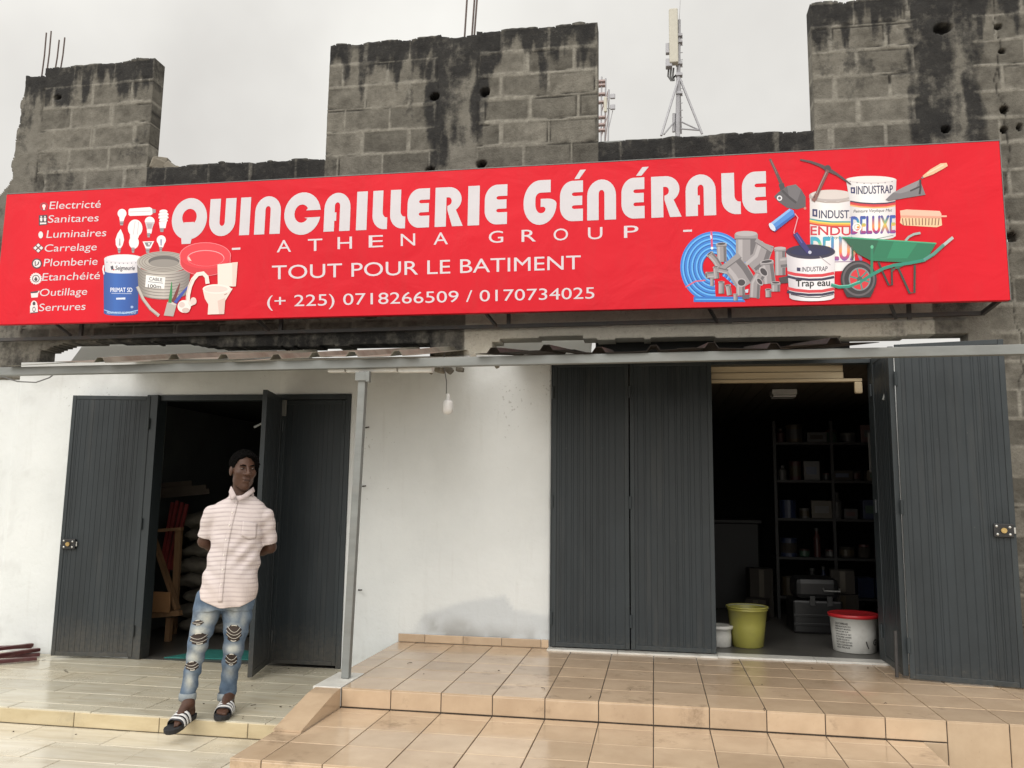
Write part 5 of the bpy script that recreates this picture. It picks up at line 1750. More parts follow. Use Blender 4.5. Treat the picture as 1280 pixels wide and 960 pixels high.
# ------------------------------------------------------------------ things on the ground and in the doorways
def bucket(name, label, cat, c, rt, rb_, h, m, lid=None, handle=None, rim=0.012, group=None):
    t = thing(name, label, cat, c, group)
    prof = [(rb_ - 0.01, 0.0), (rb_, 0.006), (rb_ + (rt - rb_) * 0.5, h * 0.5), (rt - 0.004, h * 0.9), (rt + 0.004, h * 0.905), (rt + 0.004, h * 0.93), (rt, h * 0.935)]
    if lid is None:
        prof += [(rt, h - rim), (rt + rim, h - rim * 0.9), (rt + rim, h - 0.003), (rt + rim * 0.5, h), (rt - 0.004, h), (rt - 0.006, h - 0.01), (rb_ - 0.006, 0.012), (0.001, 0.012)]
    else:
        prof += [(rt, h)]
    body = MB().lathe(prof, c, 40).build('body', m, t, smooth=True)
    if lid:
        MB().lathe([(rt + 0.001, h - 0.022), (rt + 0.012, h - 0.022), (rt + 0.013, h + 0.004), (rt + 0.004, h + 0.008), (rt - 0.01, h + 0.003), (0.001, h + 0.002)], c, 40).build('lid', lid, t, smooth=True)
    if handle:
        c = Vector(c)
        pts = [c + Vector((-(rt + 0.012) * math.cos(s), handle * math.sin(s), h - 0.02 + 0.02 * math.sin(s))) for s in np.linspace(0, math.pi, 15)]
        MB().tube(pts, 0.0035, 6).build('handle', M_STEEL, t)
    return t


M_YELLOW = mat('yellow_plastic', (0.34, 0.32, 0.075), 0.35, 0.08, 4, 0.03, dirt=(0.25, 0.23, 0.08), dscale=7, damt=0.5)
M_WHITEPL = mat('white_plastic', (0.62, 0.62, 0.59), 0.35, 0.06, 4, 0.03, dirt=(0.35, 0.32, 0.28), dscale=6, damt=0.5)
M_REDPL = mat('red_plastic', (0.42, 0.02, 0.025), 0.35, 0.08)
FZ = 0.2475
pY = onz(937, 811, FZ)
bucket('yellow_bucket', 'yellow plastic bucket standing in the open gateway', 'bucket', (pY.x, pY.y + 0.12, FZ), 0.163, 0.125, 0.33, M_YELLOW, handle=0.10)
pS = onz(904, 810, FZ)
bucket('white_tub', 'small white tub half hidden by the closed gate, left of the yellow bucket', 'tub', (pS.x - 0.02, pS.y + 0.09, FZ), 0.098, 0.092, 0.165, M_WHITEPL, lid=M_WHITEPL)
pR = onz(1075, 818, FZ)
cR = Vector((pR.x - 0.005, pR.y + 0.16, FZ))
tR = bucket('paint_bucket', 'white paint bucket with a red lid and small black print beside the open leaf', 'bucket', cR, 0.185, 0.165, 0.295, M_WHITEPL, lid=M_REDPL)
# print wrapped around the bucket
wb = MB()


def wrap(s, a0, z, wd, hh, bold=0.0):
    vs, fs = text_geo(s, bold, 0)
    n = len(wb.v)
    for u, v in vs:
        zz = z + v * hh
        r = 0.165 + (0.185 - 0.165) * zz / 0.295 + 0.0025
        an = math.radians(a0) + u * wd / r
        wb.v.append(cR + Vector((r * math.cos(an), r * math.sin(an), zz)))
    wb.f += [tuple(n + i for i in f) for f in fs]


lines = ['COLLE CARRELAGE', 'PREPARATION DU', 'SUPPORT MURAL', 'APPLIQUER SUR', 'UNE SURFACE SEC', 'ET PROPRE LAISSER', 'SECHER DOUZE H', 'NETTOYER OUTILS', 'A EAU CONSERVER', 'AU FRAIS']
for i, s in enumerate(lines):
    wrap(s, 208, 0.222 - i * 0.0205, 0.135 if i % 3 else 0.115, 0.0125 if i else 0.016, 0.02)
M_PRINT = mat('black_print', (0.03, 0.03, 0.03), 0.5, 0.05, bump=0)
wb.build('printed_text', M_PRINT, tR)
wb = MB()
wrap('G', 312, 0.065, 0.05, 0.05, 0.03)
wb.build('printed_letter', M_PRINT, tR)
MB().tube([cR + Vector((0.175 * math.cos(q), 0.175 * math.sin(q), zz)) for q, zz in ((5.03, 0.10), (5.08, 0.07), (5.15, 0.045))], 0.004, 6).build('drip', M_PRINT, tR)

# striped staff leaning inside the gateway
M_STAFF = mat('staff_white', (0.6, 0.57, 0.5), 0.5, 0.05)
st = thing('measuring_staff', 'white and red striped staff upright between red lidded bucket and open leaf', 'staff', (1.63, 7.02, FZ))
p0, p1 = at(1104, 770, 7.02), at(1099, 646, 7.02)
MB().bar((p0.x, 7.02, FZ), p1, 0.028, 0.02).build('rod', M_STAFF, st)
for q in (0.30, 0.48, 0.62, 0.74):
    c = p0.lerp(p1, q)
    MB().box((c.x - 0.022, 7.0, c.z - 0.03), (c.x + 0.0155, 7.032, c.z + 0.03)).build('red_band', M_REDPL, st)

# left doorway: trestle, red poles, sacks, mat
M_WOOD = mat('old_timber', (0.23, 0.13, 0.065), 0.7, 0.25, 6, 0.2, 40, stretch=(2, 2, 0.3))
M_DARKWOOD = mat('dark_old_timber', (0.06, 0.045, 0.032), 0.8, 0.3, 6, 0.2, 40)
M_CARD = mat('brown_board', (0.33, 0.17, 0.075), 0.7, 0.15, 4)
TY = 7.75
tr = thing('wooden_trestle', 'rough timber trestle with a brown board inside the left doorway', 'trestle', (at(205, 790, TY).x, TY, 0))
b = MB()
b.bar(at(187, 668, TY), at(178, 800, TY - 0.1), 0.06, 0.04)
b.bar(at(224, 660, TY), at(218, 770, TY + 0.1), 0.06, 0.04)
b.bar(at(192, 672, TY - 0.03), at(222, 762, TY - 0.03), 0.07, 0.03)
b.bar(at(186, 664, TY - 0.05), at(228, 661, TY - 0.05), 0.05, 0.03)
b.bar(at(176, 770, TY - 0.08), at(226, 766, TY - 0.08), 0.06, 0.05)
for px in (183, 212):
    q = at(px, 772, TY)
    b.bar(q, (q.x, TY, 0), 0.05, 0.05)
for px in (178, 218):
    q = at(px, 772, TY + 0.4)
    b.bar(q, (q.x, TY + 0.4, 0), 0.05, 0.05)
b.build('frame', M_WOOD, tr)
a, c = at(180, 764, TY - 0.12), at(220, 739, TY - 0.06)
MB().box((a.x, TY - 0.16, a.z), (c.x, TY - 0.135, c.z), 0.003).build('board', M_CARD, tr)
M_REDSTEEL = mat('red_primer_steel', (0.2, 0.03, 0.03), 0.5, 0.2, 10, dirt=(0.06, 0.03, 0.03), dscale=5, damt=0.5)
for i, (pa, pb) in enumerate((((222, 626), (204, 715)), ((228, 628), (209, 718)), ((234, 630), (214, 712)), ((216, 628), (203, 700)))):
    o = MB().bar(at(*pa, 7.95), at(*pb, 7.88), 0.028, 0.028).build('red_pole', M_REDSTEEL)
    tag(o, 'red painted steel pole leaning in the bundle behind the timber trestle', 'pole', 'red poles leaning inside the left doorway')
M_SACK = mat('woven_sack', (0.14, 0.125, 0.10), 0.8, 0.3, 8, 0.4, 90)
sx = at(262, 700, 8.3).x
k = 0
for col_ in range(3):
    for i in range(8):
        z = 0.075 + i * 0.155
        rr2 = random.Random(col_ * 10 + i)
        c = Vector((sx + col_ * 0.44 - 0.05 + rr2.uniform(-0.05, 0.05), 8.4 + rr2.uniform(-0.06, 0.06), z + 0.008))
        bm = bmesh.new()
        bmesh.ops.create_cube(bm, size=1)
        bmesh.ops.subdivide_edges(bm, edges=list(bm.edges), cuts=5, use_grid_fill=True)
        for v in bm.verts:
            x, y, zz = v.co
            e = max(abs(x), abs(y)) * 2
            puff = 1 - 0.55 * max(0, e - 0.35) ** 2 * 1.6
            sag = -0.05 * max(0, abs(x) * 2 - 0.5) ** 2 + 0.012 * math.sin(x * 11 + i) + 0.01 * math.sin(y * 9 + col_ + i * 2)
            v.co = Vector((x * 0.40 * (1 - 0.25 * (2 * zz) ** 2 * (abs(x) > 0.3)), y * 0.60 * (1 - 0.2 * (2 * zz) ** 2 * (abs(y) > 0.3)), zz * 0.18 * puff + sag)) + Vector((rr2.uniform(-1, 1), rr2.uniform(-1, 1), rr2.uniform(-1, 1))) * 0.007
        vs = [v.co + c for v in bm.verts]
        bm.verts.index_update()
        fs = [[v.index for v in f.verts] for f in bm.faces]
        bm.free()
        o = link_mesh('cement_sack', vs, fs, M_SACK, None, True, c)
        lev = ['lowest', 'second lowest', 'third from the bottom', 'fourth from the bottom', 'fourth from the top', 'third from the top', 'second highest', 'topmost'][i]
        tag(o, 'grey woven sack, %s in the stack %s' % (lev, ['just left of the man', 'hidden behind the man', 'behind the open gate leaf'][col_]), 'sack', 'stacked sacks inside the left doorway')
for i, (pa, pb, lb) in enumerate((((176, 622), (262, 614), 'lowest dark plank lying across the sacks'), ((180, 616), (258, 609), 'middle dark plank lying across the sacks'), ((178, 609), (240, 604), 'topmost dark plank lying across the sacks'))):
    o = MB().bar(at(*pa, 7.95 + i * 0.03), at(*pb, 8.15), 0.03, 0.055).build('plank', M_DARKWOOD)
    tag(o, lb + ' inside the left doorway', 'plank', 'planks on the sacks')
M_MAT = mat('teal_mat', (0.02, 0.16, 0.14), 0.7, 0.15, 20, 0.5, 120)
mv = [onz(205, 823, 0.0), onz(332, 826, 0.0), onz(330, 815, 0.0), onz(262, 813, 0.0)]
b = MB().add([(v.x, v.y, 0.002) for v in mv] + [(v.x, v.y, 0.010) for v in mv], [(0, 3, 2, 1), (4, 5, 6, 7), (0, 1, 5, 4), (1, 2, 6, 5), (2, 3, 7, 6), (3, 0, 4, 7)])
tag(b.build('floor_mat', M_MAT, None, False, (-3.7, 7.0, 0)), 'teal green mat on the floor just inside the left doorway', 'mat')
# burgundy tubes at the far left
M_BURG = mat('burgundy_primer', (0.075, 0.016, 0.018), 0.45, 0.25, 10, 0.1, dirt=(0.16, 0.11, 0.09), dscale=8, damt=0.5)
for i, (pa, pb, Ya, Yb) in enumerate((((-60, 824), (50, 818), 6.0, 6.45), ((-60, 828), (49, 812), 5.9, 6.5), ((-60, 818), (41, 806), 6.05, 6.6), ((-60, 832), (46, 823), 5.85, 6.3), ((-60, 812), (40, 808), 6.1, 6.55))):
    zz = (0.025, 0.06, 0.095, 0.025, 0.07)[i]
    a, c = onz(*pa, zz), onz(*pb, zz)
    o = MB().bar(a, c, 0.045, 0.028, bev=0.003).build('steel_tube', M_BURG)
    tag(o, 'burgundy painted steel tube lying in the heap at the left edge of the landing', 'tube', 'burgundy tubes heaped on the landing')

# loose grit, twigs and dry leaf bits on the tiles
dbm = MB()
rd_ = random.Random(9)
M_DEBRIS = mat('dry_twigs', (0.06, 0.042, 0.026), 0.9, 0.5, 60, bump=0)
for i in range(70):
    zone = rd_.random()
    if zone < 0.55:
        x, y, z = rd_.uniform(-6.2, -2.25), rd_.uniform(EDGE_Y + 0.05, WALL_Y - 0.06), 0.002
        if rd_.random() < 0.5:
            x = rd_.uniform(-3.2, -2.25)
    elif zone < 0.75:
        x, y, z = rd_.uniform(-6, -2.3), rd_.uniform(4.2, EDGE_Y - 0.03), LOW_Z + 0.003
    else:
        x, y, z = rd_.uniform(-2.0, 2.6), rd_.uniform(EDGE_Y + 0.03, WALL_Y - 0.2), TER_Z + 0.002
    a = rd_.uniform(0, 6.3)
    if rd_.random() < 0.35:
        L = rd_.uniform(0.02, 0.11)
        dbm.tube([(x, y, z + 0.001), (x + L * 0.5 * math.cos(a), y + L * 0.5 * math.sin(a), z + 0.004), (x + L * math.cos(a + 0.25), y + L * math.sin(a + 0.25), z + 0.001)], 0.0018, 4)
    else:
        r = rd_.uniform(0.0015, 0.0045)
        dbm.box((-r * rd_.uniform(1, 2.5), -r, 0), (r, r, r * 0.8), 0, Matrix.Translation((x, y, z)) @ Matrix.Rotation(a, 4, 'Z'))
tag(dbm.build('debris', M_DEBRIS), 'scattered grit, twigs and dry leaf bits lying on the tiles', 'debris', kind='stuff')

# goods in the right hand shop, colours darkened to stand for dim light
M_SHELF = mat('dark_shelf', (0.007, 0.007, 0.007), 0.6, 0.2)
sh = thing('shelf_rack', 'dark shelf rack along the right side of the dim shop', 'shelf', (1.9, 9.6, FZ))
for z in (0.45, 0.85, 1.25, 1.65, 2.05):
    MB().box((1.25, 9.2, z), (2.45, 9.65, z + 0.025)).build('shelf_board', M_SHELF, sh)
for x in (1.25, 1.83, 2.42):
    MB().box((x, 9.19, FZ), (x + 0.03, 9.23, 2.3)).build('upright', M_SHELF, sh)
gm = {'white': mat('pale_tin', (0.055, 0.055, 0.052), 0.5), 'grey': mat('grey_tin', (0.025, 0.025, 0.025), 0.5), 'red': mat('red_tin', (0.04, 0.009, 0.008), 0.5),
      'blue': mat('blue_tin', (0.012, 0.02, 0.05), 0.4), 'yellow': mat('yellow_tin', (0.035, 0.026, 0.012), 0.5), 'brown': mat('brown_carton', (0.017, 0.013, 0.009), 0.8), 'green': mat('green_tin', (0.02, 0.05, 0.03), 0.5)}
rs = random.Random(3)
seen = set()
lev_n = {0.45: 'lowest', 0.85: 'second', 1.25: 'third', 1.65: 'fourth', 2.05: 'top'}
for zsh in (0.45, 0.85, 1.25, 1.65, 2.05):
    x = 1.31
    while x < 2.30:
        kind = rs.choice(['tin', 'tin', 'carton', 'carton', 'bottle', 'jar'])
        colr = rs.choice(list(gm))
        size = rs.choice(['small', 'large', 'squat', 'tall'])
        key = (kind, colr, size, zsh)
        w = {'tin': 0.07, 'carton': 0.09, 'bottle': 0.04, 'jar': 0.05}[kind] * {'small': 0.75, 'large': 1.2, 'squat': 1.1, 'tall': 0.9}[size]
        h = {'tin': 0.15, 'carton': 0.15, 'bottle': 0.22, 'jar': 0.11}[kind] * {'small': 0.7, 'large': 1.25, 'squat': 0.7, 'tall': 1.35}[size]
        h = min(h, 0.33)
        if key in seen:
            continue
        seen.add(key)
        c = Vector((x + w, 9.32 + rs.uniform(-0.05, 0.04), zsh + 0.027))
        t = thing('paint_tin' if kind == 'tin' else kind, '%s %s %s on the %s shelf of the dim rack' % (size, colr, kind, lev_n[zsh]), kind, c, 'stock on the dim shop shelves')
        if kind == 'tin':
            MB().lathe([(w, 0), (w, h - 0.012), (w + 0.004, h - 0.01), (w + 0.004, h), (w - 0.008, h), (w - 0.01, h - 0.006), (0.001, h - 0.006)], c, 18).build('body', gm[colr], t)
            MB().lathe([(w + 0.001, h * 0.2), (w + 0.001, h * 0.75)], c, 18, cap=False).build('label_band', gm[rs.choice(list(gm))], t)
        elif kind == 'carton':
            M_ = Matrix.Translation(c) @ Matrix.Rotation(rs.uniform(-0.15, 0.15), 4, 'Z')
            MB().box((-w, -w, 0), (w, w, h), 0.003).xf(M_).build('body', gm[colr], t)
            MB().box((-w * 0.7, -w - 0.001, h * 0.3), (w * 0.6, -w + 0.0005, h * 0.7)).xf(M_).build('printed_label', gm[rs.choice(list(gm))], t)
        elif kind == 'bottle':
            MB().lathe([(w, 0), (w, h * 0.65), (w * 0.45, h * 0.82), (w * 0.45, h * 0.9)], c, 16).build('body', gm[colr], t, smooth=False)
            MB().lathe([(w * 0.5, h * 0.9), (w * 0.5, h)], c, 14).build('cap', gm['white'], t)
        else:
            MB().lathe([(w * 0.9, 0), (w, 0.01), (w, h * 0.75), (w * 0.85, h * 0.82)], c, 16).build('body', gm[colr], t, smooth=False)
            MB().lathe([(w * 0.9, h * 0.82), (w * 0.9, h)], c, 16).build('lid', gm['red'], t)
        x += 2 * w + rs.uniform(0.0, 0.05)
# cartons heaped before the rack
for i, (x, y, z, w, d, h, a, nm) in enumerate(((1.75, 8.7, FZ, 0.30, 0.25, 0.32, 0.2, 'largest brown carton on the shop floor by the rack'), (1.80, 8.72, FZ + 0.325, 0.22, 0.2, 0.22, -0.15, 'brown carton stacked on the largest carton by the rack'),
                                            (1.08, 9.25, FZ, 0.24, 0.2, 0.5, 0.1, 'tall brown carton standing at the left end of the rack'), (1.02, 8.95, FZ, 0.2, 0.2, 0.22, -0.3, 'low brown carton in front of the tall carton'))):
    c = thing('carton', nm, 'carton', (x, y, z), 'cartons on the dim shop floor')
    M_ = Matrix.Translation((x, y, z + 0.002)) @ Matrix.Rotation(a, 4, 'Z')
    MB().box((-w / 2, -d / 2, 0), (w / 2, d / 2, h), 0.004).xf(M_).build('body', gm['brown'], c)
    MB().box((-0.025, -d / 2 - 0.0015, 0.02), (0.025, -d / 2 + 0.0005, h - 0.01)).xf(M_).build('tape', gm['yellow'], c)
M_TOOL = mat('dark_case', (0.009, 0.009, 0.0095), 0.35, 0.2)
tb = thing('tool_case', 'dark tool case with a pale handle on the shop floor', 'case', (1.32, 8.45, FZ))
a, c = at(1000, 770, 8.2), at(1052, 710, 8.2)
MB().box((a.x - 0.06, 8.2, FZ), (c.x, 8.62, FZ + 0.30), 0.02).build('body', M_TOOL, tb)
MB().box((a.x - 0.03, 8.22, FZ + 0.304), (c.x - 0.02, 8.6, FZ + 0.5), 0.05).build('lid', M_TOOL, tb)
for fx in (0.3, 0.7):
    xx = a.x + (c.x - a.x) * fx
    MB().box((xx - 0.025, 8.185, FZ + 0.25), (xx + 0.025, 8.199, FZ + 0.34), 0.004).build('latch', gm['grey'], tb)
for zz in (0.07, 0.15):
    MB().box((a.x - 0.055, 8.192, FZ + zz), (c.x - 0.005, 8.1995, FZ + zz + 0.025), 0.003).build('moulded_rib', M_TOOL, tb)
q = at(1041, 739, 8.19)
MB().tube([(q.x - 0.08, 8.2, q.z + 0.02), (q.x - 0.08, 8.17, q.z), (q.x + 0.06, 8.17, q.z), (q.x + 0.06, 8.2, q.z + 0.02)], 0.008, 8).build('handle', M_NICKEL, tb)
cn = thing('shop_counter', 'dark counter along the left side of the dim shop', 'counter', (0.2, 10.0, FZ))
MB().box((-1.2, 9.8, FZ), (1.15, 10.4, FZ + 0.95), 0.01).build('body', M_SHELF, cn)
MB().box((-1.25, 9.76, FZ + 0.952), (1.18, 10.44, FZ + 0.99), 0.005).build('top', M_SHELF, cn)
# fluorescent fitting on the ceiling, unlit
lf_ = thing('ceiling_light', 'unlit tube light on the plank ceiling of the right shop', 'ceiling light', at(979, 491, 8.6))
q = at(979, 491, 8.6)
MB().box((q.x - 0.12, 8.5, 2.50), (q.x + 0.12, 8.7, 2.559), 0.01).build('housing', M_WHITEPVC, lf_)
MB().box((q.x - 0.11, 8.51, 2.478), (q.x + 0.11, 8.69, 2.498), 0.008).build('diffuser', M_BULB, lf_)
# hanging rolls of printed tape by the gate
M_NOTE = gm['grey']
nt_ = thing('notice_strip', 'narrow pale notice with black marks hanging inside by the open leaf', 'notice', at(1093, 570, 7.3))
a, c = at(1087, 590, 7.3), at(1096, 541, 7.3)
MB().box((a.x, 7.3, a.z), (c.x, 7.306, c.z)).build('sheet', gm['white'], nt_)
b = MB()
for i in range(9):
    z = a.z + (c.z - a.z) * (i + 0.4) / 9
    b.box((a.x + 0.006 + 0.004 * (i % 3), 7.2955, z), (c.x - 0.008, 7.2985, z + 0.018))
b.build('dark_marks', M_PRINT, nt_)

# ------------------------------------------------------------------ the man
class Field:
    """Signed distance field on a grid; shapes are blended together, then meshed as one continuous surface."""
    def __init__(self, lo, hi, h):
        self.lo, self.h = np.array(lo, float), h
        n = np.ceil((np.array(hi) - self.lo) / h).astype(int) + 1
        self.ax = [self.lo[i] + np.arange(n[i]) * h for i in range(3)]
        self.V = np.full(tuple(n), 9.0, dtype=np.float32)

    def sub(self, lo, hi):
        sl = []
        for i in range(3):
            a = int(max(0, np.floor((lo[i] - self.lo[i]) / self.h)))
            b_ = int(min(self.V.shape[i], np.ceil((hi[i] - self.lo[i]) / self.h) + 1))
            sl.append(slice(a, max(b_, a)))
        X = self.ax[0][sl[0]][:, None, None]
        Y = self.ax[1][sl[1]][None, :, None]
        Z = self.ax[2][sl[2]][None, None, :]
        return tuple(sl), X, Y, Z

    def blend(self, sl, d, k, op='add'):
        a = self.V[sl]
        d = d.astype(np.float32)
        if a.size == 0:
            return
        if op == 'add':
            h = np.clip(0.5 + 0.5 * (d - a) / k, 0, 1)
            self.V[sl] = d * (1 - h) + a * h - k * h * (1 - h)
        else:                                     # carve
            h = np.clip(0.5 - 0.5 * (d + a) / k, 0, 1)
            self.V[sl] = a * (1 - h) - d * h + k * h * (1 - h)

    def cone(self, a, b_, ra, rb_, k=0.012):
        a, b_ = np.array(a, float), np.array(b_, float)
        m = max(ra, rb_) + k * 2 + 0.02
        sl, X, Y, Z = self.sub(np.minimum(a, b_) - m, np.maximum(a, b_) + m)
        ab = b_ - a
        t = np.clip(((X - a[0]) * ab[0] + (Y - a[1]) * ab[1] + (Z - a[2]) * ab[2]) / max(1e-9, ab @ ab), 0, 1)
        d = np.sqrt((X - a[0] - t * ab[0]) ** 2 + (Y - a[1] - t * ab[1]) ** 2 + (Z - a[2] - t * ab[2]) ** 2) - (ra + (rb_ - ra) * t)
        self.blend(sl, d, k)

    def chain(self, pts, k=0.012):
        for (a, ra), (b_, rb_) in zip(pts, pts[1:]):
            self.cone(a, b_, ra, rb_, k)

    def ell(self, c, r, k=0.012, R=None, op='add', noise=None):
        c, r = np.array(c, float), np.array(r, float)
        m = max(r) + k * 2 + 0.02
        sl, X, Y, Z = self.sub(c - m, c + m)
        p = [X - c[0], Y - c[1], Z - c[2]]
        if R is not None:
            p = [p[0] * R[0][i] + p[1] * R[1][i] + p[2] * R[2][i] for i in range(3)]
        q = np.sqrt((p[0] / r[0]) ** 2 + (p[1] / r[1]) ** 2 + (p[2] / r[2]) ** 2)
        g = np.sqrt((p[0] / r[0] ** 2) ** 2 + (p[1] / r[1] ** 2) ** 2 + (p[2] / r[2] ** 2) ** 2) + 1e-6
        d = q * (q - 1) / g
        self.blend(sl, d, k, op)

    def rows(self, zs, cx, cy, a, b_, k=0.015, n=2.4, fold=None):
        zs = np.array(zs)
        o = np.argsort(zs)
        I_ = lambda v, z: np.interp(z, zs[o], np.array(v)[o])
        m = 0.08
        sl, X, Y, Z = self.sub((min(np.array(cx) - a) - m, min(np.array(cy) - b_) - m, zs.min() - 0.001), (max(np.array(cx) + a) + m, max(np.array(cy) + b_) + m, zs.max() + 0.001))
        A, B = I_(a, Z), I_(b_, Z)
        q = (np.abs((X - I_(cx, Z)) / A) ** n + np.abs((Y - I_(cy, Z)) / B) ** n) ** (1 / n)
        d = (q - 1) * np.minimum(A, B)
        if fold is not None:
            d = d + fold(X, Y, Z)
        d = np.maximum(d, np.maximum(zs.min() + 0.004 - Z, Z - zs.max() + 0.004))
        self.blend(sl, d, k)

    def cut(self, fn):
        """keep only where fn(X, Y, Z) < 0"""
        X, Y, Z = self.ax[0][:, None, None], self.ax[1][None, :, None], self.ax[2][None, None, :]
        self.V = np.maximum(self.V, np.broadcast_to(fn(X, Y, Z), self.V.shape).astype(np.float32))

    def add_noise(self, fn):
        X, Y, Z = self.ax[0][:, None, None], self.ax[1][None, :, None], self.ax[2][None, None, :]
        self.V = self.V + fn(X, Y, Z).astype(np.float32)

    def front(self, u, z):
        """depth of the first surface met from the front at (u, z)"""
        i = int(round((u - self.lo[0]) / self.h))
        k = int(round((z - self.lo[2]) / self.h))
        i, k = min(max(i, 0), self.V.shape[0] - 1), min(max(k, 0), self.V.shape[2] - 1)
        col_ = self.V[i, :, k]
        w = np.nonzero(col_ < 0)[0]
        if len(w) == 0:
            return None
        j = w[0]
        if j == 0:
            return self.ax[1][0]
        a, b_ = col_[j - 1], col_[j]
        return self.ax[1][j - 1] + self.h * a / (a - b_)

    def mesh(self):
        V = self.V
        ins = V < 0
        shp = np.array(V.shape)
        cs = tuple(shp - 1)
        acc = np.zeros(cs + (3,), np.float32)
        cnt = np.zeros(cs, np.float32)

        def corner(A, o):
            return A[o[0]:o[0] + cs[0], o[1]:o[1] + cs[1], o[2]:o[2] + cs[2]]
        for ax_ in range(3):
            oth = [i for i in range(3) if i != ax_]
            for p_ in (0, 1):
                for q_ in (0, 1):
                    o0 = [0, 0, 0]
                    o0[oth[0]], o0[oth[1]] = p_, q_
                    o1 = list(o0)
                    o1[ax_] = 1
                    a, b_ = corner(V, o0), corner(V, o1)
                    m = (a < 0) != (b_ < 0)
                    t = np.where(m, a / np.where(m, a - b_, 1), 0)
                    for i in range(3):
                        acc[..., i] += np.where(m, (t if i == ax_ else o0[i]), 0)
                    cnt += m
        act = cnt > 0
        ii = np.argwhere(act)
        P = self.lo + (ii + acc[act] / cnt[act][:, None]) * self.h
        idx = -np.ones(cs, int)
        idx[act] = np.arange(len(ii))
        F = []
        for ax_ in range(3):
            u_, v_ = [(1, 2), (2, 0), (0, 1)][ax_]
            sl0 = [slice(None)] * 3
            sl1 = [slice(None)] * 3
            sl0[ax_], sl1[ax_] = slice(0, -1), slice(1, None)
            A, B = ins[tuple(sl0)], ins[tuple(sl1)]
            e = np.argwhere(A != B)
            e = e[(e[:, u_] > 0) & (e[:, v_] > 0) & (e[:, u_] < shp[u_] - 1) & (e[:, v_] < shp[v_] - 1)]
            s_ = A[tuple(e.T)]
            def c_(du, dv):
                q = e.copy()
                q[:, u_] -= du
                q[:, v_] -= dv
                return idx[tuple(q.T)]
            quad = np.stack([c_(1, 1), c_(0, 1), c_(0, 0), c_(1, 0)], 1)
            quad[~s_] = quad[~s_][:, ::-1]
            F.append(quad)
        return P, np.concatenate(F)


# local frame of the man: u to the photo's right, w away from the street, z up
MAN0 = Vector((-2.80, 5.37, 0))
vd = Vector((MAN0.x, MAN0.y, 0)).normalized()
E2 = vd
E1 = Vector((vd.y, -vd.x, 0))
D0 = Vector((MAN0.x, MAN0.y, 0)).length


def pm(px, py, w=0.0):
    d = Vector(Rm.T @ np.array([(px - 640) / F_PX, -(py - 480) / F_PX, 1.0]))
    t = (D0 + w) / d.dot(E2)
    p = CAM_POS + d * t
    return np.array([(p - MAN0).dot(E1), w, p.z])


def loc(p):
    q = Vector(p) - MAN0
    return np.array([q.dot(E1), q.dot(E2), p[2]])


def wld(p):
    return MAN0 + E1 * float(p[0]) + E2 * float(p[1]) + Vector((0, 0, float(p[2])))


PX = (pm(310, 700)[0] - pm(300, 700)[0]) / 10       # metres per photo pixel at the man
man = thing('person', 'young man in a striped short sleeved shirt and ripped jeans, hands behind his back', 'person', MAN0)


def field_obj(name, fld, m, parent, flip=False):
    P, Q = fld.mesh()
    o = link_mesh(name, [wld(p) for p in P], Q.tolist(), m, parent, True)
    bm = bmesh.new()
    bm.from_mesh(o.data)
    bmesh.ops.recalc_face_normals(bm, faces=list(bm.faces))
    bm.to_mesh(o.data)
    bm.free()
    return o, P


M_SKIN = mat('dark_brown_skin', (0.064, 0.0295, 0.018), 0.5, 0.22, 22, 0.12, 160, spec=0.35)
M_HAIR = mat('black_curly_hair', (0.005, 0.0045, 0.0045), 1.0, 0.4, 90, 1.0, 120, bdist=0.012, spec=0.02)

# ---- head frame: turned to the photo's right
HC = pm(303.5, 589.3, 0.0)
YAW = math.radians(21)
hr = np.array([math.cos(YAW), math.sin(YAW), 0])
hf = np.array([-math.sin(YAW), math.cos(YAW), 0])     # pointing backwards (local +y)
TILT = 0.03
hu = np.array([TILT, 0, 1.0])
hu /= np.linalg.norm(hu)


def H(x, y, z):
    return HC + hr * x + hf * y + hu * z


HR = [[hr[0], hf[0], hu[0]], [hr[1], hf[1], hu[1]], [hr[2], hf[2], hu[2]]]     # columns = axes
B = Field((-0.33, -0.52, -0.09), (0.36, 0.36, 1.80), 0.0052)
B.ell(H(0, 0.018, 0.042), (0.078, 0.097, 0.096), 0.02, HR)
B.ell(H(0, -0.024, -0.036), (0.063, 0.068, 0.086), 0.03, HR)
B.ell(H(0, -0.058, -0.106), (0.030, 0.026, 0.024), 0.03, HR)
for sgn in (-1, 1):
    B.ell(H(sgn * 0.046, -0.056, -0.012), (0.026, 0.024, 0.022), 0.03, HR)
    B.ell(H(sgn * 0.044, -0.012, -0.070), (0.017, 0.033, 0.028), 0.03, HR)
    B.ell(H(sgn * 0.080, 0.008, 0.0), (0.010, 0.021, 0.033), 0.008, HR)
B.cone(H(-0.040, -0.076, 0.036), H(0.040, -0.076, 0.036), 0.011, 0.011, 0.014)
for sgn in (-1, 1):
    B.ell(H(sgn * 0.0355, -0.098, 0.018), (0.020, 0.017, 0.010), 0.012, HR, 'carve')
B.cone(H(0, -0.088, 0.026), H(0, -0.108, -0.017), 0.009, 0.014, 0.010)
for sgn in (-1, 1):
    B.ell(H(sgn * 0.017, -0.097, -0.022), (0.013, 0.012, 0.010), 0.006, HR)
B.ell(H(0, -0.086, -0.052), (0.030, 0.013, 0.010), 0.006, HR)
B.ell(H(0, -0.084, -0.070), (0.028, 0.014, 0.010), 0.005, HR)
B.cone(H(-0.026, -0.099, -0.0605), H(0.026, -0.099, -0.0605), 0.002, 0.002, 0.001)
nk0, nk1 = H(0, 0.034, -0.08), pm(301, 630, 0.035)
B.cone(nk0, nk1, 0.046, 0.058, 0.012)
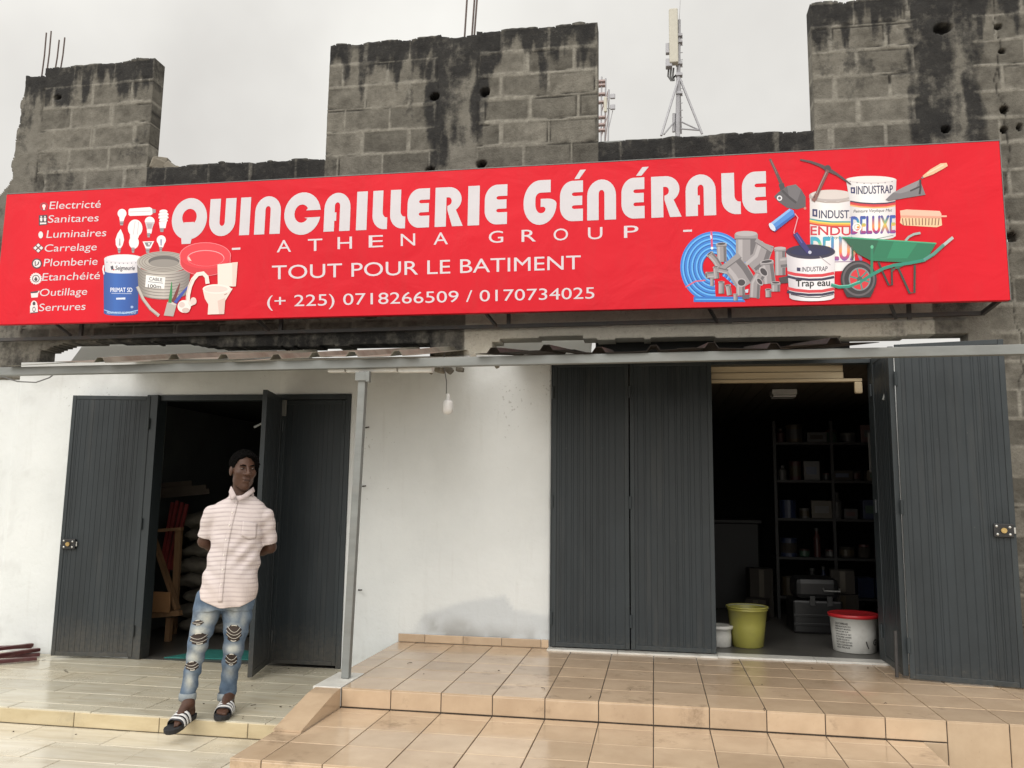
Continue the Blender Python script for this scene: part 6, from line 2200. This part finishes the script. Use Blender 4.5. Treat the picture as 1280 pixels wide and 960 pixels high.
# torso under the shirt
B.chain([(nk1, 0.07), (pm(299, 660, 0.02), 0.078), (pm(291, 705, 0.01), 0.078), (pm(284, 745, 0.0), 0.08)], 0.02)
B.cone(pm(268, 646, 0.02), pm(329, 649, 0.02), 0.036, 0.036, 0.012)
# arms, hands held together behind the back
for sh, el, wr, hd in (((263, 646, 0.02), (255, 677, 0.08), (277, 688, 0.17), (289, 691, 0.175)), ((334, 649, 0.02), (338, 684, 0.07), (312, 692, 0.17), (300, 690, 0.185))):
    S, E_, W_, Hd = pm(*sh), pm(*el), pm(*wr), pm(*hd)
    B.chain([(S, 0.036), ((S + E_) / 2, 0.037), (E_, 0.038)], 0.012)
    B.chain([(E_, 0.041), (E_ * 0.6 + W_ * 0.4, 0.040), (W_, 0.027)], 0.015)
    B.cone(W_, Hd, 0.026, 0.030, 0.012)
    dirh = (Hd - W_) / np.linalg.norm(Hd - W_)
    for q in range(4):
        o = np.array([0, 0.0, 0.030 - 0.02 * q])
        k1 = Hd + dirh * 0.028 + o
        L = (0.032, 0.038, 0.036, 0.028)[q]
        k2 = k1 + dirh * L + np.array([0, 0.010, -0.008])
        k3 = k2 + dirh * 0.012 + np.array([0, -0.022, -0.012])
        B.chain([(Hd + o * 0.8, 0.011), (k1, 0.0095), (k2, 0.0088), (k3, 0.008)], 0.004)
    B.chain([(Hd - dirh * 0.015 + np.array([0, 0.012, 0.02]), 0.012), (Hd + dirh * 0.012 + np.array([0, 0.022, 0.045]), 0.010), (Hd + dirh * 0.04 + np.array([0, 0.02, 0.05]), 0.0085)], 0.005)
# legs inside the jeans
LEG_L = [(262, 752, 0.0, 0.096), (258.2, 766, -0.01, 0.085), (252.0, 788, -0.045, 0.070), (246.8, 807, -0.07, 0.061), (241.3, 835, -0.08, 0.051), (238, 852, -0.085, 0.047), (235, 870, -0.09, 0.047)]
LEG_R = [(298, 752, 0.0, 0.098), (296.2, 770, -0.01, 0.092), (294.7, 789, -0.03, 0.076), (291.5, 812, -0.03, 0.064), (289, 830, -0.015, 0.057), (286, 857, 0.02, 0.051), (283, 872, 0.03, 0.050)]
soles = []
for leg_, heel_px, toe_px, hz_, tz_ in ((LEG_L, (241, 892), (207, 916), 0.028, -0.012), (LEG_R, (288, 883), (272, 899), 0.026, 0.026)):
    for (a, b_, w, r), (a2, b2, w2, r2) in zip(leg_, leg_[1:]):
        B.cone(pm(a, b_, w), pm(a2, b2, w2), r * 0.72, r2 * 0.72, 0.01)
    heel = loc(onz(*heel_px, hz_))
    toe = loc(onz(*toe_px, tz_))
    dv = toe - heel
    Ln = np.linalg.norm(dv[:2])
    print('foot length', round(float(Ln), 3))
    dv = dv / np.linalg.norm(dv)
    toe = heel + dv * 0.262
    side = np.array([dv[1], -dv[0], 0.0])
    side /= np.linalg.norm(side)
    an = pm(leg_[-1][0], leg_[-1][1] + 2, leg_[-1][2])
    ank = heel + dv * 0.055 + np.array([0, 0, 0.085])
    B.cone(an, ank, 0.040, 0.036, 0.012)
    hb = heel + dv * 0.035 + np.array([0, 0, 0.030])
    B.cone(ank, hb, 0.034, 0.031, 0.012)
    ball = heel + dv * 0.19 + np.array([0, 0, 0.022])
    B.cone(ank + dv * 0.02, ball, 0.036, 0.022, 0.02)
    B.cone(hb, ball, 0.029, 0.022, 0.012)
    for sg in (-1, 1):
        B.cone(hb + dv * 0.03, ball + side * 0.024 * sg, 0.024, 0.019, 0.012)
    inner = 1 if leg_ is LEG_L else -1
    for q in range(5):
        off = (0.030 - 0.0155 * q) * inner
        L = (0.062, 0.060, 0.052, 0.044, 0.034)[q]
        rt = (0.0135, 0.0105, 0.010, 0.0095, 0.009)[q]
        b0 = ball + side * off * 0.85 - np.array([0, 0, 0.006])
        k1 = b0 + dv * L * 0.55 + np.array([0, 0, 0.004])
        k2 = b0 + dv * L + np.array([0, 0, -0.004])
        B.chain([(b0, 0.014), (k1, rt), (k2, rt * 0.92)], 0.005)
    soles.append((heel, dv, side, inner))
body, _ = field_obj('body', B, M_SKIN, man)

# eyes, brows, mouth line, hair
M_EYE = mat('eye_white', (0.22, 0.19, 0.17), 0.25, 0.03, bump=0)
M_IRIS = mat('dark_iris', (0.012, 0.008, 0.006), 0.15, 0.03, bump=0)
for sgn in (-1, 1):
    c = H(sgn * 0.0355, -0.0765, 0.019)
    e = MB().ball(wld(c), (0.0118, 0.0105, 0.0052))
    eo = e.build('eye', M_EYE, man, smooth=True)
    g_ = np.array([0.55, -0.8, 0.02])
    g_ = hr * 0.50 - hf * 0.86
    g_ /= np.linalg.norm(g_)
    MB().ball(wld(c + g_ * 0.0062), (0.0070, 0.0070, 0.0062)).build('iris', M_IRIS, eo, smooth=True)
    MB().tube([wld(H(sgn * (0.0355 + q_), -0.0862 + 40 * q_ * q_, 0.0245 - 25 * q_ * q_)) for q_ in np.linspace(-0.0125, 0.0125, 7)], [0.0015, 0.003, 0.0035, 0.0035, 0.0035, 0.003, 0.0015], 6).build('eyelid', M_SKIN, man, smooth=True)
    pts = [H(sgn * 0.016, -0.0905, 0.036), H(sgn * 0.033, -0.0905, 0.041), H(sgn * 0.052, -0.077, 0.036)]
    pts = [p + np.array([0, -0.0, 0]) for p in pts]
    MB().tube([wld(p) for p in pts], [0.0045, 0.0055, 0.0035], 6).build('eyebrow', M_HAIR, man, smooth=True)
M_LIP = mat('lip_line', (0.030, 0.013, 0.011), 0.5, 0.1, bump=0)
pts = [H(q_, -0.1025 + 3.2 * q_ * q_ * 4, -0.0605 - 1.2 * q_ * q_) for q_ in np.linspace(-0.024, 0.024, 9)]
MB().tube([wld(p) for p in pts], 0.0022, 6).build('mouth_line', M_LIP, man, smooth=True)
HF = Field(HC - 0.16, HC + np.array([0.16, 0.16, 0.2]), 0.0042)
HF.ell(H(0.013, 0.016, 0.050), (0.097, 0.113, 0.101), 0.01, HR)
hyz = ([-0.2, -0.085, -0.066, -0.05, -0.030, -0.012, 0.0, 0.03, 0.06, 0.2], [0.112, 0.110, 0.100, 0.070, 0.030, 0.008, 0.012, 0.010, -0.05, -0.07])


def hair_cut(X, Y, Z):
    x = (X - HC[0]) * hr[0] + (Y - HC[1]) * hr[1] + (Z - HC[2]) * hr[2]
    y = (X - HC[0]) * hf[0] + (Y - HC[1]) * hf[1]
    z = (Z - HC[2]) - TILT * (X - HC[0]) * 0
    return np.interp(y, *hyz) + 0.004 * np.sin(x * 170 + y * 60) + 0.004 * np.sin(x * 95 + 1) - z


HF.cut(hair_cut)
HF.add_noise(lambda X, Y, Z: 0.0052 * (np.sin(X * 300 + 3 * np.sin(Z * 300)) * np.sin(Y * 390 + 1) * np.sin(Z * 410 + 2) * 1.6 + np.sin(X * 190 + Z * 160) * np.sin(Y * 210 - Z * 90)))
field_obj('hair', HF, M_HAIR, man)

# ---- shirt
S = Field((-0.34, -0.30, 0.62), (0.38, 0.32, 1.50), 0.0048)
rows = [(619, 288, 318, 0.03, 0.070), (623, 283, 322, 0.03, 0.078), (629, 271, 330, 0.028, 0.085), (638, 263, 335, 0.022, 0.097), (655, 264, 332, 0.012, 0.108), (672, 264.5, 327.5, 0.006, 0.111),
        (700, 259, 325, 0.002, 0.112), (722, 253.5, 322.5, -0.004, 0.120), (745, 247.5, 319.5, -0.008, 0.134), (765, 245, 318, -0.01, 0.138)]
zs, cx, cy, aa, bb2 = [], [], [], [], []
for py, xl, xr, w, b_ in rows:
    p, q = pm(xl, py), pm(xr, py)
    zs.append((p[2] + q[2]) / 2)
    cx.append((p[0] + q[0]) / 2)
    cy.append(w)
    aa.append((q[0] - p[0]) / 2)
    bb2.append(b_)
uP = pm(288, 680)[0]
zP = pm(288, 680)[2]
pu, pz = pm(312, 668)[0], pm(312, 668)[2]


def folds(X, Y, Z):
    f = 0.0050 * np.sin(X * 26 + Z * 34 + 1.5 * np.sin(Z * 12)) * np.clip((1.30 - Z) / 0.15, 0, 1)
    f = f + 0.0075 * np.sin((X - 0.9 * (Z - zP)) * 55 + 1.0) * np.exp(-((X - uP - 0.09) / 0.09) ** 2 - ((Z - zP + 0.06) / 0.11) ** 2)
    f = f + 0.0065 * np.sin((X + 1.3 * (Z - zP)) * 40) * np.exp(-((X - uP + 0.09) / 0.07) ** 2 - ((Z - zP + 0.16) / 0.13) ** 2)
    f = f + 0.0075 * np.sin(X * 48 + 4 * np.sin(Z * 7)) * np.clip((0.95 - Z) / 0.25, 0, 1)
    f = f + 0.007 * np.sin(Z * 60 + X * 25) * np.exp(-((X - pu - 0.06) / 0.05) ** 2 - ((Z - pz - 0.0) / 0.10) ** 2)
    return f


S.rows(zs, cx, cy, aa, bb2, 0.02, 2.35, folds)
sleeves = ((pm(264.5, 643, 0.02), pm(257.2, 671, 0.06), 0.059, 0.050), (pm(332.0, 646.5, 0.02), pm(336.3, 679, 0.05), 0.060, 0.054))
for a, b_, ra, rb_ in sleeves:
    ax_ = (b_ - a) / np.linalg.norm(b_ - a)
    sf = Field(S.lo, S.lo + (np.array(S.V.shape) - 1) * S.h, S.h)
    sf.cone(a, b_ + ax_ * 0.04, ra, rb_ + 0.001, 0.01)
    X, Y, Z = sf.ax[0][:, None, None], sf.ax[1][None, :, None], sf.ax[2][None, None, :]
    along = (X - b_[0]) * ax_[0] + (Y - b_[1]) * ax_[1] + (Z - b_[2]) * ax_[2]
    d = np.maximum(sf.V + 0.0030 * np.sin(along * 62 + X * 30), along)
    S.blend(tuple(slice(0, n_) for n_ in S.V.shape), d, 0.022)
hem_px = [(240, 744), (247, 746), (258, 751), (273, 756.5), (276, 757), (300, 755.5), (318, 748), (330, 742)]
hu_ = [pm(*h_)[0] for h_ in hem_px]
hz_ = [pm(*h_)[2] for h_ in hem_px]
S.cut(lambda X, Y, Z: np.interp(X, hu_, hz_) - Z)


def shirt_mat():
    m, n, l, p = new_mat('striped_cotton')
    tc = N(n, l, 'ShaderNodeTexCoord')
    at_ = lambda s_: N(n, l, 'ShaderNodeAttribute', {'attribute_name': s_}).outputs['Fac']
    v = at_('stripe')                                  # cloth height in stripe repeats, follows the folds
    fr_ = N(n, l, 'ShaderNodeMath', {'operation': 'FRACT'}, i0=v)
    c = ramp(n, l, fr_.outputs[0], [(0.0, (0.60, 0.535, 0.52)), (0.40, (0.60, 0.54, 0.525)), (0.52, (0.42, 0.36, 0.365)), (0.66, (0.39, 0.33, 0.34)), (0.78, (0.52, 0.455, 0.45)), (0.9, (0.60, 0.54, 0.53))])
    nv = N(n, l, 'ShaderNodeTexNoise', Vector=tc.outputs['Object'], Scale=14.0, Detail=5.0)
    c = mixc(n, l, ramp(n, l, nv.outputs['Fac'], [(0.35, (0, 0, 0)), (0.7, (0.7,) * 3)]), c, (0.55, 0.485, 0.475))
    sp = N(n, l, 'ShaderNodeSeparateXYZ', Vector=tc.outputs['Object'])
    wv = N(n, l, 'ShaderNodeMath', {'operation': 'MULTIPLY'}, i0=sp.outputs[0], i1=900.0)
    sn = N(n, l, 'ShaderNodeMath', {'operation': 'SINE'}, i0=wv.outputs[0])
    f = ramp(n, l, sn.outputs[0], [(0.3, (0, 0, 0)), (0.9, (0.22,) * 3)])
    c = mixc(n, l, f, c, (0.40, 0.33, 0.34))
    # creamier towards the washed hem
    c = mixc(n, l, at_('hem'), c, (0.62, 0.50, 0.43))
    l.new(c, p.inputs['Base Color'])
    p.inputs['Roughness'].default_value = 0.85
    p.inputs['Specular IOR Level'].default_value = 0.2
    nb = N(n, l, 'ShaderNodeTexNoise', Vector=tc.outputs['Object'], Scale=45.0, Detail=3.0)
    b = N(n, l, 'ShaderNodeBump', Strength=0.35, Distance=0.006, Height=nb.outputs['Fac'])
    l.new(b.outputs[0], p.inputs['Normal'])
    return m


M_SHIRT = shirt_mat()
shirt, P = field_obj('shirt', S, M_SHIRT, man)


def stripe_attr(o, P):
    P = np.asarray(P)
    z = P[:, 2] + 0.004 * np.sin(P[:, 0] * 20) + 0.010 * (P[:, 0] - 0.02) ** 2 * 10
    float_attr(o.data, 'stripe', z / 0.029)
    float_attr(o.data, 'hem', np.clip((0.93 - P[:, 2]) / 0.22, 0, 1) * 0.35)


stripe_attr(shirt, P)


def on_front(fld, px, py, off=0.003, dflt=-0.1):
    p = pm(px, py, -0.1)
    for _ in range(3):
        w = fld.front(p[0], p[2])
        if w is None:
            w = dflt
        p = pm(px, py, w - off)
    return p


def patch(fld, rows_px, off, name, m, parent, thick=0.0025, attr=False):
    """cloth patch laid on the surface; rows_px = grid of photo pixels"""
    nr, nc_ = len(rows_px), len(rows_px[0])
    L = [[on_front(fld, px, py, off) for px, py in r] for r in rows_px]
    pts = [p for r in L for p in r]
    vs = [wld(p) for p in pts]
    fs = [(j * nc_ + i, (j + 1) * nc_ + i, (j + 1) * nc_ + i + 1, j * nc_ + i + 1) for j in range(nr - 1) for i in range(nc_ - 1)]
    o = link_mesh(name, vs, fs, m, parent, True)
    if attr:
        stripe_attr(o, np.array(pts))
    md = o.modifiers.new('thickness', 'SOLIDIFY')
    md.thickness = thick
    md.offset = 1
    return o


def strip_px(path, w, n=24):
    """strip along photo-pixel path with width w px -> grid"""
    out = []
    for j in range(n):
        t = j / (n - 1) * (len(path) - 1)
        k = min(int(t), len(path) - 2)
        f = t - k
        x = path[k][0] + (path[k + 1][0] - path[k][0]) * f
        y = path[k][1] + (path[k + 1][1] - path[k][1]) * f
        out.append([(x - w / 2, y), (x - w / 6, y), (x + w / 6, y), (x + w / 2, y)])
    return out


patch(S, strip_px([(296, 622), (293, 635), (288, 655), (283, 680), (280, 700), (277.5, 725), (275, 753)], 5.6, 40), 0.0022, 'placket', M_SHIRT, shirt, 0.0016, True)
M_BUTTON = mat('pearl_button', (0.7, 0.66, 0.6), 0.3, 0.05, bump=0)
for px, py in ((290.3, 640.5), (286.6, 656.5), (282.4, 674.5), (279.8, 694), (278, 712), (276.6, 730.5)):
    p = on_front(S, px, py, 0.005)
    MB().ball(wld(p), (0.0058, 0.004, 0.0058), 10, 6).build('button', M_BUTTON, shirt, smooth=True)
pk = [(303, 650.5), (321.5, 655), (320, 671), (311, 677), (301.5, 668)]
gr = []
for j in range(9):
    t = j / 8
    xl, yl = 303.2 - 2.0 * t, 650.5 + 19 * t
    xr, yr = 321.5 - 1.2 * t, 654.5 + 18 * t
    gr.append([(xl + (xr - xl) * i / 8, yl + (yr - yl) * i / 8 + (3.5 * t ** 3 * (1 - abs(i - 4) / 4))) for i in range(9)])
patch(S, gr, 0.004, 'pocket', M_SHIRT, shirt, 0.002, True)
# collar: stand around the neck and two points
M_COLLAR = mat('collar_cotton', (0.47, 0.40, 0.395), 0.85, 0.06, 30, 0.2, 90)
nkc = pm(302, 618, 0.028)
vs, nn_ = [], 40
for i in range(nn_ + 1):
    th = math.radians(-78 + 336 * i / nn_) + math.pi / 2 * 0      # open at the front
    an = math.radians(-34 + 248 * i / nn_)
    back = 0.5 + 0.5 * math.sin(an)
    ru, rw = 0.081, 0.072
    zb_ = nkc[2] - 0.020 - 0.012 * (1 - back)
    zt_ = nkc[2] - 0.012 + 0.046 * min(1, back * 1.15)
    fl_ = 1.0 - 0.06 * back
    vs.append(nkc * np.array([1, 1, 0]) + np.array([ru * 1.07 * math.cos(an), rw * 1.1 * math.sin(an), zb_]))
    vs.append(nkc * np.array([1, 1, 0]) + np.array([ru * fl_ * math.cos(an), rw * fl_ * math.sin(an), zt_]))
fs = [(2 * i, 2 * i + 2, 2 * i + 3, 2 * i + 1) for i in range(nn_)]
o = link_mesh('collar_stand', [wld(v) for v in vs], fs, M_COLLAR, shirt, True)
o.modifiers.new('thickness', 'SOLIDIFY').thickness = 0.004
for nm, poly in (('collar_point', [(288.8, 607.5), (286.0, 615), (288.6, 625.3), (292.0, 623.6), (295.6, 620.2), (292.6, 614.0), (290.3, 609.5)]),
                 ('collar_point', [(316.6, 608.5), (318.6, 614.5), (309.5, 621.5), (297.6, 627.0), (295.9, 620.3), (301.5, 619.2), (311.5, 613.0)])):
    c0 = (sum(p_[0] for p_ in poly) / len(poly), sum(p_[1] for p_ in poly) / len(poly))
    vs, ring0 = [], []
    for sc_ in (1.0, 0.5):
        for (px, py) in poly:
            x, y = c0[0] + (px - c0[0]) * sc_, c0[1] + (py - c0[1]) * sc_
            t = min(1, max(0, (y - 607) / 19))
            w = -0.052 - 0.040 * t + 0.028 * (abs(x - 299) / 18) ** 2
            wf = S.front(pm(x, y)[0], pm(x, y)[2])
            wb_ = B.front(pm(x, y)[0], pm(x, y)[2])
            for q_ in (wf, wb_):
                if q_ is not None:
                    w = min(w, q_ - 0.005)
            vs.append(pm(x, y, w))
    k = len(poly)
    fs = [(i, (i + 1) % k, k + (i + 1) % k, k + i) for i in range(k)] + [tuple(range(k, 2 * k))]
    o = link_mesh(nm, [wld(v) for v in vs], fs, M_COLLAR, shirt, True)
    md = o.modifiers.new('thickness', 'SOLIDIFY')
    md.thickness = 0.004
    md.offset = 0

# ---- jeans
J = Field((-0.46, -0.30, 0.04), (0.32, 0.30, 0.84), 0.0048)
for leg_ in (LEG_L, LEG_R):
    J.chain([(pm(a, b_, w), r) for a, b_, w, r in leg_], 0.02)
zz_, cx, aa = [], [], []
for py, xl, xr in ((738, 252, 316), (750, 248, 317), (762, 246, 315)):
    p, q = pm(xl, py), pm(xr, py)
    zz_.append(p[2]), cx.append((p[0] + q[0]) / 2), aa.append((q[0] - p[0]) / 2)
J.rows(zz_, cx, [0, 0, 0], aa, [0.115, 0.118, 0.115], 0.03, 2.3)
J.add_noise(lambda X, Y, Z: 0.0035 * np.sin(Z * 62 + X * 40 + 2 * np.sin(X * 30)) * np.clip((0.62 - Z) / 0.3, 0.25, 1) + 0.003 * np.sin(X * 80 + Z * 35) * np.sin(Z * 22) + 0.004 * np.sin(Z * 48 - X * 30) * np.exp(-((Z - 0.13) / 0.06) ** 2))
cutz = min(pm(235, 869)[2], pm(283, 870)[2])
J.cut(lambda X, Y, Z: 0.10 - Z)


def denim_mat():
    m, n, l, p = new_mat('faded_denim')
    tc = N(n, l, 'ShaderNodeTexCoord')
    at_ = lambda s_: N(n, l, 'ShaderNodeAttribute', {'attribute_name': s_}).outputs['Fac']
    n1 = N(n, l, 'ShaderNodeTexNoise', Vector=tc.outputs['Object'], Scale=16.0, Detail=8.0, Roughness=0.65)
    c = ramp(n, l, n1.outputs['Fac'], [(0.3, (0.055, 0.085, 0.135)), (0.7, (0.125, 0.175, 0.24))])
    sm2 = N(n, l, 'ShaderNodeMath', {'operation': 'MULTIPLY'}, i0=at_('fade'), i1=n1.outputs['Fac'])
    sc2 = N(n, l, 'ShaderNodeMath', {'operation': 'MULTIPLY', 'use_clamp': True}, i0=sm2.outputs[0], i1=1.9)
    c = mixc(n, l, sc2.outputs[0], c, (0.50, 0.50, 0.44))
    l.new(c, p.inputs['Base Color'])
    p.inputs['Roughness'].default_value = 0.85
    p.inputs['Specular IOR Level'].default_value = 0.2
    nb = N(n, l, 'ShaderNodeTexNoise', Vector=tc.outputs['Object'], Scale=70.0, Detail=4.0)
    b = N(n, l, 'ShaderNodeBump', Strength=0.4, Distance=0.005, Height=nb.outputs['Fac'])
    l.new(b.outputs[0], p.inputs['Normal'])
    return m


M_DENIM = denim_mat()
jeans, P = field_obj('jeans', J, M_DENIM, man)
fade = np.zeros(len(P))
for px, py, rx, rz, am in ((258, 770, 10, 10, 0.75), (250, 786, 9, 7, 0.95), (251, 806, 8, 6, 0.7), (244, 818, 8, 9, 0.8), (238, 846, 5, 10, 0.75), (293, 762, 9, 12, 0.5), (291, 808, 9, 6, 0.75), (287, 838, 6, 8, 0.45), (304, 772, 5, 16, 0.35), (242, 828, 6, 4, 0.8), (292, 780, 9, 5, 0.5)):
    c = pm(px, py)
    fade = np.maximum(fade, am * np.exp(-((P[:, 0] - c[0]) / (rx * PX)) ** 2 - ((P[:, 2] - c[2]) / (rz * PX)) ** 2) * (P[:, 1] < 0.03))
float_attr(jeans.data, 'fade', fade)
for cpx, cpy, w, r in ((234.3, 872.0, -0.09, 0.051), (282.5, 872.0, 0.03, 0.053)):
    a, b_ = pm(cpx + 0.5, cpy - 6.2, w), pm(cpx - 0.3, cpy + 3.6, w)
    m_ = (a + b_) / 2
    o = MB().tube([wld(p) for p in (a, a * 0.9 + b_ * 0.1, m_, a * 0.1 + b_ * 0.9, b_, a * 0.2 + b_ * 0.8)], [r * 0.97, r + 0.003, r + 0.004, r + 0.003, r - 0.004, r - 0.014], 28, cap=False).build('cuff', M_DENIM, jeans, smooth=True)
    float_attr(o.data, 'fade', [0.35] * len(o.data.vertices))
M_RIP = mat('skin_in_rip', (0.034, 0.022, 0.017), 0.8, 0.15)
M_THREAD = mat('white_thread', (0.48, 0.45, 0.39), 0.9, 0.1, bump=0)
for px, py, hw, hh, nt_h in ((247.4, 778.4, 6.8, 2.9, 2), (248.6, 798.5, 11.2, 6.8, 3), (240.0, 832.5, 8.0, 5.4, 3), (292.3, 791.5, 9.2, 10.2, 4), (289, 824.5, 7.2, 7.0, 3)):
    rot = -0.12 if px < 260 else 0.05
    grd = []
    for j in range(9):
        v = -1 + 2 * j / 8
        half = (math.sqrt(max(0.06, 1 - v * v)) ** 0.6) * (1 + 0.16 * math.sin(j * 2.3 + px))
        grd.append([(px + hw * half * (-1 + 2 * i / 8) - v * hh * rot, py + hh * v + hw * half * (-1 + 2 * i / 8) * rot) for i in range(9)])
    rp = patch(J, grd, 0.0015, 'rip', M_RIP, jeans, 0.0012)
    rr3 = random.Random(int(px * 7))
    nt_h -= 1
    for q in range(nt_h + 2):
        v = -1 + 2 * (q + 0.0) / (nt_h + 1) + (rr3.uniform(-0.16, 0.02) if 0 < q <= nt_h else 0)
        edge_ = q in (0, nt_h + 1)
        half = math.sqrt(max(0.12, 1 - v * v * 0.9))
        sag = hh * (rr3.uniform(0.5, 0.8) if not edge_ else 0.12) * (1 if q else -0.5)
        path = []
        for i in range(9):
            t = -1 + 2 * i / 8
            x = px + hw * half * t * 1.04 - v * hh * rot
            y = py + hh * v * 0.92 + hw * half * t * rot + sag * (1 - t * t) - sag * 0.4
            path.append(wld(on_front(J, x, y, 0.0042)))
        MB().tube(path, 0.0019 if not edge_ else 0.0036, 5).build('thread', M_THREAD, rp, smooth=True)

# ---- slides
M_SOLE = mat('black_rubber_sole', (0.016, 0.016, 0.018), 0.7, 0.15)
M_STRAP = mat('black_strap', (0.014, 0.015, 0.02), 0.5, 0.1)
M_STRIPE = mat('white_strap_stripe', (0.62, 0.62, 0.62), 0.5, 0.05)
for heel, dv, side, inner in soles:
    up = np.cross(side, dv)
    if up[2] < 0:
        up = -up
    prof = [(-0.012, 0.0), (-0.006, 0.026), (0.02, 0.036), (0.08, 0.035), (0.13, 0.038), (0.19, 0.049), (0.24, 0.047), (0.27, 0.034), (0.285, 0.012)]
    lf_pts = [(s_, w_ * (1.05 if inner > 0 else 0.98)) for s_, w_ in prof]
    rt_pts = [(s_, -w_ * (0.98 if inner > 0 else 1.05)) for s_, w_ in prof][::-1]
    outl = lf_pts + rt_pts
    n = len(outl)
    vs = []
    for zz, sc_ in ((-0.024, 0.97), (-0.018, 1.0), (0.004, 1.02), (0.006, 0.97)):
        vs += [wld(heel + dv * (0.13 + (s_ - 0.13) * sc_) + side * w_ * sc_ + up * zz) for s_, w_ in outl]
    fs = [tuple(range(n))[::-1], tuple(range(3 * n, 4 * n))]
    for L in range(3):
        fs += [(L * n + i, L * n + (i + 1) % n, (L + 1) * n + (i + 1) % n, (L + 1) * n + i) for i in range(n)]
    sole = MB().add(vs, fs).build('slide_sole', M_SOLE, man)

    def strap(s0, s1, lift, name, m, par, ns=6, nt=17):
        vs = []
        for i in range(ns):
            s_ = s0 + (s1 - s0) * i / (ns - 1)
            hgt_ = 0.070 - (s_ - 0.125) * 0.28
            for j in range(nt):
                th = math.pi * j / (nt - 1)
                cw_ = math.copysign(abs(math.cos(th)) ** 0.75, math.cos(th))
                vs.append(wld(heel + dv * (s_ - 0.012 * abs(math.cos(th))) + side * (0.052 + lift) * cw_ + up * ((hgt_ + lift) * math.sin(th) ** 0.8 - 0.004)))
        fs = [(i * nt + j, i * nt + j + 1, (i + 1) * nt + j + 1, (i + 1) * nt + j) for i in range(ns - 1) for j in range(nt - 1)]
        o = link_mesh(name, vs, fs, m, par, True)
        o.modifiers.new('thickness', 'SOLIDIFY').thickness = 0.003
        return o
    st_ = strap(0.115, 0.215, 0.0, 'slide_strap', M_STRAP, man)
    for s0 in (0.124, 0.155, 0.186):
        strap(s0, s0 + 0.017, 0.003, 'stripe', M_STRIPE, st_, 3)
